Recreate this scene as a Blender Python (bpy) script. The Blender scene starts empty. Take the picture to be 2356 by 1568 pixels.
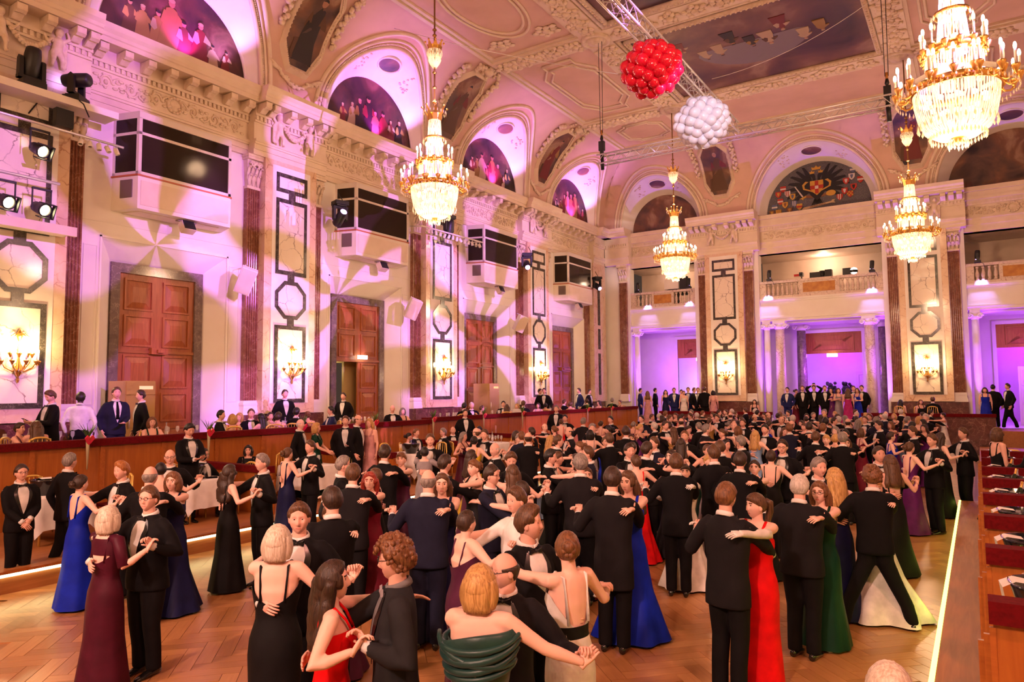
import bpy, math, random
from math import sin, cos, pi, sqrt, radians as RAD, atan2, hypot
from mathutils import Vector as V, Matrix, Euler, noise
import numpy as np
random.seed(7)
scene = bpy.context.scene
COL = scene.collection
# ------------------------------------------------------------------ camera
CAMP = V((17.067, 0.0, 2.65))
YAW, PITCH, ROLL, FPX = -0.57899, 0.06989, -0.0079, 1634.2
fw = V((sin(YAW)*cos(PITCH), cos(YAW)*cos(PITCH), sin(PITCH)))
rt = V((cos(YAW), -sin(YAW), 0)); up = rt.cross(fw)
r2 = rt*cos(ROLL) + up*sin(ROLL); u2 = -rt*sin(ROLL) + up*cos(ROLL)
cd = bpy.data.cameras.new('camera'); cam = bpy.data.objects.new('camera', cd); COL.objects.link(cam)
cam.matrix_world = Matrix(((r2.x, u2.x, -fw.x, CAMP.x), (r2.y, u2.y, -fw.y, CAMP.y), (r2.z, u2.z, -fw.z, CAMP.z), (0, 0, 0, 1)))
cd.sensor_width = 36; cd.lens = FPX/2356*36; cd.clip_start = .05; cd.clip_end = 200
scene.camera = cam
def project(p):
    d = V(p)-CAMP; z = d.dot(fw)
    if z < .05: return None
    return (1178+FPX*d.dot(r2)/z, 784-FPX*d.dot(u2)/z)
def ray(px, py): return fw + r2*((px-1178)/FPX) - u2*((py-784)/FPX)
def onz(px, py, z):
    d = ray(px, py); return CAMP + d*((z-CAMP.z)/d.z)
def ony(px, py, y):
    d = ray(px, py); return CAMP + d*((y-CAMP.y)/d.y)
def onx(px, py, x):
    d = ray(px, py); return CAMP + d*((x-CAMP.x)/d.x)
# ------------------------------------------------------------------ world, view, lights
cy = scene.cycles; cy.max_bounces = 6; cy.diffuse_bounces = 3; cy.glossy_bounces = 2; cy.transmission_bounces = 4; cy.transparent_max_bounces = 6
cy.caustics_reflective = False; cy.caustics_refractive = False; cy.use_adaptive_sampling = True; cy.adaptive_threshold = .1; cy.adaptive_min_samples = 12
scene.view_settings.view_transform = 'Standard'; scene.view_settings.look = 'None'
scene.view_settings.exposure = EXPOSURE = 0.0; scene.view_settings.gamma = 1.0
scene.view_settings.use_curve_mapping = False
w = bpy.data.worlds.new('world'); scene.world = w; w.use_nodes = True
w.node_tree.nodes['Background'].inputs[0].default_value = (1, .62, .45, 1)
w.node_tree.nodes['Background'].inputs[1].default_value = .06
def lamp(name, kind, loc, power, col, size=.2, aim=None, spot=None, blend=.3):
    l = bpy.data.lights.new(name, kind); l.energy = power; l.color = col
    if kind == 'AREA': l.shape = 'DISK'; l.size = size
    else: l.shadow_soft_size = size
    if kind == 'SPOT': l.spot_size = RAD(spot); l.spot_blend = blend
    o = bpy.data.objects.new(name, l); COL.objects.link(o); o.location = loc
    if aim is not None: o.rotation_euler = (V(aim)-V(loc)).to_track_quat('-Z', 'Y').to_euler()
    return o
WARM = (1, .60, .35); PURP = (.38, .07, 1.0); MAG = (.85, .08, 1.0)
# the hall's other chandeliers and the gallery floodlights behind the camera
for x, y in ((5.6, -1.5), (17, -4.5), (11, -3.5)):
    lamp('hall_lamp', 'POINT', (x, y, 8.0), 520, (1, .58, .34), .22)
for x, y, p in ((9.5, -7.0, 5600), (15.0, -7.0, 5600)):
    lamp('gallery_flood', 'SPOT', (x, y, 8.8), p, (1, .57, .46), .35, (x-1.5, 7.5, .5), 60, .9)
for y, p in ((6.5, 900), (16.0, 900)):
    lamp('gallery_flood', 'SPOT', (21.2, y, 8.6), p, (1, .56, .36), .35, (4, y+6, 5), 110, .8)
lamp('stage_wash', 'SPOT', (20.5, 1.0, 9.0), 1900, (1, .36, .27), .3, (12, 9, 0), 75, .7)
lamp('added_balloon_spot', 'SPOT', (18.5, 2.0, 9.0), 6000, (1,.72,.75), .1, (11.55,14.0,9.5), 9, .5); lamp('added_balloon_spot', 'SPOT', (18.5, 4.0, 9.0), 9500, (.9,.80,1), .1, (11.42,17.7,9.5), 8, .5)  # narrow spots added only to brighten the red and white balloon clusters
# gobo projectors on the opposite gallery throwing lilac petals on the left wall
def gobo(loc, aim, power, size, petals, twist, sc, seed, col):
    o = lamp('gobo_projector', 'SPOT', loc, power, col, .01, aim, size, .25); l = o.data; l.use_nodes = True; N = l.node_tree.nodes; L = l.node_tree.links; em = N['Emission']
    tc = N.new('ShaderNodeTexCoord'); sx = N.new('ShaderNodeSeparateXYZ'); L.new(tc.outputs['Normal'], sx.inputs[0])
    def mth(op, a, b=None):
        n = N.new('ShaderNodeMath'); n.operation = op
        for i, v in enumerate((a, b)):
            if v is None: continue
            if isinstance(v, (int, float)): n.inputs[i].default_value = v
            else: L.new(v, n.inputs[i])
        return n.outputs[0]
    u = mth('DIVIDE', sx.outputs[0], sx.outputs[2]); v = mth('DIVIDE', sx.outputs[1], sx.outputs[2])
    cb = N.new('ShaderNodeCombineXYZ'); L.new(u, cb.inputs[0]); L.new(v, cb.inputs[1]); cb.inputs[2].default_value = seed
    nz = N.new('ShaderNodeTexNoise'); nz.inputs['Scale'].default_value = sc; nz.inputs['Detail'].default_value = 1.5; L.new(cb.outputs[0], nz.inputs['Vector'])
    r = mth('SQRT', mth('ADD', mth('MULTIPLY', u, u), mth('MULTIPLY', v, v))); a = mth('ARCTAN2', v, u)
    ph = mth('ADD', mth('ADD', mth('MULTIPLY', a, petals), mth('MULTIPLY', r, twist)), mth('MULTIPLY', nz.outputs[0], 9.0))
    s_ = mth('SINE', ph); st = N.new('ShaderNodeMapRange'); st.inputs[1].default_value = -.25; st.inputs[2].default_value = .25; L.new(s_, st.inputs[0]); L.new(st.outputs[0], em.inputs['Strength'])
    return o
gobo((20.8, 12.0, 9.3), (0, 16.5, 6.0), 21000, 36, 7, 20, 3.0, 1.3, (.60, .20, 1))
gobo((20.8, 18.0, 9.3), (0, 25.0, 5.0), 21000, 34, 9, 14, 2.5, 4.1, (.62, .22, 1))
gobo((20.8, 6.0, 9.3), (0, 10.0, 6.5), 14000, 34, 5, 18, 3.5, 7.7, (.60, .18, 1))
# ------------------------------------------------------------------ mesh helpers
class MB:
    def __init__(s): s.v = []; s.f = []; s.m = []; s.sm = []
    def add(s, vs, fs, m=0, smooth=False):
        b = len(s.v); s.v += [tuple(p) for p in vs]
        for f in fs: s.f.append(tuple(b+i for i in f)); s.m.append(m); s.sm.append(smooth)
        return s
    def box(s, x0, y0, z0, x1, y1, z1, m=0):
        return s.add([(x0,y0,z0),(x1,y0,z0),(x1,y1,z0),(x0,y1,z0),(x0,y0,z1),(x1,y0,z1),(x1,y1,z1),(x0,y1,z1)],
              [(0,3,2,1),(4,5,6,7),(0,1,5,4),(1,2,6,5),(2,3,7,6),(3,0,4,7)], m)
    def cbox(s, cx, cy, cz, hx, hy, hz, m=0): return s.box(cx-hx,cy-hy,cz-hz,cx+hx,cy+hy,cz+hz,m)
    def prism(s, poly, a, b, ax='z', m=0):
        """polygon extruded: ax z -> (x,y); ax y -> (x,z); ax x -> (y,z)"""
        n = len(poly)
        def P(p, t): return (p[0],p[1],t) if ax=='z' else (p[0],t,p[1]) if ax=='y' else (t,p[0],p[1])
        s.add([P(p,a) for p in poly]+[P(p,b) for p in poly],
              [tuple(range(n))[::-1], tuple(range(n,2*n))]+[(i,(i+1)%n,n+(i+1)%n,n+i) for i in range(n)], m)
        return s
    def ring(s, outer, inner, a, b, ax='y', m=0):
        n = len(outer)
        def P(p, t): return (p[0],p[1],t) if ax=='z' else (p[0],t,p[1]) if ax=='y' else (t,p[0],p[1])
        vs = [P(p,a) for p in outer]+[P(p,a) for p in inner]+[P(p,b) for p in outer]+[P(p,b) for p in inner]
        fs = []
        for i in range(n):
            j = (i+1) % n
            fs += [(i,j,n+j,n+i),(2*n+i,3*n+i,3*n+j,2*n+j),(i,2*n+i,2*n+j,j),(n+i,n+j,3*n+j,3*n+i)]
        return s.add(vs, fs, m)
    def lathe(s, prof, n=16, c=(0,0,0), m=0, smooth=True, cap=True, fn=None):
        vs = []; k = len(prof)
        for i, (r, z) in enumerate(prof):
            for j in range(n):
                a = 2*pi*j/n; rr = r*(fn(a, z) if fn else 1)
                vs.append((c[0]+rr*cos(a), c[1]+rr*sin(a), c[2]+z))
        fs = [(i*n+j, i*n+(j+1)%n, (i+1)*n+(j+1)%n, (i+1)*n+j) for i in range(k-1) for j in range(n)]
        if cap: fs += [tuple(range(n))[::-1], tuple(range((k-1)*n, k*n))]
        return s.add(vs, fs, m, smooth)
    def tube(s, path, rad, n=8, m=0, smooth=True, cap=True, flat=None, upv=None):
        """tube along path; rad number or list or list of (a,b); elliptical with upv giving the b direction"""
        P = [V(p) for p in path]; k = len(P)
        if not isinstance(rad, (list, tuple)): rad = [rad]*k
        vs = []; prev = None
        for i in range(k):
            t = (P[min(i+1,k-1)]-P[max(i-1,0)])
            if t.length < 1e-9: t = V((0,0,1))
            t.normalize()
            if prev is None:
                uu = V(upv) if upv is not None else (V((0,0,1)) if abs(t.z) < .9 else V((0,1,0)))
            else: uu = prev
            e1 = uu - t*uu.dot(t)
            if e1.length < 1e-6: e1 = t.orthogonal()
            e1.normalize(); prev = e1; e2 = t.cross(e1)
            ra, rb = (rad[i] if isinstance(rad[i], (list, tuple)) else (rad[i], rad[i]))
            for j in range(n):
                a = 2*pi*j/n; vs.append(P[i] + e2*(ra*cos(a)) + e1*(rb*sin(a)))
        fs = [(i*n+j, i*n+(j+1)%n, (i+1)*n+(j+1)%n, (i+1)*n+j) for i in range(k-1) for j in range(n)]
        if cap: fs += [tuple(range(n))[::-1], tuple(range((k-1)*n, k*n))]
        return s.add(vs, fs, m, smooth)
    def ball(s, c, r, n=8, k=6, m=0, smooth=True):
        r = r if isinstance(r, (list, tuple)) else (r, r, r); vs = []; fs = []
        vs.append((c[0],c[1],c[2]-r[2]))
        for i in range(1, k):
            t = -pi/2+pi*i/k
            for j in range(n):
                a = 2*pi*j/n; vs.append((c[0]+r[0]*cos(t)*cos(a), c[1]+r[1]*cos(t)*sin(a), c[2]+r[2]*sin(t)))
        vs.append((c[0],c[1],c[2]+r[2])); e = len(vs)-1
        for j in range(n): fs.append((0, 1+(j+1)%n, 1+j)); fs.append((e, e-n+j, e-n+(j+1)%n))
        for i in range(k-2):
            for j in range(n): fs.append((1+i*n+j, 1+i*n+(j+1)%n, 1+(i+1)*n+(j+1)%n, 1+(i+1)*n+j))
        return s.add(vs, fs, m, smooth)
    def grid(s, fn, nu, nv, m=0, smooth=True, closeu=False):
        vs = [fn(i/nu, j/nv) for j in range(nv+1) for i in range(nu+(0 if closeu else 1))]
        W = nu+(0 if closeu else 1)
        fs = [(j*W+i, j*W+(i+1)%W, (j+1)*W+(i+1)%W, (j+1)*W+i) for j in range(nv) for i in range(nu)]
        return s.add(vs, fs, m, smooth)
    def merge(s, o, M=None, m=None):
        b = len(s.v); s.v += [tuple(M @ V(p)) for p in o.v] if M is not None else o.v
        for f, mm, sm in zip(o.f, o.m, o.sm): s.f.append(tuple(b+i for i in f)); s.m.append(mm if m is None else m); s.sm.append(sm)
        return s
    def mesh(s, name, mats):
        me = bpy.data.meshes.new(name); me.from_pydata(s.v, [], s.f)
        for mt in (mats if isinstance(mats, (list, tuple)) else [mats]): me.materials.append(mt)
        me.polygons.foreach_set('material_index', s.m); me.polygons.foreach_set('use_smooth', s.sm); me.update()
        return me
    def build(s, name, mats, parent=None, loc=(0,0,0), rot=(0,0,0), **kw):
        return put(name, s.mesh(name, mats), parent, loc, rot, **kw)
def put(name, me, parent=None, loc=(0,0,0), rot=(0,0,0), scale=None, **kw):
    o = bpy.data.objects.new(name, me); COL.objects.link(o); o.location = loc; o.rotation_euler = rot
    if scale is not None: o.scale = scale
    if parent is not None: o.parent = parent
    tag(o, **kw); return o
def tag(o, label=None, cat=None, group=None, kind=None):
    if label: o['label'] = label
    if cat: o['category'] = cat
    if group: o['group'] = group
    if kind: o['kind'] = kind
    return o
def empty(name, loc=(0,0,0), rot=(0,0,0), **kw): return put(name, None, None, loc, rot, **kw)
def copy_tree(o, parent=None):
    c = o.copy(); COL.objects.link(c)
    if parent is not None: c.parent = parent
    for ch in o.children: copy_tree(ch, c)
    return c
# ------------------------------------------------------------------ materials
def mat(name, col, rough=.6, metal=0, spec=.5, emit=None, es=0, trans=0, alpha=1, coat=0, sheen=0):
    m = bpy.data.materials.new(name); m.use_nodes = True; b = m.node_tree.nodes['Principled BSDF']
    b.inputs['Base Color'].default_value = (*col, 1); b.inputs['Roughness'].default_value = rough
    b.inputs['Metallic'].default_value = metal; b.inputs['Specular IOR Level'].default_value = spec
    b.inputs['Transmission Weight'].default_value = trans; b.inputs['Alpha'].default_value = alpha
    b.inputs['Coat Weight'].default_value = coat; b.inputs['Sheen Weight'].default_value = sheen
    if emit:
        b.inputs['Emission Color'].default_value = (*emit, 1); b.inputs['Emission Strength'].default_value = es
        m.cycles.emission_sampling = 'NONE'
    return m
def nodes(m): return m.node_tree.nodes, m.node_tree.links, m.node_tree.nodes['Principled BSDF']
def coords(m, scale=(1,1,1), kind='Object', rot=(0,0,0)):
    N, L, b = nodes(m); tc = N.new('ShaderNodeTexCoord'); mp = N.new('ShaderNodeMapping')
    mp.inputs['Scale'].default_value = scale; mp.inputs['Rotation'].default_value = rot
    L.new(tc.outputs[kind], mp.inputs[0]); return mp.outputs[0]
def tex(m, vec, kind, **kw):
    N, L, b = nodes(m); t = N.new('ShaderNodeTex'+kind)
    for k, v in kw.items():
        if k in t.inputs: t.inputs[k].default_value = v
        else: setattr(t, k, v)
    L.new(vec, t.inputs['Vector']); return t
def ramp(m, fac, stops, to='Base Color', interp='LINEAR'):
    N, L, b = nodes(m); r = N.new('ShaderNodeValToRGB'); cr = r.color_ramp; cr.interpolation = interp
    while len(cr.elements) < len(stops): cr.elements.new(.5)
    for e, (p, c) in zip(cr.elements, stops): e.position = p; e.color = (*c, 1) if len(c) == 3 else c
    L.new(fac, r.inputs[0])
    if to: L.new(r.outputs[0], b.inputs[to])
    return r.outputs[0]
def bump(m, fac, st=.3, dist=.01):
    N, L, b = nodes(m); bp = N.new('ShaderNodeBump'); bp.inputs['Strength'].default_value = st; bp.inputs['Distance'].default_value = dist
    L.new(fac, bp.inputs['Height']); L.new(bp.outputs[0], b.inputs['Normal']); return m
def noisy(name, c1, c2, scale=3, rough=.6, detail=6, st=0, dist=.01, stretch=(1,1,1), lo=.35, hi=.65, **kw):
    m = mat(name, c1, rough, **kw); v = coords(m, stretch)
    t = tex(m, v, 'Noise', Scale=scale, Detail=detail)
    ramp(m, t.outputs[0], [(lo, c1), (hi, c2)])
    if st: bump(m, t.outputs[0], st, dist)
    return m
def marble(name, base, base2, vein, scale=2.0, rough=.16, width=.03, dist=1.6):
    m = mat(name, base, rough); N, L, b = nodes(m); v = coords(m)
    n1 = tex(m, v, 'Noise', Scale=scale*1.3, Detail=8, Roughness=.6)
    mx = N.new('ShaderNodeMix'); mx.data_type = 'VECTOR'; mx.inputs[0].default_value = .25
    L.new(v, mx.inputs[4]); L.new(n1.outputs['Color'], mx.inputs[5])
    vo = tex(m, mx.outputs[1], 'Voronoi', Scale=scale*1.6, feature='DISTANCE_TO_EDGE')
    r1 = ramp(m, vo.outputs['Distance'], [(0, vein), (width, base)], None)
    n2 = tex(m, v, 'Noise', Scale=scale*.9, Detail=5)
    r2_ = ramp(m, n2.outputs[0], [(.38, (0,0,0)), (.62, (1,1,1))], None)
    r3 = ramp(m, n1.outputs[0], [(.35, base2), (.62, base)], None)
    mc = N.new('ShaderNodeMix'); mc.data_type = 'RGBA'
    L.new(r2_, mc.inputs[0]); L.new(r3, mc.inputs[6]); L.new(r1, mc.inputs[7]); L.new(mc.outputs[2], b.inputs['Base Color'])
    return m
def wood(name, c1, c2, grain='z', rough=.35, sc=1.0):
    m = mat(name, c1, rough)
    st = {'z': (9, 9, .7), 'x': (.7, 9, 9), 'y': (9, .7, 9)}[grain]
    v = coords(m, tuple(a*sc for a in st))
    t = tex(m, v, 'Noise', Scale=2.2, Detail=7, Distortion=.9)
    ramp(m, t.outputs[0], [(.32, c1), (.7, c2)]); return m
M = {}
M['cream'] = noisy('cream_stucco', (.80,.66,.52), (.74,.60,.46), 2.5, .6, st=.12)
M['white'] = noisy('white_plaster', (.86,.80,.73), (.82,.75,.67), 1.2, .5)
M['ceil'] = noisy('ceiling_plaster', (.72,.48,.39), (.63,.41,.32), .8, .65)
M['stucco'] = noisy('stucco_relief', (.82,.68,.53), (.70,.55,.40), 7, .6, st=.3)
M['green'] = marble('green_marble', (.060,.050,.040), (.022,.020,.016), (.24,.20,.16), 7, .14, .05)
M['red'] = marble('red_marble', (.30,.125,.070), (.19,.065,.042), (.50,.29,.19), 4, .13, .06)
M['beige'] = marble('beige_marble', (.72,.50,.33), (.80,.64,.48), (.42,.2,.12), 2.2, .16, .04)
M['veined'] = marble('veined_marble', (.84,.74,.62), (.80,.68,.55), (.14,.07,.06), 1.5, .10, .025)
M['plinth'] = marble('dark_red_marble', (.13,.045,.035), (.07,.025,.02), (.3,.15,.1), 4, .2, .05)
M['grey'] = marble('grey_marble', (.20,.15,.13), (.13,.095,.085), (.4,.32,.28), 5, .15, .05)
M['door'] = wood('door_wood', (.42,.125,.035), (.29,.075,.020), 'z', .38)
M['doorx'] = wood('door_wood_cross', (.40,.14,.04), (.28,.08,.02), 'x', .38)
M['rail'] = wood('parapet_wood', (.42,.125,.022), (.31,.08,.013), 'x', .3)
M['velvet'] = noisy('red_velvet', (.13,.004,.006), (.09,.003,.004), 30, .9, spec=.1)
M['gold'] = mat('gilt', (.95,.58,.16), .3, 1)
M['giltwood'] = mat('gilt_wood', (.78,.50,.12), .35, .35)
M['black'] = mat('black_metal', (.012,.012,.014), .45)
M['chrome'] = mat('aluminium', (.80,.76,.76), .35, .55)
M['brass'] = mat('aged_brass', (.42,.24,.08), .4, 1)
M['glassdark'] = mat('booth_glass', (.030,.020,.014), .10, 0, .18)
M['cloth'] = noisy('white_tablecloth', (.80,.75,.72), (.70,.64,.62), 6, .8)
# ================================================================== ARCHITECTURE
YB = 35.59; PIER = [6.82, 14.02, 21.22, 28.42]; BAY = [3.22, 10.42, 17.62, 24.82, 32.02]
R90 = (0, 0, pi/2)
def wl(y): return (0, y, 0), R90
def wb(x): return (x, YB, 0), (0, 0, 0)
FL2 = .95                                            # upper tier floor
# ---- shared pier meshes (local x along the wall, y into the wall, z up)
def fluted(hw, z0, z1, y, nf=5, dep=.035):
    mb = MB(); pts = [(-hw, y)]
    e = .03; wv = (2*hw-2*e)/nf
    for i in range(nf):
        a = -hw+e+i*wv
        pts += [(a+wv*.12, y), (a+wv*.25, y+dep*.8), (a+wv*.5, y+dep), (a+wv*.75, y+dep*.8), (a+wv*.88, y)]
    pts += [(hw, y), (hw, .4), (-hw, .4)]
    return mb.prism(pts, z0, z1, 'z')
def oct8(hw, z0, z1, c=.42):
    zm = (z1-z0)*c*.7; xm = hw*c
    return [(-hw+hw-xm, z0), (xm, z0), (hw, z0+zm), (hw, z1-zm), (xm, z1), (-xm, z1), (-hw, z1-zm), (-hw, z0+zm)]
def rect(hw, z0, z1): return [(-hw, z0), (hw, z0), (hw, z1), (-hw, z1)]
PM = {}
mb = MB(); mb.box(-.95, .0, 2.05, .95, .4, 9.5); PM['block'] = mb.mesh('pier_block', M['beige'])
mb = MB(); mb.box(-.70, -.012, 2.34, .70, .05, 9.36); PM['field'] = mb.mesh('panel_field', M['white'])
T = .085
def frame_mesh(nm, o, i): return MB().ring(o, i, -.035, .03, 'y').mesh(nm, M['green'])
PM['f1'] = frame_mesh('marble_frame', rect(.568, 2.353, 4.624), rect(.568-.115, 2.353+.115, 4.624-.115))
PM['f2'] = frame_mesh('marble_frame', rect(.568, 6.133, 8.40), rect(.568-.10, 6.133+.12, 8.40-.12))
PM['f3'] = frame_mesh('marble_frame', rect(.568, 8.59, 9.167), rect(.568-.10, 8.59+.12, 9.167-.12))
PM['oct'] = frame_mesh('octagon_frame', oct8(.568, 4.82, 5.95), oct8(.568-.11, 4.82+.11, 5.95-.11))
mb = MB(); mb.box(-.12, -.032, 4.60, .12, .03, 4.86); mb.box(-.12, -.032, 5.92, .12, .03, 6.16); mb.box(-.12, -.032, 8.38, .12, .03, 8.62)
PM['links'] = mb.mesh('frame_link', M['green'])
def slab(nm, poly): return MB().prism(poly, -.02, .03, 'y').mesh(nm, M['veined'])
PM['s1'] = slab('marble_panel', rect(.456, 2.465, 4.512)); PM['s2'] = slab('marble_panel', rect(.47, 6.25, 8.285))
PM['s3'] = slab('marble_panel', rect(.47, 8.705, 9.05)); PM['so'] = slab('octagon_panel', oct8(.46, 4.93, 5.84))
PM['pil'] = fluted(.215, 2.43, 8.52, .25).mesh('pilaster', M['red'])
mb = MB()
for (a, b, h0, h1) in ((.27,.17,2.02,2.14),(.25,.19,2.14,2.24),(.235,.205,2.24,2.30),(.255,.19,2.30,2.37),(.225,.22,2.37,2.43)): mb.box(-a, b, h0, a, .4, h1)
PM['base'] = mb.mesh('pilaster_base', M['white'])
def leaf(mb, x, y, z, h, out, wd, m=0):
    P = [(x, y, z), (x, y-out*.15, z+h*.5), (x, y-out*.5, z+h*.85), (x, y-out, z+h*.98), (x, y-out*1.15, z+h*.82)]
    mb.tube(P, [(wd*.7,.03), (wd,.03), (wd*.95,.03), (wd*.6,.03), (wd*.15,.015)], 6, m, upv=(0,-1,0))
mb = MB(); mb.box(-.235, .22, 8.52, .235, .4, 8.60)
mb.add([(-.19,.27,8.6),(.19,.27,8.6),(.19,.4,8.6),(-.19,.4,8.6),(-.25,.2,9.36),(.25,.2,9.36),(.25,.4,9.36),(-.25,.4,9.36)],[(0,3,2,1),(4,5,6,7),(0,1,5,4),(1,2,6,5),(2,3,7,6),(3,0,4,7)])
for x in (-.15, 0, .15): leaf(mb, x, .26, 8.6, .34, .11, .075)
for x in (-.20, -.07, .07, .20): leaf(mb, x, .25, 8.78, .38, .14, .06)
for sx in (-1, 1):
    mb.tube([(sx*(.12+.15*(1-t)*0+ .0)+sx*.09*cos(a)*(1-t*.8), .12-.02*t, 9.22+.09*sin(a)*(1-t*.8)) for t, a in [(i/10, i/10*3.4*pi) for i in range(11)]], .028, 6)
mb.ball((0, .14, 9.26), (.07,.05,.07), 8, 5)
mb.box(-.29, .10, 9.36, .29, .4, 9.43); mb.box(-.31, .08, 9.43, .31, .4, 9.5)
PM['cap'] = mb.mesh('capital', M['stucco'])
# scroll relief for the friezes
def scroll_mesh():
    mb = MB()
    def spiral(cx, cz, r, turns, d, a0):
        n = 26; P = []
        for i in range(n+1):
            t = i/n; a = a0+d*turns*2*pi*t; rr = r*(1-.82*t)
            P.append((cx+rr*cos(a), 0, cz+rr*sin(a)))
        mb.tube(P, [.034-.012*i/n for i in range(n+1)], 5)
        mb.ball((cx, -.01, cz), (.055,.05,.055), 7, 4)
        for j in range(6):
            a = a0+d*turns*2*pi*(j/9); rr = r*(1-.82*j/9)+.035
            mb.ball((cx+rr*cos(a), 0, cz+rr*sin(a)), (.055,.035,.03), 5, 4)
    spiral(0, 0, .19, 1.35, 1, pi)
    mb.tube([(-.19,0,0), (-.24,0,-.1), (-.36,0,-.17), (-.5,0,-.12)], [.036,.034,.03,.02], 5)
    for x, z in ((-.36,-.06), (-.28,.1), (.27,-.12), (-.45,.05), (.3,.12)): mb.ball((x,0,z), (.085,.03,.04), 6, 4)
    return mb
PM['scroll'] = scroll_mesh().mesh('scroll_relief', M['stucco'])
mb = MB(); mb.tube([(.2*cos(a), 0, .2*sin(a)) for a in [i*2*pi/20 for i in range(21)]], .04, 6)
for i in range(14): mb.ball((.2*cos(i*2*pi/14), -.02, .2*sin(i*2*pi/14)), .045, 5, 4)
mb.ball((0,.02,0), (.15,.03,.15), 12, 5); PM['wreath'] = mb.mesh('wreath_relief', M['stucco'])
mb = MB(); pf = [(.0,.26),(-.05,.26),(-.10,.24),(-.42,.24),(-.42,.10),(-.34,.05),(-.28,.07),(-.22,.03),(-.12,-.03),(-.03,-.02),(.0,0)]
mb.prism([(p[0], p[1]) for p in pf], -.10, .10, 'x'); mb.lathe([(.045,0),(.045,.215)], 8, (0,0,0)) if 0 else None
PM['modillion'] = mb.mesh('modillion', M['stucco'])
# putto: a chubby child in relief, one closed skin
def capsule(mb, a, b, ra, rb=None, n=8):
    a, b = V(a), V(b); rb = ra if rb is None else rb; d = (b-a)
    if d.length < 1e-6: d = V((0,0,1e-3))
    t = d.normalized(); P = []; R = []
    for s_, r_ in ((-.95,.3), (-.7,.71), (-.35,.94)): P.append(a+t*ra*s_); R.append(ra*r_)
    P += [a, a+d*.5, b]; R += [ra, (ra+rb)/2, rb]
    for s_, r_ in ((.35,.94), (.7,.71), (.95,.3)): P.append(b+t*rb*s_); R.append(rb*r_)
    return mb.tube(P, R, n)
REM = []
def remesh(mb, name, mats, vox, smooth=4, ratio=None):
    """union of closed islands as one continuous skin"""
    me = mb.mesh(name, mats); o = bpy.data.objects.new(name, me); COL.objects.link(o)
    r = o.modifiers.new('r', 'REMESH'); r.mode = 'VOXEL'; r.voxel_size = vox; r.use_smooth_shade = True
    if smooth: s_ = o.modifiers.new('s', 'SMOOTH'); s_.factor = .5; s_.iterations = smooth
    if ratio: d_ = o.modifiers.new('d', 'DECIMATE'); d_.ratio = ratio
    dg = bpy.context.evaluated_depsgraph_get(); out = bpy.data.meshes.new_from_object(o.evaluated_get(dg))
    out.name = name; mats = mats if isinstance(mats, (list, tuple)) else [mats]
    out.materials.clear()
    for mt in mats[:1]: out.materials.append(mt)
    out.polygons.foreach_set('material_index', [0]*len(out.polygons))
    out.polygons.foreach_set('use_smooth', [True]*len(out.polygons)); out.update()
    bpy.data.objects.remove(o); bpy.data.meshes.remove(me); return out
mb = MB()
capsule(mb, (0,0,.42), (.02,0,.62), .11, .105); mb.ball((.03,-.03,.83), (.095,.095,.105), 10, 8); capsule(mb, (.02,0,.66), (.03,0,.78), .05)
capsule(mb, (-.06,0,.36), (-.09,-.06,.2), .075, .06); capsule(mb, (-.09,-.06,.2), (-.10,-.01,.02), .055, .035); capsule(mb, (-.10,-.01,.02), (-.11,-.08,.0), .033)
capsule(mb, (.07,0,.36), (.11,-.03,.2), .075, .06); capsule(mb, (.11,-.03,.2), (.13,.03,.02), .055, .035); capsule(mb, (.13,.03,.02), (.14,-.05,.0), .033)
capsule(mb, (-.1,0,.66), (-.22,-.05,.55), .045, .04); capsule(mb, (-.22,-.05,.55), (-.3,-.08,.66), .038, .03)
capsule(mb, (.13,0,.66), (.24,-.03,.74), .045, .04); capsule(mb, (.24,-.03,.74), (.20,-.02,.9), .036, .03)
for i in range(9): capsule(mb, (.16+.02*sin(i),.03,.6-.06*i), (.2,.03,.56-.06*i), .04)
PM['putto'] = remesh(mb, 'putto', M['stucco'], .022, 3)
mb = MB()
for i in range(15):
    t = i/14; mb.ball((-.42+.84*t, -.02, -.30*sin(pi*t)), (.06,.055,.055+.03*sin(pi*t)), 6, 4)
    mb.ball((-.42+.84*t+.02, -.06, -.30*sin(pi*t)-.03), .03, 5, 3)
PM['garland'] = mb.mesh('garland', M['stucco'])
def pier(parent, at, dark_slot=False):
    for k in ('block','field','f1','f2','f3','oct','links','s1','s2','so','s3'):
        o = put(PM[k].name, PM[k], parent, *at)
    for sx in (-1, 1):
        off = V((sx*1.165, 0, 0)); l = V(at[0]) + (V((0, off.x, 0)) if at[1][2] else off)
        for k in ('pil','base','cap'): put(PM[k].name, PM[k], parent, l, at[1])
    def loc(x, y, z): return V(at[0]) + (V((-y, x, z)) if at[1][2] else V((x, y, z)))
    for sx in (-1, 1): put('putto', PM['putto'], parent, loc(sx*.55, -.10, 9.93), at[1], scale=(sx*1.0, 1, 1.0))
    put('garland', PM['garland'], parent, loc(0, -.08, 10.55), at[1]); 
def entab(mb, x0, x1, B, ends=True):
    """classical entablature, front plane y=B over the stretch x0..x1"""
    for (y, z0, z1) in ((.0,9.5,9.65),(-.03,9.65,9.80),(-.07,9.80,9.86),(-.10,9.86,9.93),(.0,9.93,10.44),(-.05,10.44,10.50),(-.08,10.62,10.70),(-.06,10.70,10.96)):
        mb.box(x0, B+y, z0, x1, .45, z1)
    mb.box(x0, B-.02, 10.5, x1, .45, 10.62)
    mb.prism([(B-.50,10.96),(B-.50,11.08),(B-.53,11.10),(B-.54,11.18),(B-.60,11.26),(B-.62,11.40),(.45,11.40),(.45,10.96)], x0, x1, 'x')
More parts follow.
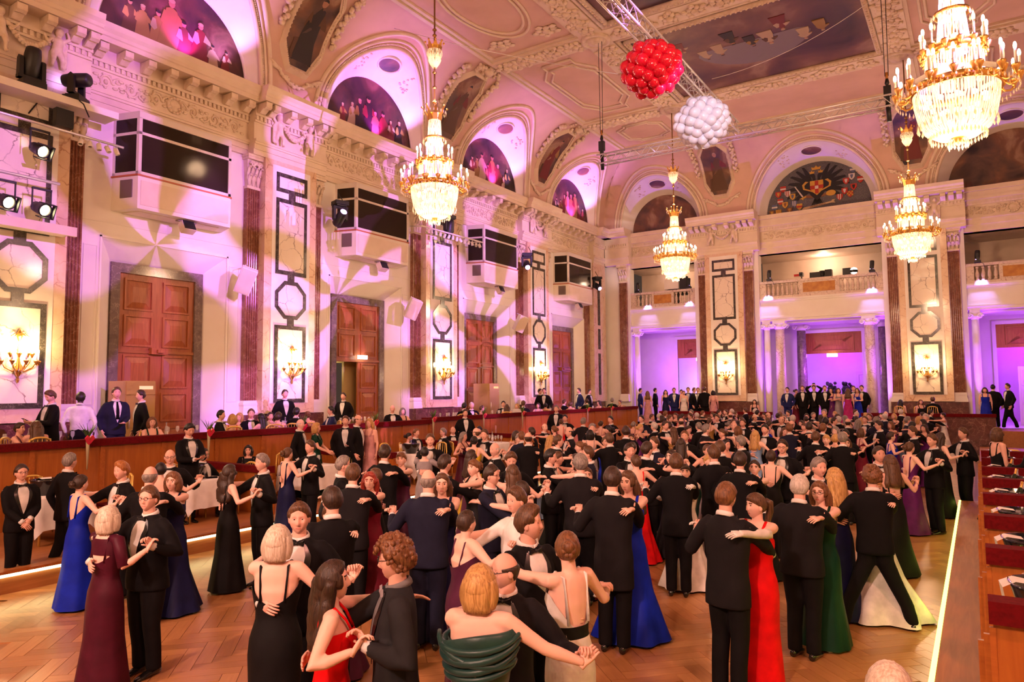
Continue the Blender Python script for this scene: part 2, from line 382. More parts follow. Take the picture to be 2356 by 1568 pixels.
def dentils(mb, x0, x1, B):
    n = int((x1-x0)/.13)
    for i in range(n): a = x0+i*(x1-x0)/n; mb.box(a+.02, B-.075, 10.5, a+.095, B, 10.615)
def frieze_bay(parent, at, hw, n):
    def loc(x, y, z): return V(at[0]) + (V((-y, x, z)) if at[1][2] else V((x, y, z)))
    put('wreath_relief', PM['wreath'], parent, loc(0, at[2], 10.19), at[1])
    st = (hw-.3)/n
    for sx in (-1, 1):
        for i in range(n): put('scroll_relief', PM['scroll'], parent, loc(sx*(.52+i*st), at[2], 10.19), at[1], scale=(sx*min(1, st/.75), 1, 1 if i % 2 else -1))
def modillions(parent, at, xs):
    def loc(x, y, z): return V(at[0]) + (V((-y, x, z)) if at[1][2] else V((x, y, z)))
    for x in xs: put('modillion', PM['modillion'], parent, loc(x, at[2]-.06, 10.70), at[1])
# ---- left wall
Y0, Y1 = -8.0, YB
mb = MB()
def L_(x, y, z): return (-y, x, z)
class LMB(MB):                                        # builder in left-wall coordinates
    def add(s, vs, fs, m=0, smooth=False): return MB.add(s, [(-p[1], p[0], p[2]) for p in vs], fs, m, smooth)
mb = LMB(); prev = Y0
for c in BAY:
    mb.box(prev, .4, 0, c-1.70, .9, 9.5); mb.box(c-1.70, .4, 6.42, c+1.70, .9, 9.5); prev = c+1.70
    a, b = 1.70, 1.245
    mb.add([(c-a,.4,0),(c-b,.85,0),(c-b,.85,5.93),(c-a,.4,6.42),(c+a,.4,6.42),(c+b,.85,5.93),(c+b,.85,0),(c+a,.4,0)], [(0,1,2,3),(3,2,5,4),(4,5,6,7)])
mb.box(prev, .4, 0, Y1+.5, .9, 9.5); mb.box(Y0, .4, 9.5, Y1+.5, .9, 15)
WL = mb.build('wall_left', M['white'], kind='structure')
mb = LMB()                                           # thin wall panel mouldings in the bays and reveals
for c in BAY[1:]:
    for sx in (-1, 1):
        x = c+sx*1.95
        mb.ring([(x-.16,2.4),(x+.16,2.4),(x+.16,6.2),(x-.16,6.2)], [(x-.14,2.42),(x+.14,2.42),(x+.14,6.18),(x-.14,6.18)], .385, .41, 'y')
    for x0_, x1_ in ((c-1.74, c-1.70), (c+1.70, c+1.74)): mb.box(x0_, .37, .95, x1_, .41, 6.46)
    mb.box(c-1.74, .37, 6.42, c+1.74, .41, 6.46); mb.box(c-2.3, .385, 6.78, c+2.3, .41, 6.81)
mb.build('wall_moulding', M['white'], WL)
mb = LMB()
for p in PIER: mb.box(p-1.42, .08, .0, p+1.42, .42, 2.03)
mb.box(34.2, .08, 0, YB, .42, 2.03)
mb.build('plinth', M['plinth'], WL)
mb = LMB(); md = LMB()
for c in BAY: entab(mb, c-2.25, c+2.25, .30); dentils(md, c-2.25, c+2.25, .30)
for p in PIER+[YB+.02]: entab(mb, p-1.35, min(p+1.35, YB), .02); dentils(md, p-1.35, min(p+1.35, YB), .02)
E_L = mb.build('trim_1', M['cream'], kind='structure'); md.build('dentil_band', M['cream'], E_L, kind='stuff')
for i, p in enumerate(PIER):
    pier(WL, wl(p)); modillions(E_L, (*wl(p), .02), (-1.2, -.9, 1.2, .9, -.3, .3))
for c in BAY[1:]:
    frieze_bay(E_L, (*wl(c), .29), 2.2, 3); modillions(E_L, (*wl(c), .30), [-2.05+i*.585 for i in range(8)])
# corner half pier on the left wall
o = MB().box(-.75, 0, 2.05, .7, .4, 9.5).build('pier_block', M['beige'], WL, *wl(34.9))
for k in ('pil','base','cap'): put(PM[k].name, PM[k], WL, (0, 33.95, 0), R90)
mb = MB(); [mb.box(-.12, -.03, a, .12, .03, b) for a, b in ((2.4,4.62),(4.85,5.95),(6.15,8.3))]
mb.build('marble_strip', M['green'], WL, *wl(34.75))
# ---- doors in the left wall
mb = MB(); mb.box(-.49, .0, 0, .49, .05, .0+1.9); DL = None
def door_leaf(w, h, split):
    mb = MB(); mb.box(0, 0, 0, w, .06, h)
    for (a, b) in split:
        z0, z1 = a*h, b*h; x0, x1 = .13*w, .87*w
        mb.ring([(x0,z0),(x1,z0),(x1,z1),(x0,z1)], [(x0+.05,z0+.05),(x1-.05,z0+.05),(x1-.05,z1-.05),(x0+.05,z1-.05)], -.035, .01, 'y')
        mb.add([(x0+.05,.0,z0+.05),(x1-.05,.0,z0+.05),(x1-.05,.0,z1-.05),(x0+.05,.0,z1-.05),(x0+.2*w,-.03,z0+.2*w),(x1-.2*w,-.03,z0+.2*w),(x1-.2*w,-.03,z1-.2*w),(x0+.2*w,-.03,z1-.2*w)],
               [(0,1,5,4),(1,2,6,5),(2,3,7,6),(3,0,4,7),(4,5,6,7)])
    return mb
D_up = door_leaf(1.02, 1.96, ((.06,.47),(.53,.94))).mesh('door_leaf', M['door'])
D_lo = door_leaf(1.02, 2.77, ((.03,.30),(.35,.62),(.66,.97))).mesh('door_leaf', M['door'])
F_door = MB().ring([(-1.245,0),(1.245,0),(1.245,5.93),(-1.245,5.93)], [(-1.02,-.01),(1.02,-.01),(1.02,5.69),(-1.02,5.69)], .78, .95, 'y').mesh('door_frame', M['grey'])
for i, c in enumerate(BAY[1:]):
    d = put(f'door_{i+1}', F_door, None, (0, c, FL2-.95), R90, kind='structure')
    d.location = (0, c, 0)
    for x in (-1.02, 0): put('door_leaf', D_up, d, (x, .84, 3.73))
    for x in (-1.02, 0):
        l = put('door_leaf', D_lo, d, (x, .84, .95))
        if i == 1 and x == -1.02: l.location = (-1.02, .86, .95); l.rotation_euler = (0, 0, RAD(95))
    MB().box(-1.03, .80, 3.68, 1.03, .88, 3.76).build('door_rail', M['doorx'], d)
    if i != 1: MB().box(-.22, .68, 3.66, .22, .82, 3.82).box(-.08, .62, 3.70, .08, .70, 3.78).build('door_closer', M['door'], d)
# lit service corridor behind the open leaf of the second door
mb = MB(); mb.box(-.1, 1.4, FL2, 1.1, 1.5, 3.7); mb.box(-.1, .9, 3.7, 1.1, 2.2, 3.75); mb.box(-1.3, 3.2, FL2, 1.1, 3.3, 3.7); mb.box(-1.35, .95, FL2, -1.25, 3.3, 3.7); mb.box(-1.3,.95,FL2-.05,1.1,3.3,FL2)
o = mb.build('corridor_wall', noisy('corridor_plaster', (.72,.55,.25), (.66,.5,.2), 2), None, *wl(17.62), kind='structure')
MB().box(-1.2, 3.1, FL2, .2, 3.19, 2.6).build('wood_panel', M['door'], o)
lamp('corridor_light', 'POINT', (-2.0, 17.3, 3.4), 14, (1,.8,.45), .1)
# ---- control booths above the doors
FB = noisy('booth_paint', (.82,.73,.62), (.78,.68,.56), 2, .5)
mats_b = [FB, M['glassdark'], mat('booth_frame', (.70,.62,.55), .4), mat('booth_shelf', (.45,.12,.05), .4), mat('vent_mesh', (.16,.11,.09), .6)]
bx = [(-1.50, .4), (-1.27, -.35), (1.27, -.35), (1.50, .4)]
def booth(at, lab):
    mb = MB(); mb.prism(bx[::-1], 7.10, 7.90, 'z'); e = mb.build('control_booth', FB, None, *at, label=lab, cat='control booth', group='glazed control booths over the left doors')
    inner = [(-1.25,.38),(-1.08,-.12),(1.08,-.12),(1.25,.38)]
    MB().prism([(-1.2,-.2),(-1.2,-.365),(1.2,-.365),(1.2,-.2)], 7.2, 7.8, 'z').build('front_panel', M['cream'], e)
    MB().prism([(p[0]*1.02, p[1]-.02 if p[1] < 0 else p[1]) for p in bx][::-1], 7.90, 7.94, 'z').build('window_shelf', mats_b[3], e)
    MB().prism(inner[::-1], 7.085, 7.11, 'z').build('underside', M['cream'], e)
    mb = MB(); mb.prism([(p[0]*1.0, p[1]) for p in bx][::-1], 9.33, 9.50, 'z')
    fr = mb.build('window_frame', mats_b[2], e)
    def wallp(a, b, z0, z1, th=.05):
        a, b = V((*a,0)), V((*b,0)); n = (b-a).normalized(); q = V((-n.y, n.x, 0))*th
        return [(*(a).xy, z0), (*(b).xy, z0), (*(b+q).xy, z0), (*(a+q).xy, z0), (*(a).xy, z1), (*(b).xy, z1), (*(b+q).xy, z1), (*(a+q).xy, z1)]
    FS = [(0,3,2,1),(4,5,6,7),(0,1,5,4),(1,2,6,5),(2,3,7,6),(3,0,4,7)]
    mb = MB()
    for a, b, sp in ((bx[1], bx[2], (0,.03,.97,1)), (bx[0], bx[1], (0,.1,.9,1)), (bx[2], bx[3], (0,.1,.9,1))):
        A, B = V(a), V(b)
        L = lambda t: tuple(A+(B-A)*t)
        for t0, t1 in ((sp[0],sp[1]),(sp[2],sp[3])): mb.add(wallp(L(t0), L(t1), 7.94, 9.34, .06), FS)
        for z0, z1 in ((7.94,8.02),(8.93,9.0)): mb.add(wallp(L(0), L(1), z0, z1, .06), FS)
        for z0, z1 in ((8.02,8.93),(9.0,9.33)):
            MB().add([(p[0], p[1]+.03, p[2]) for p in wallp(L(sp[1]), L(sp[2]), z0, z1, .012)], FS).build('pane', mats_b[1], e)
    mb.build('mullion', mats_b[2], e)
    mb = MB()
    A, B = V(bx[0]), V(bx[1])
    a_, b_ = A+(B-A)*.35, A+(B-A)*.8
    q = V((-.03, 0))
    mb.add([(a_.x-.02,a_.y,7.38),(b_.x-.02,b_.y,7.38),(b_.x-.02,b_.y,7.82),(a_.x-.02,a_.y,7.82),(a_.x+.1,a_.y,7.38),(b_.x+.1,b_.y,7.38),(b_.x+.1,b_.y,7.82),(a_.x+.1,a_.y,7.82)],[(0,1,2,3),(4,7,6,5),(0,4,5,1),(1,5,6,2),(2,6,7,3),(3,7,4,0)])
    mb.build('vent_grille', mats_b[4], e)
    return e
bl = ['large control booth above the nearest tall wooden door', 'control booth with purple light streaks above the half-open door',
      'third control booth from the front, beside the spotlight bar', 'farthest control booth, next to the back corner']
for i, c in enumerate(BAY[1:]):
    booth(wl(c), bl[i])
    s = MB().box(-.2, -.06, -.14, .2, .06, .14)
    sp = empty('monitor_speaker', (.15, c+.15, 7.08), (RAD(0), 0, pi/2), label='small dark wedge speaker under the '+['nearest','second','third','farthest'][i]+' control booth', cat='speaker')
    MB().box(-.26, -.02, -.03, .26, .10, .0).build('mounting_plate', M['grey'], sp)
    k = MB().box(-.17, -.10, -.27, .17, .10, .0).build('cabinet', M['cream'], sp, (0, .05, -.04), (RAD(-28), 0, 0))
    MB().box(-.155, -.115, -.255, .155, -.095, -.015).build('grille', M['black'], k)
# ---- coves with lunettes
ZC0, ZC1, DC = 11.4, 14.7, 2.65
def cove_d(z):
    u = max(0, min(1, (z-ZC0)/(ZC1-ZC0))); return DC*(1-sqrt(max(0, 1-u*u)))
def cove_z(d):
    u = 1-min(1, d/DC); return ZC0+(ZC1-ZC0)*sqrt(max(0, 1-u*u))
def cove(name, x0, x1, arches, at, mitre0=None, mitre1=None, depth=.25):
    """arches: (centre, half width at cove, rise at cove, inner radius, inner centre z). local y = -d"""
    xs = set(np.linspace(x0, x1, int((x1-x0)/.3)+1).tolist())
    for c, a, h, r, zc in arches:
        for t in np.linspace(0, pi, 41): xs.add(c+a*cos(t))
    xs = sorted(x for x in xs if x0-1e-6 <= x <= x1+1e-6)
    def low(x):
        z = ZC0
        for c, a, h, r, zc in arches:
            if abs(x-c) < a: z = max(z, zc+h*sqrt(1-((x-c)/a)**2))
        return z
    mb = MB(); NV = 16; cols = []
    for x in xs:
        zl = low(x); ul = (zl-ZC0)/(ZC1-ZC0); t0 = math.asin(max(0, min(1, ul)))
        col = []
        for j in range(NV+1):
            t = t0+(pi/2-t0)*j/NV; z = ZC0+(ZC1-ZC0)*sin(t); d = DC*(1-cos(t)); xx = x
            if mitre1 is not None: xx = min(xx, mitre1-d)
            if mitre0 is not None: xx = max(xx, mitre0+d)
            col.append((xx, -d, z))
        cols.append(col)
    vs = [p for c_ in cols for p in c_]
    fs = [(i*(NV+1)+j, (i+1)*(NV+1)+j, (i+1)*(NV+1)+j+1, i*(NV+1)+j+1) for i in range(len(xs)-1) for j in range(NV)]
    mb.add(vs, fs, 0, True)
    root = mb.build(name, M['ceil'], None, *at, kind='structure')
    for c, a, h, r, zc in arches:
        n = 40
        def P(t, s):                                 # soffit of the lunette vault
            an = pi*t; zi = zc+r*sin(an); xi = c+r*cos(an)
            xo = c+a*cos(an); zo = zc+h*sin(an); do = cove_d(max(zo, ZC0))
            return (xi+(xo-xi)*s, depth+(-do-depth)*s, zi+(zo-zi)*s)
        mb = MB(); mb.grid(lambda u, v: P(u, v), n, 6); mb.build('lunette_vault', M['white'], root)
        for off, rad, dz in ((.0,.07,0), (.17,.045,0), (.33,.075,0)):       # archivolt mouldings
            mb = MB()
            pts = []
            for i in range(n+1):
                an = pi*i/n; x = c+(a+off)*cos(an); z = zc+(h+off)*sin(an)
                pts.append((x, -cove_d(max(z, ZC0))-.01, z))
            mb.tube(pts, rad, 6, upv=(0,-1,0))
            if off == .17:
                for i in range(0, 4*n+1):
                    an = pi*i/(4*n); x = c+(a+.08)*cos(an); z = zc+(h+.08)*sin(an); mb.ball((x, -cove_d(max(z,ZC0))-.03, z), .032, 5, 3)
            mb.build('archivolt', M['cream'], root)
        mb = MB(); mb.tube([(c+(r+.09)*cos(pi*i/n), depth-.02, zc+(r+.09)*sin(pi*i/n)) for i in range(n+1)], [(.10,.05)]*(n+1), 6, upv=(0,-1,0))
        mb.build('lunette_rim', M['white'], root)
        # oval medallion on the crown of the soffit
        p0 = V(P(.5, .30)); p1 = V(P(.5, .82)); m_ = (p0+p1)/2; e1 = (p1-p0)*.36; e2 = V((.44, 0, 0)); nn = V((0, -.6, -1)).normalized()*.03
        MB().add([m_+nn]+[m_+nn+e1*sin(b)+e2*cos(b) for b in [2*pi*i/24 for i in range(24)]], [(0, 1+i, 1+(i+1)%24) for i in range(24)]).build('oval_painting', M['paint'], root)
        MB().tube([m_+nn+(e1*sin(b)+e2*cos(b))*1.08 for b in [2*pi*i/28 for i in range(29)]], .04, 6).build('oval_frame', M['white'], root)
        # stucco tracery beside the oval
        for sg in (-1, 1):
            mb = MB()
            for i in range(15):
                q = V(P(.5+sg*(.13+.012*(i % 5)+.02*random.random()), .35+.5*random.random())); mb.ball(q, (.06,.05,.03), 5, 4)
            mb.build('stucco_tracery', M['stucco'], root)
    return root
def painting(name, base, dark, mid, light, scale=.55):
    m = mat(name, base, .55); v = coords(m)
    n1 = tex(m, v, 'Noise', Scale=scale, Detail=5, Distortion=.5)
    ramp(m, n1.outputs[0], [(.30, dark), (.45, base), (.56, mid), (.66, light), (.8, base)]); return m
M['paint'] = painting('ceiling_painting', (.11,.06,.045), (.03,.015,.02), (.20,.09,.05), (.38,.24,.15), .9)
M['paintbig'] = painting('great_ceiling_painting', (.10,.042,.055), (.035,.014,.04), (.17,.075,.065), (.30,.18,.15), .42)
M['lunette'] = painting('lunette_painting', (.055,.025,.025), (.02,.009,.012), (.10,.035,.03), (.22,.10,.08), 1.1)
PIC = {k: mat('painted_'+k, c, .6) for k, c in dict(robe=(.16,.02,.02), cream=(.42,.30,.20), flesh=(.40,.20,.13), brown=(.10,.045,.02), gold=(.30,.17,.05), dark=(.02,.012,.012), sky=(.20,.16,.20)).items()}
def robed(emit, x, z, h, col, sleeve, rnd, lean=0):
    """a robed figure painted in outlines; emit(points, colour)"""
    w_ = h*.24; j = lambda a: a*(.85+.3*rnd.random())
    emit([(x-j(w_), z), (x-j(w_)*.75, z+h*.35), (x-j(w_)*.55+lean*.5, z+h*.62), (x-w_*.45+lean, z+h*.78), (x+lean, z+h*.84), (x+w_*.45+lean, z+h*.78), (x+j(w_)*.6+lean*.5, z+h*.6), (x+j(w_)*.8, z+h*.3), (x+j(w_), z)], col)
    emit([(x-w_*.62+lean, z+h*.74), (x-w_*.9+lean, z+h*.5), (x-w_*.3, z+h*.42), (x-w_*.1+lean, z+h*.5), (x-w_*.3+lean, z+h*.72)], sleeve)
    emit([(x+w_*.5+lean, z+h*.74), (x+w_*1.1+lean, z+h*.60), (x+w_*1.2+lean, z+h*.52), (x+w_*.4, z+h*.55)], sleeve)
    emit([(x+lean+h*.065*cos(a), z+h*.90+h*.08*sin(a)) for a in [2*pi*k/8 for k in range(8)]], 'flesh')
    emit([(x+lean+h*.07*cos(a), z+h*.95+h*.045*sin(a)) for a in [2*pi*k/8 for k in range(8)]], 'cream' if rnd.random() < .4 else 'dark')
A_left = [(c, 2.42, 2.68, 2.05, 11.5) for c in BAY]
CL = cove('ceiling_cove_left', Y0, YB, A_left, ((0,0,0), R90), mitre1=YB, depth=.25)
A_back = [(3.25, 2.25, 2.55, 1.85, 11.35), (10.98, 2.80, 2.85, 2.36, 11.25), (18.7, 2.8, 2.85, 2.36, 11.25)]
CB = cove('ceiling_cove_back', 0, 21.75, A_back, wb(0), mitre0=0, depth=.8)
for c in BAY[1:]:
    mb = MB(); n = 40
    mb.add([(c,.26,11.5)]+[(c+2.06*cos(pi*i/n), .26, 11.5+2.06*sin(pi*i/n)) for i in range(n+1)], [(0, i+1, i+2) for i in range(n)])
    mb.add([(c-2.06,.26,11.5),(c+2.06,.26,11.5),(c+2.06,.26,11.3),(c-2.06,.26,11.3)], [(0,3,2,1)])
    lm = mb.build('lunette_picture', M['lunette'], CL, (0,0,0), R90)
    CL_inv = lm
    lm.location = (0,0,0); lm.rotation_euler = (0,0,0); rnd_ = random.Random(int(c*10)); cnt = [0]
    def emit_(pts, col):
        cnt[0] += 1; MB().prism([p for p in pts], .255-.0006*cnt[0], .258, 'y').build('painted_shape', PIC[col], CL)
    for k in range(8):
        xx = c-1.35+2.7*k/7; robed(emit_, xx+.1*rnd_.random(), 11.42+.25*rnd_.random(), (.75+.5*rnd_.random())*(1.25 if abs(xx-c) < .7 else .8), rnd_.choice(('robe','brown','dark','cream','gold','robe')), rnd_.choice(('cream','gold','robe')), rnd_, .08*(rnd_.random()-.5))
# octagonal portraits on the cove over the piers
def on_cove(s, t, lift=0):
    """t: arc parameter 0..1 up the cove"""
    a = t*pi/2; d = DC*(1-cos(a)); z = ZC0+(ZC1-ZC0)*sin(a)
    nrm = V((0, -cos(a)*(ZC1-ZC0), -sin(a)*DC*1.0)).normalized()
    return V((s, -d, z)) + nrm*lift
def portrait(parent, c, seed):
    def octp(hw, h0, h1, k=.5): return [(-hw*k,h0),(hw*k,h0),(hw,h0+.13),(hw,h1-.13),(hw*k,h1),(-hw*k,h1),(-hw,h1-.13),(-hw,h0+.13)]
    def dens(poly, m=4):
        out = []
        for i in range(len(poly)):
            a, b = V(poly[i]), V(poly[(i+1) % len(poly)])
            out += [tuple(a+(b-a)*j/m) for j in range(m)]
        return out
    O, I = dens(octp(.78, .17, .83)), dens(octp(.62, .215, .785))
    mb = MB(); n = len(I)
    ctr = [(p[0]*.5, (p[1]-.5)*.5+.5) for p in I]
    mb.add([on_cove(c+p[0], p[1], .05) for p in I]+[on_cove(c+p[0], p[1], .06) for p in ctr]+[on_cove(c, .5, .06)],
           [(i,(i+1)%n,n+(i+1)%n,n+i) for i in range(n)]+[(n+i,n+(i+1)%n,2*n) for i in range(n)], 0, True)
    mb.build('portrait_painting', M['paint'], parent)
    rq = random.Random(seed+40); cn = [0]
    def emit_(pts, col):
        cn[0] += 1; k_ = len(pts); cx_ = sum(p[0] for p in pts)/k_; cz_ = sum(p[1] for p in pts)/k_
        MB().add([on_cove(c+cx_, cz_, .068+.0016*cn[0])]+[on_cove(c+p[0], p[1], .062+.0016*cn[0]) for p in pts], [(0,1+i,1+(i+1) % k_) for i in range(k_)], 0, True).build('painted_shape', PIC[col], parent)
    def em2(pts, col): emit_([(p[0]*.9, .25+p[1]*.26) for p in pts], col)
    robed(em2, .02, 0, 1.75, ('robe','dark','brown','robe')[seed % 4], ('cream','brown','robe','gold')[seed % 4], rq, .06); em2([(-.5,.0),(-.45,.5),(-.2,.55),(-.1,.1)], 'brown')
    for a, b, l0, l1 in ((O, I, .06, .15),):
        mb = MB(); vs = [on_cove(c+p[0], p[1], 0) for p in a]+[on_cove(c+(p[0]+q[0])/2, (p[1]+q[1])/2, l1) for p, q in zip(a, b)]+[on_cove(c+q[0], q[1], .05) for q in b]
        mb.add(vs, [(i,(i+1)%n,n+(i+1)%n,n+i) for i in range(n)]+[(n+i,n+(i+1)%n,2*n+(i+1)%n,2*n+i) for i in range(n)])
        for i in range(0, n*3):
            t = i/(n*3)*n; k = int(t); q0, q1 = V(b[k % n]), V(b[(k+1) % n]); q = q0+(q1-q0)*(t-k); mb.ball(on_cove(c+q.x*1.08, .5+(q.y-.5)*1.06, .11), .035, 5, 3)
        mb.build('portrait_frame', M['cream'], parent)
    rnd = random.Random(seed)
    for sx in (-1, 1):                               # fruit garlands beside the frame, volutes and winged shield
        mb = MB()
        for i in range(26):
            t = .42+.42*i/25; mb.ball(on_cove(c+sx*(.94+.08*sin(i*1.7)+.10*(t-.42)), t, .06+.05*rnd.random()), .06+.045*rnd.random(), 6, 4)
        mb.build('fruit_garland', M['stucco'], parent)
    mb = MB()
    for i in range(22):
        t = -1+2*i/21; mb.ball(on_cove(c+t*.85, .13-.035*cos(t*3.1)+.02*rnd.random(), .05), (.085,.06,.05+.03*rnd.random()), 6, 4)
    mb.tube([on_cove(c+.9*t, .15-.05*cos(t*2.6), .05) for t in np.linspace(-1.1, 1.1, 14)], .05, 5)
    mb.build('swag_relief', M['stucco'], parent)
    mb = MB()
    mb.ball(on_cove(c, .90, .10), (.24,.18,.16), 10, 6)
    for i in range(34):
        a = rnd.random()*2*pi; r_ = .25+.35*rnd.random(); mb.ball(on_cove(c+r_*1.2*cos(a), .90+.13*r_*sin(a), .06), .05+.05*rnd.random(), 6, 4)
    mb.build('cartouche', M['stucco'], parent)
for i, p in enumerate(PIER): portrait(CL, p, i)
for i, x in enumerate((6.6, 15.1)): portrait(CB, x, 10+i)
# ---- flat ceiling with coffers, ribs and the great painting
mb = MB(); mb.box(DC-.05, Y0, ZC1, 21.75-DC+.05, YB-DC+.05, ZC1+.3)
CE = mb.build('ceiling', M['ceil'], kind='structure')
def strip(mb, x0, y0, x1, y1, wd, z0, z1):
    d = V((x1-x0, y1-y0)).normalized(); q = V((-d.y, d.x))*wd/2
    pl = [(x0+q.x,y0+q.y),(x1+q.x,y1+q.y),(x1-q.x,y1-q.y),(x0-q.x,y0-q.y)]; mb.prism(pl, z0, z1, 'z')
XL, XR = 6.7, 15.2
mb = MB()
for wd, z0 in ((1.1, 14.62), (.86, 14.54)):
    for X in (XL, XR): strip(mb, X, Y0, X, YB-DC, wd, z0, 14.7)
    for Yr in PIER+[YB-DC-.3]: strip(mb, DC, Yr, 21.75-DC, Yr, wd, z0+.005, 14.7)
for e, z0 in ((.0,14.58), (.16,14.64)):
    strip(mb, DC+e, Y0, DC+e, YB-DC, .14, z0, 14.7); strip(mb, DC, YB-DC-e, 21.7-DC, YB-DC-e, .14, z0, 14.7)
mb.build('ceiling_rib', M['cream'], CE)
ro = random.Random(3)
FOL = MB()
for i in range(10):
    a = i*2*pi/10; FOL.ball((.16*cos(a)*(1+.5*(i%2)), .11*sin(a)*(1+.6*(i%2)), 0), (.09,.07,.05), 5, 4)
FOL.ball((0,0,-.02), (.1,.1,.07), 6, 4); FOLM = FOL.mesh('foliage_boss', M['stucco'])
for Yr in PIER[1:]:
    for i in range(9):
        for xa, xb in ((DC+.2, XL-.6), (XL+.6, XR-.6), (XR+.6, 18.5)):
            put('foliage_boss', FOLM, CE, (xa+(xb-xa)*(i+.5)/9, Yr, 14.52), (0, 0, i*.9), scale=(1.4, 1.5, 1.2))
for X in (XL, XR):
    for j in range(3):
        ya, yb = PIER[j]+.6, PIER[j+1]-.6
        for i in range(14): put('foliage_boss', FOLM, CE, (X, ya+(yb-ya)*(i+.5)/14, 14.52), (0, 0, i*1.3), scale=(1.5, 1.2, 1.2))
def loop_tube(pts, r, n=6): return MB().tube(pts+[pts[0]], r, n)
for X in (XL, XR):
    for Yr in PIER[1:]:
        o = MB().lathe([(.5,14.54),(.5,14.46),(.40,14.44),(.36,14.5),(.30,14.5),(.26,14.42),(.12,14.40),(.08,14.36),(.0,14.36)][::1], 24, cap=False).build('rosette', M['stucco'], CE, (X, Yr, 0))
ys = [PIER[0], PIER[1], PIER[2], PIER[3], YB-DC-.3]
for j in range(len(ys)-1):
    for X0, X1 in ((DC, XL), (XR, 21.75-DC)):
        cx, cy = (X0+X1)/2-.1, (ys[j]+ys[j+1])/2; hx, hy = (X1-X0)/2-.95, (ys[j+1]-ys[j])/2-1.0
        if j == 1:
            pts = [(cx+hx*cos(a), cy+hy*.82*sin(a), 14.68) for a in [2*pi*i/40 for i in range(40)]]
            for r_ in (1, .86): MB().merge(loop_tube([(cx+(p[0]-cx)*r_, cy+(p[1]-cy)*r_, p[2]) for p in pts], .05)).build('ceiling_oval', M['cream'], CE)
            for sx in (-1, 1):
                for sy in (-1, 1): put('foliage_boss', FOLM, CE, (cx+sx*hx*.85, cy+sy*hy*.9, 14.67), scale=(1.7,1.7,.8))
        else:
            k = .55
            pl = [(-hx*k,-hy),(hx*k,-hy),(hx*k,-hy*.86),(hx,-hy*.6),(hx,hy*.6),(hx*k,hy*.86),(hx*k,hy),(-hx*k,hy),(-hx*k,hy*.86),(-hx,hy*.6),(-hx,-hy*.6),(-hx*k,-hy*.86)]
            for r_ in (1, .84): MB().merge(loop_tube([(cx+p[0]*r_, cy+p[1]*r_, 14.68) for p in pl], .05)).build('ceiling_moulding', M['cream'], CE)
# great painting coffers in the middle
for j in range(1, 3):
    x0, x1, y0, y1 = XL+.75, XR-.55, ys[j]+.75, ys[j+1]-.75
    o = MB().box(x0, y0, 14.60, x1, y1, 14.69).build('ceiling_painting', M['paintbig'], CE)
    pl = [(x0,y0),(x1,y0),(x1,y1),(x0,y1)]
    for e, r_, z in ((-.0,.09,14.56), (.22,.07,14.60)):
        q = [(x0-e,y0-e,z),(x1+e,y0-e,z),(x1+e,y1+e,z),(x0-e,y1+e,z)]
        mb = MB()
        for i in range(4): mb.tube([q[i], q[(i+1)%4]], r_, 8)
        if e == 0:
            for i in range(4):
                a, b = V(q[i]), V(q[(i+1)%4]); n = int((b-a).length/.16)
                for t in range(n): mb.ball(a+(b-a)*(t/n)-V((0,0,.08)), .05, 5, 3)
        mb.build('painting_frame', M['stucco'], CE)
    ro2 = random.Random(5+j)                        # painted figures and clouds, flat on the canvas
    pc = 0 and [mat('painted_robe', (.5,.26,.16), .6), mat('painted_light', (.62,.45,.36), .6), mat('painted_sky', (.30,.24,.33), .6), mat('painted_dark', (.07,.03,.05), .6)]
    cnt2 = [0]
    def em3(pts, col): cnt2[0] += 1; MB().prism([(p[0], p[1]) for p in pts], 14.594-.0006*cnt2[0], 14.61, 'z').build('painted_shape', PIC[col], CE)
    cx_, cy_ = (x0+x1)/2, (y0+y1)/2
    em3([(cx_+1.9*cos(a), cy_-.2+1.5*sin(a)*(.6+.4*sin(a))) for a in [2*pi*k/20 for k in range(20)]], 'sky')
    for k in range(9): robed(em3, cx_-2.2+.55*k, cy_-.9+.5*ro2.random()-.9*(k % 3 == 0), .7+.5*ro2.random(), ro2.choice(('robe','gold','brown','dark','cream')), ro2.choice(('cream','gold','brown')), ro2, .1*(ro2.random()-.5))
# ---- rest of the shell: right wall, rear wall, floors
MB().box(21.75, Y0, 0, 22.0, YB+4, 15).build('wall_right', M['cream'], kind='structure')
MB().box(-.5, Y0-.3, 0, 22.0, Y0, 15).build('wall_rear', M['cream'], kind='structure')
# ================================================================== BACK WALL
BX = [(1.3, 4.95), (8.2, 13.68), (16.85, 20.45)]      # arch bays
mb = MB()
for a, b in ((-.5, 1.3), (4.95, 8.2), (13.68, 16.85), (20.45, 22.2)):
    mb.box(a, YB+.4, 0, b, YB+1.0, 9.5)
    mb.box(a+.12 if a > 0 else a, YB+.32, 2.0, min(a+.5, b), YB+.45, 9.5) if a > 0 else None
mb.box(-.5, YB+.85, 9.5, 22.2, YB+1.2, 15)
WB = mb.build('wall_back', M['white'], kind='structure')
for x in (6.58, 15.27): pier(WB, wb(x))
mb = MB()
for x in (6.58, 15.27): mb.box(x-1.45, YB+.05, 0, x+1.45, YB+.42, 2.03)
mb.build('plinth', M['plinth'], WB)
put('pilaster', PM['pil'], WB, (.95, YB, 0)); put('pilaster_base', PM['base'], WB, (.95, YB, 0)); put('capital', PM['cap'], WB, (.95, YB, 0))
mb = MB(); md = MB()
for a, b, B in ((0, 1.45, .02), (4.85, 8.3, .02), (13.55, 16.95, .02), (20.3, 21.7, .02)):
    e_ = MB(); entab(e_, a, b, B); mb.merge(e_, Matrix.Translation((0, YB, 0)))
    d_ = MB(); dentils(d_, a, b, B); md.merge(d_, Matrix.Translation((0, YB, 0)))
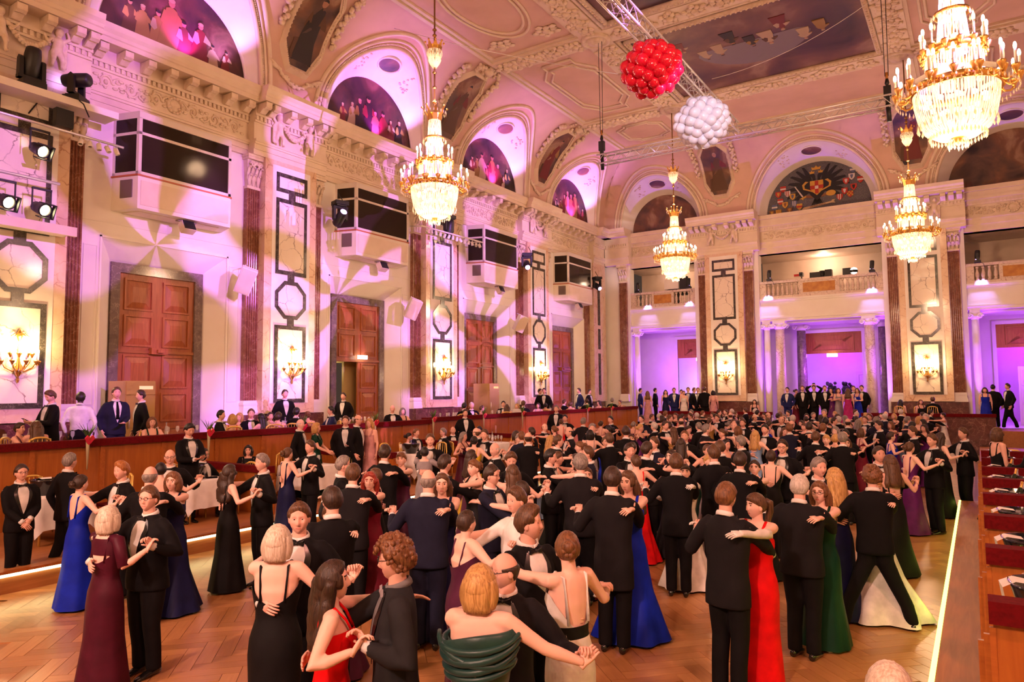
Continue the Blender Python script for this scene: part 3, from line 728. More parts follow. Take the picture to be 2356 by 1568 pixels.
for a, b in BX:                                       # recessed entablature under the lunettes
    for (y, z0, z1) in ((.5,9.3,9.6),(.46,9.6,9.86),(.42,9.86,9.93),(.5,9.93,10.44),(.42,10.44,10.66),(.34,10.66,10.8),(.40,10.8,11.02),(.30,11.02,11.22)): mb.box(a-.1, YB+y, z0, b+.1, YB+1.0, z1)
    d_ = MB(); dentils(d_, a, b, .46); md.merge(d_, Matrix.Translation((0, YB, 0)))
E_B = mb.build('trim_2', M['cream'], kind='structure'); md.build('dentil_band', M['cream'], E_B, kind='stuff')
for x in (6.58, 15.27): modillions(E_B, (*wb(x), .02), (-1.5, -1.2, -.9, 1.2, .9, 1.5, -.3, .3))
for a, b in BX: frieze_bay(E_B, (*wb((a+b)/2), .49), (b-a)/2-.1, 3)
# lunette pictures
def half_disc(c, r, zc, y, nm, m):
    n = 40; mb = MB(); mb.add([(c, y, zc)]+[(c+r*cos(pi*i/n), y, zc+r*sin(pi*i/n)) for i in range(n+1)], [(0,i+1,i+2) for i in range(n)])
    mb.box(c-r, y, zc-.2, c+r, y+.02, zc); return mb.build(nm, m, CB)
half_disc(3.25, 1.86, 11.35, .79, 'lunette_picture', M['paint']); half_disc(18.7, 2.37, 11.25, .79, 'lunette_picture', M['paint'])
M['mosaic'] = mat('mosaic_ground', (.05,.05,.06), .6); _v = coords(M['mosaic'])
_t = tex(M['mosaic'], _v, 'Voronoi', Scale=26); ramp(M['mosaic'], _t.outputs['Distance'], [(.0, (.20,.185,.185)), (.6, (.085,.08,.09))])
half_disc(10.98, 2.37, 11.25, .79, 'mosaic_ground', M['mosaic'])
# heraldic double eagle with shields, flat mosaic relief
HC = {k: mat('mosaic_'+k, c, .5) for k, c in dict(black=(.008,.008,.01), gold=(.55,.30,.04), red=(.42,.03,.015), white=(.62,.55,.5), blue=(.10,.12,.22), brown=(.20,.08,.03), ribbon=(.55,.40,.22)).items()}
EC = (10.98, 12.30)
def hpoly(nm, pts, m, lift=.02, flip=False):
    P = [((-p[0] if flip else p[0])+EC[0], p[1]+EC[1]) for p in pts]
    return MB().prism(P, .79-lift, .79, 'y').build(nm, HC[m], CB)
for fl in (0, 1):
    for i in range(7):                                # wing feathers
        a = RAD(88-i*17); b0 = V((.28, .12-.035*i)); L = 1.12-.04*abs(i-2)+ (0.12 if i in (4,5) else 0); n = 8
        ctr = [b0+V((cos(a-.28*t), sin(a-.28*t)))*L*t for t in [k/n for k in range(n+1)]]
        wv = [.055+.05*sin(pi*min(1, t*1.05)) for t in [k/n for k in range(n+1)]]
        nn = V((-sin(a), cos(a)))
        hpoly('eagle_feather', [tuple(c_+nn*w_) for c_, w_ in zip(ctr, wv)]+[tuple(c_-nn*w_) for c_, w_ in list(zip(ctr, wv))[::-1]], 'black', .02+.001*i, fl)
    hpoly('eagle_head', [(.04,.25),(.05,.62),(.12,.74),(.26,.72),(.38,.63),(.24,.62),(.17,.5),(.18,.25)], 'black', .03, fl)
    hpoly('eagle_wing', [(.1,.3),(.45,.42),(.62,.2),(.45,-.15),(.12,-.35)], 'black', .018, fl)
    hpoly('eagle_leg', [(.15,-.3),(.55,-.28),(.82,-.22),(.80,-.32),(.5,-.40),(.2,-.45)], 'brown', .024, fl)
    hpoly('eagle_crown', [(.10,.74),(.08,.86),(.15,.82),(.2,.9),(.25,.82),(.32,.86),(.28,.74)], 'gold', .03, fl)
    for i in range(7):
        a = RAD(-60-i*11); hpoly('tail_feather', [(.03,-.42),(.03+.42*cos(a)-.03, -.42+.42*sin(a)), (.03+.5*cos(a), -.42+.46*sin(a)), (.08,-.40)], 'black', .02, fl)
hpoly('eagle_body', [(-.3,.2),(-.1,.35),(.1,.35),(.3,.2),(.3,-.3),(0,-.6),(-.3,-.3)], 'black', .025)
hpoly('eagle_crown', [(-.18,.92),(-.22,1.06),(-.08,1.02),(0,1.12),(.08,1.02),(.22,1.06),(.18,.92)], 'gold', .03)
hpoly('orb', [(.62+.22*cos(a), -.32+.14*sin(a)) for a in [2*pi*i/12 for i in range(12)]], 'gold', .03)
hpoly('sword', [(-1.02,.22),(-.98,.24),(-.62,-.32),(-.68,-.35)], 'white', .035); hpoly('sword_hilt', [(-.82,-.42),(-.5,-.30),(-.48,-.38),(-.62,-.42),(-.62,-.5),(-.7,-.44)], 'gold', .036)
hpoly('chain', [(-.62,.02),(-.66,.25),(-.5,.4),(-.36,.36),(-.46,.3),(-.56,.2),(-.54,.06),(-.2,-.1),(-.2,-.16)], 'gold', .032); hpoly('chain', [(.62,.02),(.66,.25),(.5,.4),(.36,.36),(.46,.3),(.56,.2),(.54,.06),(.2,-.1),(.2,-.16)][::-1], 'gold', .032)
def shield(nm, cx, cz, w_, h_, c1, c2=None, style=0):
    P = [(-1,1),(1,1),(1,.0),(.6,-.55),(0,-1),(-.6,-.55),(-1,.0)]
    o = hpoly(nm, [(cx+p[0]*w_, cz+p[1]*h_) for p in P], c1, .04)
    if c2:
        if style == 0: Q = [[(-1,.35),(1,.35),(1,-.15),(-1,-.15)]]
        elif style == 1: Q = [[(-.6,1),(-.3,1),(-.3,-.6),(-.6,-.4)], [(.1,1),(.4,1),(.4,-.6),(.1,-.85)]]
        elif style == 2: Q = [[(-.5,.6),(0,.75),(.5,.6),(.35,0),(.1,-.5),(-.15,-.5),(-.35,0)]]
        else: Q = [[(-1+.5*i,1-.5*j),(-.5+.5*i,1-.5*j),(-.5+.5*i,.5-.5*j),(-1+.5*i,.5-.5*j)] for i in range(4) for j in range(3) if (i+j) % 2]
        for q in Q: hpoly('shield_charge', [(cx+p[0]*w_, cz+p[1]*h_) for p in q], c2, .046)
shield('heart_shield', 0, .02, .30, .36, 'gold', 'red', 0)
hpoly('shield_charge', [(-.08,.36),(.08,.36),(.08,-.26),(-.08,-.26)], 'red', .05); hpoly('shield_charge', [(-.08,.12),(.08,.12),(.08,-.03),(-.08,-.03)], 'white', .055)
for cx, cz, c1, c2, st in ((-1.55,.18,'red','white',0),(-1.35,-.08,'white','red',1),(-1.78,-.06,'red','gold',2),(-1.70,-.42,'red','white',0),(-1.12,-.26,'gold','blue',2),(-1.48,-.62,'gold','brown',2),
        (-1.05,-.62,'blue','white',1),(-1.98,-.68,'blue','white',0),(-1.80,-.95,'gold',None,0),(-.82,-.80,'gold','red',0),(-1.28,-.92,'brown','gold',2),(-2.12,-.95,'brown','gold',2),
        (1.30,.12,'red','white',2),(1.92,.10,'red','white',0),(1.62,.62,'blue','white',0),(1.92,.48,'white','red',3),(1.62,-.20,'red','black',2),(1.22,-.34,'red','white',2),(1.0,-.60,'red','white',1),(1.45,-.52,'red','gold',3),(1.55,.30,'white','blue',2)):
    shield('small_shield', cx, cz, .135, .155, c1, c2, st)
hpoly('ribbon', [(-.72,-.95),(-.62,-.86),(.62,-.72),(.66,-.66),(.80,-.66),(.74,-.74),(.8,-.82),(.62,-.80),(-.6,-.97)], 'ribbon', .03)
tx = bpy.data.curves.new('ribbon_text', 'FONT'); tx.body = 'VIRIBVS VNITIS'; tx.size = .11; tx.extrude = .003; tx.align_x = 'CENTER'
to = bpy.data.objects.new('ribbon_lettering', tx); COL.objects.link(to); to.parent = CB; to.location = (EC[0]+.02, .745, EC[1]-.875); to.rotation_euler = (pi/2, RAD(-6.5), 0); tx.materials.append(HC['brown'])
# galleries: fascia, balustrade, rear wall, ceiling; passages beneath with doors
M['balus'] = marble('balustrade_marble', (.74,.60,.50), (.66,.50,.42), (.3,.14,.12), 4, .25, .06)
M['inlay'] = noisy('ochre_inlay', (.60,.28,.06), (.45,.17,.04), 5, .3)
BALM = MB().lathe([(.075,0),(.075,.06),(.05,.09),(.055,.13),(.085,.22),(.075,.32),(.045,.42),(.04,.50),(.06,.53),(.07,.55),(.07,.60)], 10).mesh('baluster', M['balus'])
M['gal'] = noisy('gallery_plaster', (.76,.60,.50), (.70,.54,.44), 1.5)
mb = MB()
for a, b in BX: mb.box(a-.5, YB+3.3, 7.0, b+.5, YB+3.5, 9.5); mb.box(a-.5, YB+.6, 9.3, b+.5, YB+3.5, 9.5)
GW = mb.build('gallery_wall', M['gal'], kind='structure')
M['passage'] = noisy('passage_plaster', (.82,.76,.72), (.78,.70,.66), 1.5, .5)
mb = MB(); YP = YB+3.0
DOORS = [(3.55, 5.3, 1.35), (11.04, 0, 1.36), (19.15, 0, 1.36)]
for (a, b), dc in zip(BX, (4.35, 11.04, 19.2)):
    mb.box(a-2, YB+1.0, 5.85, b+2, YP+.2, 5.95)
    mb.box(-1 if a < 2 else a-1.6, YP, .9, dc-1.35, YP+.2, 6); mb.box(dc+1.35, YP, .9, b+1.6, YP+.2, 6); mb.box(dc-1.35, YP, 5.45, dc+1.35, YP+.2, 6)
mb.box(-1, YB-.2, .85, 23, YB+9, .95); mb.box(-1, YP+4.2, .9, 23, YP+4.4, 6); mb.box(-1, YP+.1, 5.2, 23, YP+4.3, 5.3)
PW = mb.build('passage_wall', M['passage'], kind='structure')
for i, dc in enumerate((4.35, 11.04, 19.2)):
    d = MB().ring([(-1.5,.95),(1.5,.95),(1.5,5.6),(-1.5,5.6)], [(-1.35,.94),(1.35,.94),(1.35,5.45),(-1.35,5.45)], -.06, .1, 'y').build(f'door_{5+i}', M['passage'], None, (dc, YP, 0), kind='structure')
    door_leaf(2.7, 1.05, ((.1,.9),)).build('transom_panel', M['door'], d, (-1.35, .02, 4.40))
    MB().box(-.24, -.16, 4.22, .24, -.06, 4.38).build('exit_sign', mat('exit_sign_glow', (.9,.95,.9), .5, emit=(.95,1,.85), es=6), d)
for x in (12.3, 19.35):
    d2 = door_leaf(.75, 2.6, ((.05,.3),(.36,.62),(.68,.95))); o = MB(); o.merge(d2); o.merge(d2, Matrix.Translation((.77,0,0)))
    o.build('door_8' if x < 15 else 'door_9', mat('pink_door_paint', (.75,.62,.62), .4), None, (x-.77, YP+(4.1 if x < 15 else .02), .95), kind='structure')
for i, (a, b) in enumerate(BX):
    g = empty('balcony', ((a+b)/2, YB+.55, 5.95), label='marble balcony in the '+['left','middle','right'][i]+' arch of the back wall', cat='balcony', group='balconies in the back wall arches')
    hw = (b-a)/2+.12
    MB().box(-hw, 0, .0, hw, .5, .12).box(-hw, -.06, .12, hw, .5, .2).box(-hw, .02, .2, hw, .5, .95).box(-hw, -.05, .95, hw, .5, 1.03).box(-hw, -.1, 1.03, hw, 2.8, 1.12).build('slab', M['white'], g)
    MB().box(-hw, -.04, 1.12, hw, .22, 1.24).build('plinth_course', M['balus'], g)
    MB().box(-hw, -.06, 1.86, hw, .24, 1.98).build('handrail', M['balus'], g)
    secs = [(-hw+.42, -hw*.32), (hw*.32, hw-.42)]
    for px_, w_ in ((-hw+.2, .22), (hw-.2, .22)): MB().box(px_-w_, -.02, 1.24, px_+w_, .2, 1.86).build('pedestal', M['balus'], g)
    c_ = MB().box(-hw*.32, -.02, 1.24, hw*.32, .2, 1.86).build('pedestal', M['balus'], g)
    MB().box(-hw*.25, -.03, 1.32, hw*.25, .0, 1.78).build('inlay_panel', M['inlay'], c_)
    for s0, s1 in secs:
        n = max(3, int((s1-s0)/.2))
        for k in range(n): put('baluster', BALM, g, (s0+(s1-s0)*(k+.5)/n, .09, 1.25))
# ionic columns under the galleries
def column(x, y, lab, m, r=.24):
    e = MB().lathe([(r*1.02,.95),(r,2.6),(r*.93,4.4),(r*.86,5.55)], 20).build('column', m, None, (x, y, 0), label=lab, cat='column', group='columns under the back balconies')
    MB().lathe([(r*1.4,.0),(r*1.4,.1),(r*1.3,.14),(r*1.3,.2),(r*1.08,.26)], 20, (0,0,.95)).build('column_base', M['white'], e)
    mb = MB(); mb.box(-r*1.2, -r*1.1, 5.82, r*1.2, r*1.1, 5.95); mb.lathe([(r*.9,5.55),(r*1.05,5.66),(r*1.1,5.82)], 16)
    for sx in (-1, 1):
        for sy in (-1, 1): mb.tube([(sx*r*1.15+.11*cos(t*1.3)*(1-t/9), sy*r*.9, 5.70+.11*sin(t*1.3)*(1-t/9)) for t in np.linspace(0, 8, 18)], .04, 6)
    mb.build('column_capital', M['white'], e); return e
for x, lab in ((9.05, 'pale ionic column at the left side of the middle arch'), (13.0, 'purple-lit ionic column at the right side of the middle arch')): column(x, YB+.75, lab, M['balus'])
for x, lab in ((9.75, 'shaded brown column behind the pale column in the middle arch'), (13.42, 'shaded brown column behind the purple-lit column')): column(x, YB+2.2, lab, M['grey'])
for x, lab in ((1.55, 'slim pilaster column at the left edge of the left arch'), (8.45, 'purple-lit half column against the left pier'), (17.1, 'violet-lit half column at the right arch edge')): column(x, YB+.72, lab, M['white'], .16)
# violet uplights and white can lights of the back wall
for x, p in ((1.75, 60), (4.7, 45), (8.5, 80), (13.55, 90), (17.15, 90)):
    lamp('violet_uplight', 'SPOT', (x, YB+.12, 1.3), p*30, (.30,.05,1.0), .06, (x, YB+.42, 5.5), 34, .8)
for x, p in ((2.3, 1), (4.6, 1), (8.6, 1.3), (13.2, 1.3), (17.4, 1.3)):
    lamp('violet_can', 'SPOT', (x, YB+.32, 7.35), 110*p, (.42,.28,1.0), .05, (x, YB+.58, 6.9), 75, .6)
for x in (3.2, 10.9, 19.0): lamp('passage_light', 'POINT', (x, YB+1.5, 3.6), 210, (.38,.05,1.0), .15); lamp('foyer_light', 'POINT', (x, YP+2.3, 4.6), 230, (.36,.03,1.0), .2)
lamp('gallery_light', 'POINT', (10.9, YB+2.4, 9.0), 70, (1,.66,.44), .15); lamp('gallery_light', 'POINT', (3.2, YB+2.4, 9.0), 40, (1,.66,.44), .15)
# magenta uplights lying on the cornice inside each lunette
for c in BAY[1:]:
    for sg, p, col in ((1, 330, (.66,.30,1)), (-1, 200, (.75,.26,1))):
        lamp('lunette_uplight', 'SPOT', (.16, c+sg*1.5, 11.46), p, col, .05, (.35, c+sg*.9, 13.9), 95, .7)
    lamp('lunette_uplight', 'SPOT', (.10, c+.2, 11.46), 420, (.85,.03,1), .05, (-.25, c+.1, 12.9), 95, .8)
# ---- floors and tiers
M['parquet'] = wood('parquet', (.42,.19,.065), (.34,.14,.045), 'x', .28)
# ================================================================== FLOORS
def herringbone(W=.16, k=4):
    """parquet blocks laid in a herringbone at 45 degrees to the hall"""
    out = []; c, s_ = cos(pi/4), sin(pi/4)
    for x in range(-10, 290):
        for y in range(-130, 190):
            t = (x-y) % (2*k)
            if t == 0: q = (x+k/2, y+.5); d = V((c, s_))
            elif t == 2*k-1: q = (x+.5, y+k/2); d = V((-s_, c))
            else: continue
            X, Y = q[0]*W, q[1]*W; p = V((6.1+X*c-Y*s_, 1.0+X*s_+Y*c))
            if 5.9 < p.x < 16.9 and 1.3 < p.y < 33.6: out.append((p, d, V((-d.y, d.x))))
    return k*W, W, out
bl, bw, PLK = herringbone()
M['pq'] = [wood(f'parquet_{i}', c1, c2, 'x', .3, 1.6) for i, (c1, c2) in enumerate((((.44,.20,.075),(.36,.155,.055)), ((.51,.245,.095),(.43,.195,.07)), ((.38,.17,.06),(.31,.13,.045))))]
FLO = MB().box(-1, Y0, -.3, 22, YB+.5, -.012).build('floor', M['pq'][2], kind='structure')
def near(pl): return (pl[0]-V((CAMP.x, CAMP.y))).length
cand = sorted([p for p in PLK if (lambda q: q and -40 < q[0] < 2300 and q[1] < 1600)(project((p[0].x, p[0].y, 0)))], key=near)
g_ = .0025
pm = [MB().box(-bl/2+g_, -bw/2+g_, -.02, bl/2-g_, bw/2-g_, .0).mesh('parquet_block', M['pq'][k]) for k in range(3)]
rk = random.Random(11)
for c, d, n in cand[:300]:
    put('parquet_block', pm[rk.choice((0,0,1,2))], FLO, (c.x, c.y, .0), (0, 0, atan2(d.y, d.x)))
mbs = [MB(), MB(), MB()]
for c, d, n in cand[300:]:
    a = d*(bl/2-g_); b = n*(bw/2-g_); mbs[rk.choice((0,0,1,2))].add([(*(c-a-b),0),(*(c+a-b),0),(*(c+a+b),0),(*(c-a+b),0)], [(0,1,2,3)])
for k in range(3): mbs[k].build('parquet_field', M['pq'][k], FLO, kind='stuff')
# raised tiers
M['tier'] = wood('tier_boards', (.40,.15,.042), (.30,.105,.028), 'y', .55)
MB().box(-.4, Y0, -.1, 2.85, YB, FL2).build('upper_tier_floor', M['tier'], kind='structure')
LT = MB().box(2.85, Y0, -.1, 6.10, 33, .30).build('lower_tier_floor', M['tier'], kind='structure')
M['ledw'] = mat('led_strip', (1,.95,.7), .5, emit=(1,.93,.55), es=7); M['ledg'] = mat('led_strip_green', (.9,1,.2), .5, emit=(.75,1,.12), es=5)
MB().box(6.10, Y0, .225, 6.13, 33, .262).build('led_strip', M['ledw'], LT)
MB().box(6.10, Y0, .27, 6.16, 33, .305).build('step_nosing', M['rail'], LT)
def led(x, y, L, p, col, aim):
    o = lamp('led_glow', 'AREA', (x, y, .24), p, col, .1, (aim, y, .05)); o.data.shape = 'RECTANGLE'; o.data.size = .04; o.data.size_y = L; o.rotation_euler = (0, RAD(-75 if aim > x else 75), 0)
led(6.16, 11.0, 20, 20, (1,.80,.20), 7)
RT = MB().box(16.68, Y0, -.1, 17.02, 17.2, .36).build('right_tier_floor', M['tier'], kind='structure')
MB().box(17.02, Y0, -.1, 22, 33, .36).build('loge_tier_floor', M['tier'], kind='structure')
MB().box(16.64, Y0, .31, 16.68, 17.2, .365).build('led_strip', M['ledg'], RT); MB().box(16.66, Y0, .35, 17.0, 17.2, .362).build('step_board', M['tier'], RT)
led(16.6, 9.5, 13, 6, (.8,1,.10), 15)
# wooden parapet with red velvet top along the upper tier
def parapet(x, y0, y1, z0, z1, lab, step=1.2):
    e = MB().box(x-.05, y0, z0, x+.05, y1, z1-.12).build('parapet', M['railv'], None, label=lab, cat='parapet', group='red-topped wooden parapets')
    MB().box(x-.13, y0-.02, z1-.13, x+.13, y1+.02, z1).build('velvet_top', M['velvet'], e)
    n = max(1, round((y1-y0)/step))
    me = MB().box(x+.05, -.045, z0, x+.075, .045, z1-.13).mesh('batten', M['rail'])
    for i in range(n+1): put('batten', me, e, (0, y0+(y1-y0)*i/n, 0))
    return e
M['railv'] = wood('parapet_panels', (.42,.13,.022), (.33,.09,.014), 'z', .3)
parapet(2.95, Y0+3, 16.9, .3, 1.80, 'long red-topped wooden parapet in front of the near tables')
parapet(2.55, 17.2, 33.6, .3, 1.83, 'red-topped wooden parapet running to the back corner')
def divider(x0, x1, y, z0, z1, lab, grp):
    e = MB().box(x0, y-.04, z0, x1, y+.04, z1-.12).build('loge_divider', M['railv'], None, label=lab, cat='divider', group=grp)
    MB().box(x0-.02, y-.09, z1-.13, x1, y+.09, z1).build('velvet_top', M['velvet'], e)
    s = 1 if x0 > 15 else -1
    xe = x0 if s > 0 else x1
    for k in range(3): MB().box(xe-.02-.03*k if s > 0 else xe-.01+.03*k, y-.05+.03*k, .3, xe+.012-.03*k if s > 0 else xe+.02+.03*k, y-.02+.03*k, z1-.16-.05*k).build('end_post', M['rail'], e)
    return e
nth = ['nearest', 'second', 'third', 'fourth', 'fifth', 'sixth', 'seventh', 'eighth']
for i in range(8): divider(17.08, 19.6, 5.17+1.68*i, .36, 1.40, nth[i]+' red-topped loge divider on the right side', 'loge dividers on the right')
for i, y in enumerate((9.1, 12.6, 16.4, 20.0)): divider(3.10, 5.5, y, .3, 1.22, nth[i]+' low wooden divider between the left tables', 'loge dividers on the left')
# back tier parapets and steps
for i, (a, b) in enumerate(((3.9, 9.2), (12.9, 17.6))):
    e = MB().box(a, 33.4, 0, b, 33.5, 1.48).build('parapet', M['plinth'], None, label=['red-topped parapet before the left back pier','red-topped parapet before the right back pier'][i], cat='parapet')
    MB().box(a-.02, 33.35, 1.47, b+.02, 33.58, 1.60).build('velvet_top', M['velvet'], e)
MB().box(-.4, 33.5, -.1, 22, YB+.2, .95).build('back_tier_floor', M['tier'], kind='structure')
st = empty('stairs', (11.0, 33.5, 0), label='pale stairs up to the middle arch at the back', cat='stairs')
for i in range(5): MB().box(-1.6, -.3*(5-i), 0, 1.6, 0, .19*(i+1)).build('step', M['white'], st)
# ================================================================== CHANDELIERS, SCONCES, RIG
M['crystal'] = mat('cut_crystal', (1,.93,.80), .12, 0, .8)
_N, _L, _b = nodes(M['crystal']); _t = _N.new('ShaderNodeBsdfTranslucent'); _t.inputs[0].default_value = (1,.90,.72,1)
_m = _N.new('ShaderNodeMixShader'); _m.inputs[0].default_value = .7; _L.new(_b.outputs[0], _m.inputs[1]); _L.new(_t.outputs[0], _m.inputs[2]); _L.new(_m.outputs[0], _N['Material Output'].inputs[0])
M['flame'] = mat('bulb_glow', (1,.9,.7), .4, emit=(1,.80,.48), es=22)
M['bulb'] = mat('lamp_glow', (1,.92,.75), .4, emit=(1,.80,.50), es=7)
M['candle'] = mat('candle_tube', (.95,.85,.7), .4)
CAN = MB().lathe([(.016,0),(.016,.17),(.004,.175)], 7).mesh('candle', M['candle'])
FLM = MB().ball((0,0,.03), (.019,.019,.045), 7, 6).mesh('flame', M['flame'])
CUP = MB().lathe([(.012,-.10),(.03,-.06),(.055,-.02),(.055,0),(.02,.01)], 8).mesh('drip_cup', M['gold'])
def strands(prof, n, wd, jit=.15, seed=1):
    """crystal chains hung along a profile (r,z)"""
    rr = random.Random(seed); mb = MB()
    for i in range(n):
        a = 2*pi*i/n; vs = []
        for r, z in prof:
            h = wd*(.7+.5*rr.random())/2; q = a+(rr.random()-.5)*jit/max(r,.1)*.1
            vs += [(r*cos(q)-h*sin(q), r*sin(q)+h*cos(q), z), (r*cos(q)+h*sin(q), r*sin(q)-h*cos(q), z)]
        k = len(prof); mb.add(vs, [(2*j,2*j+1,2*j+3,2*j+2) for j in range(k-1)], 0, False)
    return mb
def lin(p, n):
    out = []
    for (r0,z0),(r1,z1) in zip(p, p[1:]): out += [(r0+(r1-r0)*j/n, z0+(z1-z0)*j/n) for j in range(n)]
    return out+[p[-1]]
def drops(n, r, z, s=1, seed=0):
    mb = MB(); q = random.Random(seed)
    for i in range(n):
        a = 2*pi*i/n; x, y = r*cos(a), r*sin(a); h = (.09+.05*q.random())*s; w_ = .018*s
        mb.add([(x,y,z),(x+w_,y,z-h*.6),(x,y+w_,z-h*.6),(x-w_,y,z-h*.6),(x,y-w_,z-h*.6),(x,y,z-h)], [(0,1,2),(0,2,3),(0,3,4),(0,4,1),(5,2,1),(5,3,2),(5,4,3),(5,1,4)])
    return mb
CH = {}
CH['bowl'] = strands(lin([(.62,.95),(.60,.75),(.555,.52),(.47,.32),(.30,.20),(.12,.17)], 3), 84, .030).mesh('crystal_bowl', M['crystal'])
CH['drum'] = strands(lin([(.40,1.62),(.42,1.45),(.41,1.10)], 3), 60, .030, seed=2).mesh('crystal_drum', M['crystal'])
CH['cone'] = strands(lin([(.165,2.74),(.18,2.4),(.215,2.0),(.26,1.62)], 5), 34, .024, seed=3).mesh('crystal_cone', M['crystal'])
CH['small'] = strands(lin([(.20,4.62),(.21,4.52),(.16,4.42),(.17,4.36),(.12,4.26),(.05,4.16)], 2), 26, .034, seed=4).mesh('crystal_cup', M['crystal'])
mb = MB(); [mb.merge(x) for x in (drops(40,.40,.26,1.0,1), drops(28,.56,.46,1.1,2), drops(16,.14,.14,1.2,3), drops(60,.86,.92,.8,4), drops(20,.30,3.0,.9,5), drops(22,.3,2.25,1,6))]
CH['drops'] = mb.mesh('crystal_drops', M['crystal'])
def crownm(r0, r1, z0, z1, n=8):
    mb = MB(); mb.lathe([(r0,z0),(r0*1.06,z0+.03),(r0,z0+.06)], 20, cap=False); mb.lathe([(r0*.98,z0),(r0*1.15,(z0+z1)/2)], 20, cap=False)
    for i in range(n):
        a = 2*pi*i/n; c_, s_ = cos(a), sin(a); t = V((-s_, c_, 0)); P = []
        for f, w_ in ((0,.5),(.45,.42),(.75,.30),(1,.05)):
            r = r0+(r1-r0)*f**1.6; b = V((r*c_, r*s_, z0+(z1-z0)*f)); P += [b-t*w_*r0*.75, b+t*w_*r0*.75]
        mb.add(P, [(0,1,3,2),(2,3,5,4),(4,5,7,6)], 0, False)
        mb.ball((r1*c_, r1*s_, z1), .03, 6, 4)
    return mb
CH['crown'] = crownm(.17, .33, 2.74, 3.08).mesh('gilt_crown', M['gold']); CH['crown2'] = crownm(.17, .24, 4.62, 4.84).mesh('gilt_crown', M['gold'])
def band(r, z0, z1, t=.03): return MB().lathe([(r,z0),(r+t,z0),(r+t*1.4,(z0+z1)/2),(r+t,z1),(r,z1),(r,z0)], 36, cap=False)
mb = band(.62,.94,1.06); [mb.ball((.66*cos(a), .66*sin(a), 1.0), (.05,.05,.06), 6, 4) for a in np.linspace(0, 2*pi, 25)[:-1]]
CH['ring1'] = mb.mesh('gilt_ring', M['gold'])
mb = band(.42,1.56,1.66); [mb.ball((.45*cos(a), .45*sin(a), 1.52), .04, 6, 4) for a in np.linspace(0, 2*pi, 19)[:-1]]
CH['ring2'] = mb.mesh('gilt_ring', M['gold']); CH['ring3'] = band(.24,2.24,2.29,.02).mesh('gilt_ring', M['gold'])
CH['plate'] = MB().box(-.13,-.01,0,.13,.01,.075).mesh('ring_plaque', mat('plaque', (.95,.85,.65), .3))
mb = MB(); mb.tube([(.64,0,.98),(.72,0,.90),(.80,0,.90),(.86,0,.97)], .018, 6); CH['arm'] = mb.mesh('candle_arm', M['gold'])
mb = MB(); mb.lathe([(.02,.0),(.05,.03),(.09,.06),(.06,.12),(.10,.16),(.05,.2),(.02,.22)], 12, (0,0,.05)); CH['finial'] = mb.mesh('gilt_finial', M['gold'])
mb = MB()
for z, r, n in ((.55,.30,9), (.78,.42,11), (1.30,.22,7), (1.85,.10,4), (2.2,.08,4), (2.5,.07,4)):
    for i in range(n): a = 2*pi*i/n+z; mb.ball((r*cos(a), r*sin(a), z), .045, 7, 5)
CH['bulbs'] = mb.mesh('inner_bulbs', M['bulb'])
def chandelier(x, y, z0, ztop, lab, P=1.0):
    e = empty('chandelier', (x, y, z0), label=lab, cat='chandelier', group='crystal chandeliers')
    for k in ('bowl','drum','cone','small','drops','crown','crown2','ring1','ring2','ring3','finial','bulbs'): put(CH[k].name, CH[k], e, kind='stuff' if k in ('drops','bowl','drum','cone','small','bulbs') else None)
    H = ztop-z0
    mb = MB(); mb.tube([(0,0,.1),(0,0,H)], .022, 8)
    for z in (3.2, 3.6, 4.0, 5.0, 5.15): mb.lathe([(.02,0),(.06,.03),(.05,.06),(.02,.08)], 10, (0,0,z))
    mb.build('suspension_rod', M['brass'], e)
    for n, r, zc in ((16, .86, 1.08), (8, .70, 1.14), (14, .46, 1.68)):
        for i in range(n):
            a = 2*pi*(i+.5*(r==.70))/n; c_ = put('candle', CAN, e, (r*cos(a), r*sin(a), zc), scale=(1.15, 1.15, 1.45)); put('flame', FLM, c_, (0,0,.17), scale=(1.2,1.2,1)); put('drip_cup', CUP, c_)
            if r == .86: put('candle_arm', CH['arm'], e, (0,0,0), (0,0,a))
    for i in range(8): a = 2*pi*i/8; put('ring_plaque', CH['plate'], e, (.64*cos(a), .64*sin(a), 1.08), (0,0,a+pi/2))
    for z, p in ((.62, 26), (1.3, 22), (2.1, 12), (4.4, 5)):
        lamp('chandelier_light', 'POINT', (x, y, z0+z), p, WARM, .10).parent = None
    # the ring of candle bulbs
    lamp('chandelier_candles', 'POINT', (x, y, z0+3.35), 130*P, WARM, .25); lamp('chandelier_candles', 'POINT', (x, y, z0-.25), 270*P, WARM, .35)
    return e
chandelier(5.55, 14.02, 6.92, 14.5, 'large crystal chandelier hanging before the left wall lunettes')
chandelier(6.69, 28.42, 7.16, 14.36, 'crystal chandelier before the left pier of the back wall', 1.7)
chandelier(15.35, 28.42, 7.05, 14.36, 'crystal chandelier before the right pier of the back wall', 1.8)
chandelier(16.98, 13.4, 6.50, 14.5, 'largest crystal chandelier, cut by the top right corner')
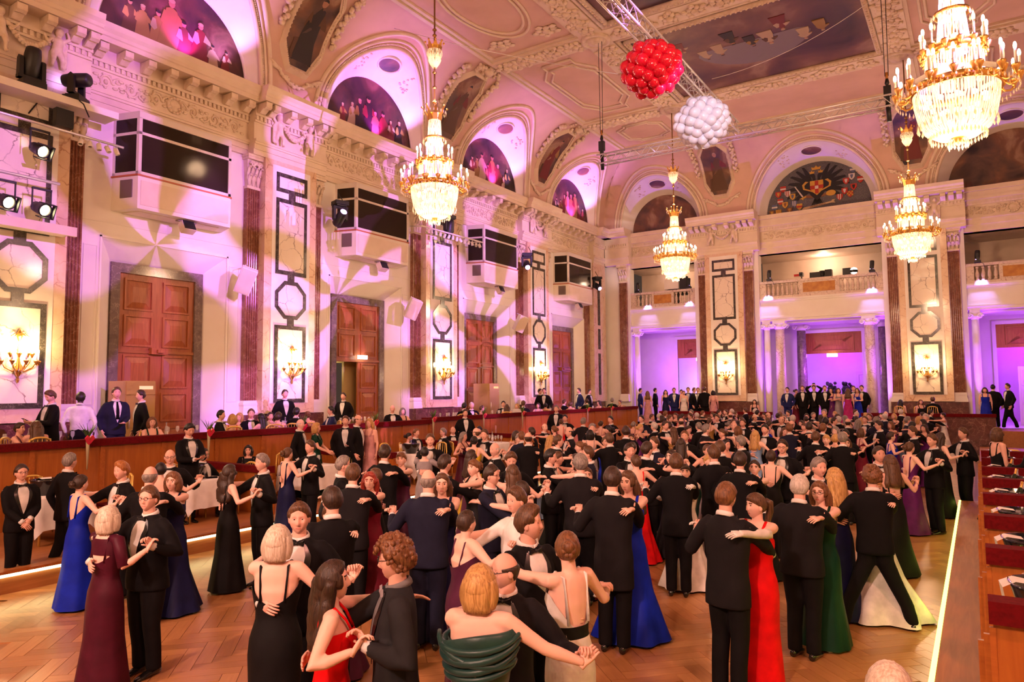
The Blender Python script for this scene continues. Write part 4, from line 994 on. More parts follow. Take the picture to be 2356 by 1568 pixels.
# wall sconces
SC = {}
mb = MB()
for i in range(9):
    a = RAD(-78+156*i/8); r = .36 if i % 2 == 0 else .24; z = 0 if i % 2 == 0 else .16
    mb.tube([(0,-.04,-.22), (r*.35*sin(a), -.04-r*.35*cos(a), -.28), (r*.8*sin(a), -.04-r*.8*cos(a), -.20+z*.6), (r*sin(a), -.04-r*cos(a), -.05+z)], [.016,.014,.012,.012], 6)
mb.lathe([(.01,-.52),(.03,-.46),(.015,-.4),(.06,-.33),(.09,-.25),(.05,-.15),(.02,0),(.03,.1),(.015,.35),(.05,.45),(.07,.5),(.01,.62)], 10, (0,-.05,0))
for i in range(6): a = RAD(-80+160*i/5); mb.tube([(0,-.05,.42),(.10*sin(a),-.05-.10*cos(a),.52),(.17*sin(a),-.05-.17*cos(a),.46)], .014, 5)
SC['body'] = mb.mesh('gilt_branches', M['gold'])
mb = MB(); [mb.merge(drops(1, .001, -.06+(0 if i%2==0 else .16), 1.0, i), Matrix.Translation(((.36 if i%2==0 else .24)*sin(RAD(-78+156*i/8)), -.04-(.36 if i%2==0 else .24)*cos(RAD(-78+156*i/8)), 0))) for i in range(9)]
mb.merge(drops(10,.10,-.2,1,9), Matrix.Translation((0,-.05,0))); SC['drops'] = mb.mesh('crystal_drops', M['crystal'])
def sconce(at, lab, P=1):
    e = empty('wall_sconce', at[0], at[1], label=lab, cat='wall lamp', group='candelabra wall sconces')
    put('gilt_branches', SC['body'], e); put('crystal_drops', SC['drops'], e, kind='stuff'); MB().lathe([(.1,0),(.1,.02),(.06,.04)], 12).build('wall_plate', M['gold'], e, (0,0,-.2), (pi/2,0,0))
    for i in range(9):
        a = RAD(-78+156*i/8); r = .36 if i % 2 == 0 else .24; z = 0 if i % 2 == 0 else .16
        c = put('candle', CAN, e, (r*sin(a), -.04-r*cos(a), -.05+z)); put('flame', FLM, c, (0,0,.17)); put('drip_cup', CUP, c)
    o = V(at[0]); n = V((1,0,0)) if at[1][2] else V((0,-1,0))
    for s in (-1, 1):
        t = V((0,s*.14,0)) if at[1][2] else V((s*.14,0,0))
        lamp('sconce_light', 'POINT', o+n*.34+t+V((0,0,.25)), 60*P, (1,.70,.34), .07)
nm = ['candle sconce at the far left edge beside the stage lights', 'candle sconce on the marble panel between the first two doors', 'candle sconce on the marble panel between the second and third door', 'candle sconce on the marble panel nearest the back corner']
for i, p in enumerate(PIER): sconce(((.02, p+.05, 3.42), R90), nm[i])
for x, l in ((6.58, 'candle sconce on the left pier of the back wall'), (15.27, 'candle sconce on the right pier of the back wall')): sconce(((x, YB-.02, 3.42), (0,0,0)), l)
# trusses
def truss(a, b, lab, s=.30):
    a, b = V(a), V(b); L = (b-a).length; ang = atan2((b-a).y, (b-a).x)
    e = empty('lighting_truss', a, (0, 0, ang), label=lab, cat='truss', group='aluminium lighting trusses')
    ch = MB().tube([(0,0,0),(L,0,0)], .026, 8).mesh('chord', M['chrome']); h = s/2
    for y, z in ((-h,-h),(h,-h),(-h,h),(h,h)): put('chord', ch, e, (0, y, z))
    n = int(L/.5); st_ = L/n
    d1 = MB().tube([(0,0,-h),(st_/2,0,h),(st_,0,-h)], .012, 5).mesh('brace', M['chrome']); d2 = MB().tube([(0,-h,0),(st_/2,h,0),(st_,-h,0)], .012, 5).mesh('brace', M['chrome'])
    for i in range(n):
        for y in (-h, h): put('brace', d1, e, (i*st_, y, 0))
        for z in (-h, h): put('brace', d2, e, (i*st_, 0, z))
    return e
truss((6.75, 21.2, 10.33), (15.5, 21.2, 10.12), 'transverse aluminium truss hanging across the hall')
truss((11.33, 10.5, 10.42), (11.3, 21.0, 10.42), 'lengthwise aluminium truss coming towards the viewer')
def hoist(x, y, z, lab):
    e = empty('chain_hoist', (x, y, z), label=lab, cat='hoist')
    MB().box(-.09,-.07,.30,.09,.07,.62).box(-.05,-.05,.15,.05,.05,.3).lathe([(.02,.62),(.06,.70),(.03,.85)], 8).build('motor', M['black'], e)
    MB().tube([(0,0,.8),(0,0,1.0)], .035, 8).build('hook_block', mat('amber_plastic', (.5,.2,.03), .5), e)
    for s in (-.04, .04): MB().tube([(s,0,.9),(s*1.6,0,14.45-z)], .010, 5).build('chain', M['black'], e)
    MB().tube([(0,0,.15),(.02,0,-.35)], .06, 8).build('chain_bag', M['black'], e)
hoist(6.87, 21.2, 10.35, 'black chain hoist at the left end of the cross truss'); hoist(15.38, 21.2, 10.15, 'black chain hoist at the right end of the cross truss')
# balloon clusters
def balloons(c, R, n, m, lab, r=.125):
    e = empty('balloon_cluster', c, label=lab, cat='balloons')
    bm = MB(); bm.ball((0,0,0), (r,r,r*1.12), 12, 9); bm.lathe([(.006,-r*1.2),(.018,-r*1.22),(.004,-r*1.08)], 6); me = bm.mesh('balloon', m)
    g = pi*(3-sqrt(5)); q = random.Random(4)
    for i in range(n):
        z = 1-2*(i+.5)/n; rr = sqrt(1-z*z); a = g*i; d = V((rr*cos(a), rr*sin(a), z*.88)); k = R*(.90+.2*q.random())
        put('balloon', me, e, d*k, (-d).to_track_quat('-Z','Y').to_euler())
    return e
rb = mat('red_balloon', (.75,.008,.03), .12, 0, .6, coat=.6, emit=(1,.0,.02), es=0); wbm = mat('white_balloon', (.82,.76,.85), .2, 0, .5, coat=.4)
for m_, c_ in ((rb, (.9,.01,.05)), (wbm, (.85,.8,.9))):
    N_, L_2, b_ = nodes(m_); t_ = N_.new('ShaderNodeBsdfTranslucent'); t_.inputs[0].default_value = (*c_,1); x_ = N_.new('ShaderNodeMixShader'); x_.inputs[0].default_value = .25
    L_2.new(b_.outputs[0], x_.inputs[1]); L_2.new(t_.outputs[0], x_.inputs[2]); L_2.new(x_.outputs[0], N_['Material Output'].inputs[0])
balloons((11.55, 14.0, 9.48), .50, 70, rb, 'ball of shiny red balloons hung under the ceiling', .15)
balloons((11.42, 17.7, 9.53), .55, 80, wbm, 'ball of white balloons hung beside the cross truss', .15)
MB().tube([(11.5,14.0,9.95),(11.42,14.0,10.28)], .01, 5).build('balloon_line', M['cloth'], None, label='short white line tying the red balloons to the truss', cat='line')
MB().tube([(11.42,17.7,10.05),(11.40,17.7,10.28)], .01, 5).build('balloon_line', M['cloth'], None, label='short white line tying the white balloons to the truss', cat='line')
def wire(a, b, sag, lab):
    a, b = V(a), V(b); MB().tube([a+(b-a)*t-V((0,0,sag*4*t*(1-t))) for t in np.linspace(0,1,12)], .007, 4).build('ceiling_wire', M['cloth'], None, label=lab, cat='wire', group='thin wires strung under the ceiling')
wire((2.4, 15.9, 13.9), (10.85, 14.05, 9.55), .1, 'thin white wire from the left cove to the red balloons')
wire((11.7,17.7,10.6), (15.6,19.5,12.6), .3, 'thin white wire across the great ceiling painting'); wire((11.2,12.5,10.9), (15.0,16.0,12.4), .2, 'thin violet wire crossing beside the red balloons')
# ================================================================== STAGE LIGHTS, SPEAKERS, EQUIPMENT
LENSW = mat('par_lens_lit', (1,.9,.6), .3, emit=(1,.80,.42), es=30); LENSP = mat('violet_lens_lit', (.8,.6,1), .3, emit=(.55,.30,1), es=14); LENSD = mat('dark_lens', (.02,.02,.03), .05)
def moving_head(loc, rz, tilt, lab, lens, hang=False, s=1.0):
    e = empty('moving_head_light', loc, (0, 0, rz), scale=(s, s, s*(-1 if hang else 1)), label=lab, cat='stage light', group='moving head stage lights')
    MB().box(-.17,-.15,0,.17,.15,.10).box(-.13,-.12,.10,.13,.12,.13).build('base', M['black'], e)
    y = MB(); y.box(-.20,-.05,.13,.20,.05,.18)
    for sx in (-1, 1): y.prism([(-.06,.13),(.06,.13),(.05,.46),(0,.50),(-.05,.46)], sx*.16-.03, sx*.16+.03, 'x')
    y.build('yoke', M['black'], e)
    h = MB().lathe([(.09,-.24),(.12,-.20),(.125,.0),(.12,.12),(.105,.22),(.09,.24)], 16).build('head', M['black'], e, (0,0,.42), (RAD(tilt),0,0))
    MB().lathe([(.085,.235),(.075,.25),(.0,.252)], 16, cap=False).build('lens', lens, h)
    MB().tube([(.1,.1,.02),(.2,.25,-.1),(.1,.3,-.3)], .012, 5).build('cable', M['black'], e); return e
def par(loc, aim, lab, s=1.0):
    e = empty('par_light', loc, label=lab, cat='stage light', group='lit par lamps at the left edge'); q = (V(aim)-V(loc)).to_track_quat('Z','Y').to_euler()
    b = MB().lathe([(.05,-.24),(.11,-.20),(.125,-.05),(.13,.10),(.14,.11),(.14,.16),(.12,.16),(.115,.08)], 16, cap=False).box(-.16,-.16,.12,.16,-.14,.24).box(-.16,.14,.12,.16,.16,.24).box(.14,-.16,.12,.16,.16,.24).build('lamp_housing', M['black'], e, (0,0,0), q)
    MB().lathe([(.118,.09),(.08,.115),(.0,.12)], 16, cap=False).build('lens', LENSW, b)
    MB().box(-.02,-.19,.0,.02,-.17,.42).box(-.02,.17,.0,.02,.19,.42).box(-.03,-.19,.40,.03,.19,.44).build('yoke', M['black'], e)
    lamp('par_beam', 'SPOT', V(loc)+(V(aim)-V(loc)).normalized()*.3, 420, (1,.74,.42), .12, aim, 50, .6); return e
RIG = M['cream']
def bar(a, b, r, m, lab, nm='lighting_bar'): return MB().tube([a, b], r, 8).build(nm, m, None, label=lab, cat='bar')
LD = MB().box(.02,4.6,9.02,.62,8.5,9.12).box(.54,4.6,9.0,.64,8.5,9.16).build('light_ledge', M['white'], None, label='white ledge carrying two moving heads at top left', cat='ledge')
S2_ = MB().box(.02,4.6,6.16,.62,7.66,6.22).box(.56,4.6,6.10,.64,7.68,6.30).build('light_shelf', M['cream'], None, label='cream shelf under the lit stage lamps at far left', cat='ledge')
moving_head((.42,6.75,9.16), pi/2, 15, 'unlit black moving head pointing up at top left', LENSD, s=1.35); moving_head((.42,7.66,9.16), RAD(-55), 92, 'black moving head with violet lens at top left', LENSP, s=1.25)
bar((.5,4.8,8.45), (.5,8.7,8.42), .03, M['chrome'], 'pipe with small white spotlights beside the nearest booth'); bar((.5,4.8,7.22), (.5,7.35,7.22), .035, M['chrome'], 'lower pipe carrying lit lamps at far left')
for (y, z), l in zip(((6.92,7.86),(6.32,6.62),(7.0,6.60)), ('lit par lamp hanging highest at the far left','lit par lamp cut by the left picture edge','lit par lamp just above the cream shelf')): par((.52,y,z), (14,4+y*.8,1.2), l)
for y, z in ((5.9,8.95),(7.45,8.75)): MB().box(-.05,-.18,-.2,.12,.18,.2).build('junction_box', M['black'], None, (.3,y,z), label=('larger' if y < 6 else 'smaller')+' black junction box under the white ledge', cat='box')
CANM = MB().lathe([(.03,-.1),(.05,-.08),(.055,.05),(.05,.07),(.04,.04)], 10, cap=False).mesh('can', M['white']); CANB = MB().tube([(0,0,0),(0,0,.12)], .012, 5).mesh('stem', M['chrome'])
def can(loc, tilt, rz, lab): e = empty('small_spotlight', loc, label=lab, cat='spotlight', group='small white spotlights on a bar'); put('can', CANM, e, (0,0,-.03), (RAD(tilt),0,rz)); put('stem', CANB, e)
for i in range(5): can((.5,7.75+.2*i,8.30), 150+10*(i % 3), 1+.4*i, 'small white spotlight on the pipe beside the nearest booth')
bar((.62,19.25,8.58), (.62,23.1,8.62), .03, M['white'], 'white bar of small spotlights before the second marble panel'); [MB().tube([(-.1,y,8.7),(.62,y,8.6)], .02, 6).build('bracket_arm', M['white'], None, label='white bracket arm at the '+('near' if y < 21 else 'far')+' end of the spotlight bar', cat='bracket') for y in (19.5, 22.9)]
for i in range(14): can((.62,19.6+.25*i,8.47), 140+17*(i % 4), i*1.1, 'small white spotlight on the bar before the second marble panel')
moving_head((.5,21.0,9.32), pi/2, 170, 'black moving head above the white spotlight bar', LENSD, True, 1.3)
moving_head((.55,15.45,8.62), pi/2-.3, 120, 'moving head with violet lens beside the second booth', LENSP, True, 1.25)
moving_head((.5,26.6,8.75), RAD(40), 60, 'moving head with bright magenta lens beside the third marble panel', mat('magenta_lens_lit', (.9,.5,1), .3, emit=(.85,.35,1), es=25), True, 1.25)
moving_head((.5,33.6,8.6), RAD(60), 60, 'dark moving head by the back corner', LENSP, True, 1.2)
for (x, y, z, l) in ((.30,12.25,5.74,'white wall speaker left of the first marble panel'), (.30,19.2,5.6,'white wall speaker left of the second marble panel'), (.30,26.35,5.6,'white wall speaker left of the third marble panel')):
    e = empty('wall_speaker', (x, y, z), (0, 0, RAD(60)), label=l, cat='speaker', group='white tilted wall speakers')
    b = MB().box(-.21,-.16,-.36,.21,.16,.36).build('cabinet', M['white'], e, (0,0,0), (RAD(22),RAD(18),0)); MB().box(-.19,-.175,-.34,.19,-.16,.34).build('grille', M['cream'], b)
    MB().tube([(0,.1,.25),(0,.15,.45),(.1,.5,.5)], .02, 6).build('bracket', M['chrome'], e)
# steel refrigerators on the upper tier
STEEL = mat('brushed_steel', (.62,.42,.16), .32, .85)
for (y, l) in ((9.2,'tall steel refrigerator before the nearest wooden door'), (23.75,'tall steel refrigerator before the third wooden door')):
    e = MB().box(0,-.35,0,.75,.35,2.0).build('refrigerator', STEEL, None, (-.12,y,FL2), label=l, cat='refrigerator', group='steel refrigerators')
    MB().box(.75,-.34,.06,.79,.34,1.66).build('door', STEEL, e); MB().box(.75,-.34,1.68,.79,.34,1.99).build('control_panel', STEEL, e); MB().box(.785,-.05,1.80,.795,.28,1.88).build('display', mat('display', (.05,.08,.3), .3, emit=(1,.45,.1), es=1.5), e); MB().tube([(.82,-.28,.9),(.82,-.28,1.25)], .012, 6).build('handle', M['chrome'], e)
for (y, l) in ((11.5,'rack of upside-down glasses right of the nearest steel refrigerator'),(31.2,'rack of glasses before the last wooden door')):
    e = empty('glass_rack', (.9,y,FL2), label=l, cat='rack'); MB().box(-.3,-.35,0,.3,.35,.72).build('counter', M['white'], e)
    for k in range(3): MB().ring([(-.28,-.33),(.28,-.33),(.28,.33),(-.28,.33)], [(-.26,-.31),(.26,-.31),(.26,.31),(-.26,.31)], .72+.11*k, .76+.11*k, 'z').build('crate', mat('crate_plastic', (.45,.36,.33), .5), e)
MB().box(-.20,-.04,0,.20,.04,.13).build('exit_sign', mat('exit_sign_lit', (.9,1,.9), .5, emit=(.95,1,.85), es=6), None, (-.68,17.7,3.78), R90, label='lit white exit sign over the half-open door', cat='sign')
# gallery equipment
def tripod(x, y, z, l):
    e = empty('camera_tripod', (x,y,z), label=l, cat='camera')
    for i in range(3): a = 2*pi*i/3; MB().tube([(0,0,1.1),(.3*cos(a),.3*sin(a),0)], .016, 6).build('leg', M['black'], e)
    MB().box(-.08,-.18,1.12,.08,.14,1.30).box(-.05,-.28,1.17,.05,-.18,1.27).build('camera_body', M['black'], e); MB().box(-.35,-.05,1.14,-.08,.05,1.24).build('red_cover', mat('red_cover', (.6,.02,.02), .5), e)
tripod(10.0, YB+1.5, 7.07, 'video camera on a tripod on the middle balcony')
e = empty('follow_spot', (10.95,YB+1.5,7.07), label='black follow spot pointing right on the middle balcony', cat='stage light'); MB().tube([(0,0,0),(0,0,.95)], .03, 6).build('stand', M['black'], e); MB().box(-.55,-.14,.95,-.05,.14,1.25).lathe([(.11,0),(.13,.35)], 12, (0,0,.95)).build('lamp_housing', M['black'], e); MB().box(.15,-.2,.9,.45,.16,1.32).build('barn_door', M['black'], e)
e = empty('flood_lamp', (12.3,YB+1.6,7.07), label='dazzling white flood lamp on the middle balcony', cat='stage light'); MB().tube([(0,0,0),(0,0,1.1)], .03, 6).build('stand', M['black'], e); MB().box(-.45,.0,1.0,-.1,.2,1.35).lathe([(.17,0),(.17,.12)], 14, (0.05,0,1.1)).build('lamp_housing', M['black'], e)
MB().lathe([(.16,0),(.12,.03),(0,.04)], 16, cap=False).build('lens', mat('flood_lens', (1,1,1), .3, emit=(1,.93,.75), es=40), e, (.05,-.02,1.18), (pi/2,0,0)); lamp('flood_beam', 'SPOT', (12.35,YB+1.4,8.25), 500, (1,.85,.6), .12, (11,20,5), 70, .6)
e = empty('loudspeaker', (3.6,YB+1.0,7.07), label='white loudspeaker box on the left balcony', cat='speaker'); MB().box(-.25,-.2,0,.25,.2,.95).build('stand_box', M['black'], e); MB().box(-.45,-.25,.95,.35,.2,1.45).build('cabinet', M['white'], e); MB().box(.4,-.2,.6,.75,.15,1.6).build('cabinet', M['black'], e)
for x, l in ((1.75,'left'), (4.6,'right')): moving_head((x,YB+.46,7.05+.9), -pi/2, 175, 'violet moving head on the '+l+' end of the left balcony', LENSP, False, .8)
for x, l in ((8.7,'left'), (13.25,'right')): moving_head((x,YB+.46,7.95), -pi/2, 175, 'violet moving head on the '+l+' end of the middle balcony', LENSP, False, .8)
moving_head((17.3,YB+.46,7.95), -pi/2, 175, 'violet moving head on the right balcony', LENSP, False, .8)
e = empty('light_cubes', (3.9,YP+2.6,.95), label='stacked glowing white cubes inside the left doorway', cat='decoration'); WC = mat('glowing_cube', (1,1,1), .5, emit=(.95,.9,1), es=3.5); [MB().cbox(x,0,z,.32,.3,.32).build('cube', WC, e) for x, z in ((-.6,1.0),(.1,.75),(-.25,2.05),(.75,.6),(.45,1.4))]
for x, l in ((10.4,'left'), (11.2,'right')):
    e = empty('potted_tree', (x,YP+3.3,.95), label='dark clipped tree on the '+l+' inside the middle doorway', cat='plant'); MB().lathe([(.2,0),(.26,.45)], 12).build('pot', M['black'], e); mb = MB(); q = random.Random(int(x*10)); [mb.ball((.42*(q.random()-.5),.42*(q.random()-.5),.5+1.5*q.random()), .09, 5, 4) for _ in range(90)]; mb.build('foliage', mat('dark_leaf', (.03,.05,.02), .6), e, kind='stuff')
# ================================================================== TABLES
GL = mat('clear_glass', (.92,.90,.90), .05, 0, .6); _N, _L, _b = nodes(GL); _t = _N.new('ShaderNodeBsdfTransparent'); _m = _N.new('ShaderNodeMixShader'); _m.inputs[0].default_value = .72; _L.new(_b.outputs[0], _m.inputs[1]); _L.new(_t.outputs[0], _m.inputs[2]); _L.new(_m.outputs[0], _N['Material Output'].inputs[0])
WG = MB().lathe([(.035,0),(.033,.004),(.005,.012),(.004,.09),(.02,.105),(.036,.14),(.038,.17),(.031,.22)], 10, cap=False).mesh('wine_glass', GL); TG = MB().lathe([(.03,0),(.032,.12)], 10).mesh('tumbler', GL)
BOT = MB().lathe([(.036,0),(.038,.01),(.038,.17),(.030,.21),(.013,.25),(.013,.30),(.016,.30),(.016,.32)], 12).mesh('water_bottle', GL); LBL = MB().lathe([(.0385,.06),(.0385,.13)], 12, cap=False).mesh('bottle_label', M['cloth'])
WB_ = MB().lathe([(.037,0),(.038,.01),(.038,.17),(.030,.22),(.014,.25),(.014,.32)], 12).mesh('champagne_bottle', mat('dark_bottle', (.01,.02,.008), .1)); FOIL = MB().lathe([(.015,.24),(.016,.325),(.0,.33)], 10, cap=False).mesh('foil_cap', M['gold'])
BKT = MB().lathe([(.12,0),(.15,.05),(.19,.22),(.20,.25),(.185,.25),(.15,.08),(.0,.07)], 18, cap=False, fn=lambda a, z: 1+.22*abs(cos(a))*(z > .1)).mesh('ice_bucket', mat('black_bucket', (.008,.008,.010), .12, coat=.5))
def glass(x, y, z, lab, grp, me=None): put('wine_glass' if me is None else 'tumbler', me or WG, None, (x,y,z), (0,0,x*7), label=lab, cat='glass', group=grp)
def bottle(x, y, z, lab, champ=False, tilt=0):
    e = put('champagne_bottle' if champ else 'water_bottle', WB_ if champ else BOT, None, (x,y,z), (RAD(tilt),RAD(tilt*.6),x*3), label=lab, cat='bottle', group='bottles on the tables'); put('foil_cap' if champ else 'bottle_label', FOIL if champ else LBL, e)
def bucket(x, y, z, lab):
    e = put('ice_bucket', BKT, None, (x,y,z), (0,0,x), label=lab, cat='ice bucket', group='black ice buckets'); MB().add([(-.10,-.17,.26),(.08,-.17,.26),(.09,-.245,.22),(-.11,-.245,.22),(.10,-.225,.08),(-.11,-.225,.08),(.06,-.05,.245),(-.08,-.05,.245)], [(0,1,2,3),(3,2,4,5),(7,6,1,0)]).build('napkin', M['cloth'], e)
def table(x, y, z0, hw, hd, lab, drop=.5, zt=.74, leg=True):
    e = empty('table', (x,y,z0), label=lab, cat='table', group='cloth-covered tables'); MB().box(-hw,-hd,zt-.03,hw,hd,zt).build('tabletop', M['rail'], e)
    if leg:
        lm = MB().lathe([(.018,0),(.02,zt-.03)], 8).mesh('leg', M['giltwood'])
        for sx in (-1, 1):
            for sy in (-1, 1): put('leg', lm, e, (sx*(hw-.06), sy*(hd-.06), 0))
    c = MB(); q = [(-hw,-hd),(hw,-hd),(hw,hd),(-hw,hd)]; P = []
    for i in range(4):
        a, b = V(q[i]), V(q[(i+1) % 4])
        for j in range(8): P.append(a+(b-a)*j/8)
    n = len(P); vs = [(0,0,zt+.006)]+[(p.x*1.0,p.y*1.0,zt+.006) for p in P]
    for k, (o, dz) in enumerate(((1.025,-.03), (1.04,-.5), (1.05,-1.0))):
        for i, p in enumerate(P):
            w_ = .018*sin(i*2.4)*k; cr = 1 if i % 8 == 0 else 0; vs.append((p.x*(o+.03*cr*k)+w_, p.y*(o+.03*cr*k)-w_, zt+dz*drop*(1+.22*cr)))
    c.add(vs, [(0,1+i,1+(i+1) % n) for i in range(n)]+[(1+k*n+i,1+(k+1)*n+i,1+(k+1)*n+(i+1) % n,1+k*n+(i+1) % n) for k in range(3) for i in range(n)], 0, True)
    c.build('tablecloth', M['cloth'], None, (x,y,z0), label=lab.replace('table', 'tablecloth on the table', 1) if len(lab) < 60 else 'white cloth on the '+lab[:50], cat='tablecloth', group='white tablecloths'); return e
def chair(x, y, z, rz, lab):
    e = empty('gilt_chair', (x,y,z), (0,0,rz), label=lab, cat='chair', group='gilt ballroom chairs'); MB().prism([(-.2,-.2),(.2,-.2),(.22,.22),(-.22,.22)], .43, .47, 'z').build('seat', M['velvet'], e)
    lm = MB().tube([(0,0,0),(0,0,.44)], [.012,.018], 8).mesh('leg', M['giltwood'])
    for sx in (-.18, .18):
        for sy in (-.18, .18): put('leg', lm, e, (sx,sy,0))
    for sx in (-1, 1): MB().tube([(sx*.18,-.18,.44),(sx*.19,-.21,.7),(sx*.16,-.23,.92)], .016, 8).build('back_post', M['giltwood'], e)
    MB().tube([(-.16,-.23,.9),(-.08,-.24,.94),(0,-.24,.945),(.08,-.24,.94),(.16,-.23,.9)], .02, 8).build('top_rail', M['giltwood'], e)
    for i in range(4): x_ = -.11+.073*i; MB().tube([(x_,-.19,.47),(x_,-.22,.7),(x_,-.235,.92)], .008, 6).build('spindle', M['giltwood'], e)
LTB = [(4.35,5.7),(4.55,8.1),(4.5,10.9),(4.5,14.3),(4.3,18.4)]
for i, (x, y) in enumerate(LTB):
    n_ = nth[i]; table(x, y, .3, .5, .42, n_+' white-clothed table on the lower left tier')
    for k in range(7): glass(x-.35+.11*k, y+.18*sin(k*2.1), 1.05, 'wine glass on the '+n_+' lower-tier table', 'glasses on the lower tier')
    if i in (0, 1, 3): bucket(x+.15, y-.15, 1.05, 'black ice bucket on the '+n_+' lower-tier table')
    bottle(x-.2, y+.25, 1.05, 'water bottle on the '+n_+' lower-tier table')
    chair(x-.85, y+.15, .3, RAD(-90), 'gilt chair left of the '+n_+' lower-tier table'); chair(x+.1, y+.95, .3, RAD(180), 'gilt chair behind the '+n_+' lower-tier table')
for i, y in enumerate((6.6, 9.3, 12.5, 15.0, 19.5, 22.6, 26.0, 29.5)):
    n_ = nth[i]; table(1.95, y, FL2, .32, .75, n_+' dinner table behind the upper parapet', .25)
    for k in range(8): glass(1.78+.16*(k % 3), y-.6+.16*k, FL2+.75, 'wine glass on the '+n_+' upper-tier table', 'glasses on the upper tier')
    bottle(2.15, y-.35, FL2+.75, 'water bottle on the '+n_+' upper-tier table')
MB().prism([(0,0),(.02,0),(.02,.26),(0,.26)], -.17, .17, 'x').build('menu_card', M['cloth'], None, (2.3,22.9,FL2+.75), (0,0,.5), label='small white menu card standing among the glasses', cat='card')
for i in range(8):
    y = 6.05+1.68*i; n_ = nth[i]; table(17.87, y, .36, .66, .42, n_+' clothed table in the right-hand loges', .3)
    bucket(17.38, y-.15, 1.11, 'black ice bucket on the '+n_+' right-hand loge table')
    if i > 0: bottle(17.40, y-.12, 1.16, 'champagne bottle in the '+n_+' right-hand bucket', True, 20)
    for k in range(6): glass(17.30+.07*k, y+.12+.12*cos(k*2.0), 1.11, 'wine glass on the '+n_+' right-hand loge table', 'glasses in the right-hand loges')
    bottle(17.5, y+.25, 1.11, 'water bottle on the '+n_+' right-hand loge table'); chair(17.62, y+.55, .36, RAD(180), 'gilt chair behind the '+n_+' right-hand loge table')
MB().prism([(-.15,-.1),(.15,-.1),(.15,.1),(-.15,.1)], 0, .004, 'z').build('programme', mat('lilac_paper', (.6,.5,.62), .6), None, (17.45,8.05,1.12), (.1,0,.4), label='lilac programme lying on a right-hand loge table', cat='paper')
LEAF = mat('palm_leaf', (.08,.16,.02), .5); ANTH = mat('red_anthurium', (.75,.03,.08), .25)
def flower(x, y, z, lab):
    e = empty('flower_arrangement', (x,y,z), label=lab, cat='flower', group='anthurium bouquets tied to the parapet'); q = random.Random(int(y*10))
    MB().lathe([(.012,-.55),(.035,-.05),(.04,.02)], 8).build('ribbon', mat('pale_ribbon', (.55,.48,.28), .4), e)
    for i in range(9):
        a = -1.2+2.4*i/8; L = .22+.10*q.random(); mb = MB(); mb.tube([(0,0,.02),(.05*cos(a*2),.10*sin(a),L*.6),(.08*cos(a*2),.20*sin(a),L)], [(.010,.003),(.018,.003),(.003,.002)], 5); mb.build('leaf', LEAF, e)
    MB().prism([(-.09,.03),(-.05,.09),(0,.06),(.05,.09),(.09,.03),(.04,-.06),(0,-.10),(-.04,-.06)], -.012, .012, 'x').build('bloom', ANTH, e, (.06,0,.0), (0,.35,0)); MB().tube([(.07,0,0),(.10,.0,.07)], .008, 6).build('spadix', M['gold'], e)
for i, (px, py) in enumerate(((203,990),(481,978),(697,952),(863,965),(997,962),(1113,950),(1202,945),(1352,940),(1407,936))):
    X = 3.1 if px < 1050 else 2.7; p = onx(px, py, X); flower(X, p.y, 1.80, 'anthurium bouquet on the parapet, '+['leftmost one','second from the left','third from the left, without red bloom','fourth from the left','at the end of the first parapet','first on the far parapet','second on the far parapet','second from the back corner','nearest the back corner'][i])
# ================================================================== PEOPLE
SKIN = {k: mat('skin_'+k, c, .55, spec=.35) for k, c in dict(a=(.74,.40,.31), b=(.66,.34,.25), c=(.80,.48,.38), d=(.06,.028,.02)).items()}
for k_, m_ in SKIN.items():
    _N, _L, _b = nodes(m_); _b.inputs['Subsurface Weight'].default_value = .0
LIP = mat('lips', (.58,.20,.17), .45); EYEW = mat('eye_white', (.7,.66,.62), .3); IRIS = mat('iris', (.03,.018,.012), .2)
def hairmat(n, c1, c2):
    m = mat('hair_'+n, c1, .45, spec=.4); v = coords(m, (60, 60, 7)); t = tex(m, v, 'Noise', Scale=1.4, Detail=4, Distortion=.6)
    ramp(m, t.outputs[0], [(.35, c2), (.65, c1)]); bump(m, t.outputs[0], .5, .01); return m
HAIR = {k: hairmat(k, *c) for k, c in dict(black=((.020,.012,.010),(.006,.004,.004)), dark=((.055,.026,.014),(.018,.008,.005)), brown=((.13,.058,.025),(.05,.02,.009)), chestnut=((.22,.09,.035),(.09,.032,.012)),
      blond=((.62,.36,.13),(.34,.17,.05)), platinum=((.72,.60,.48),(.45,.34,.25)), grey=((.30,.25,.22),(.13,.10,.09)), white=((.62,.55,.50),(.40,.34,.30)), ginger=((.45,.17,.05),(.25,.08,.02)), red=((.36,.04,.02),(.18,.015,.01))).items()}
def fabric(n, c, rough=.8, sh=.0, st=.25, k=7, spec=.14):
    c2 = tuple(x*.72 for x in c); return noisy('fabric_'+n, c, c2, k, rough, 4, st=st, dist=.02, spec=spec, sheen=sh)
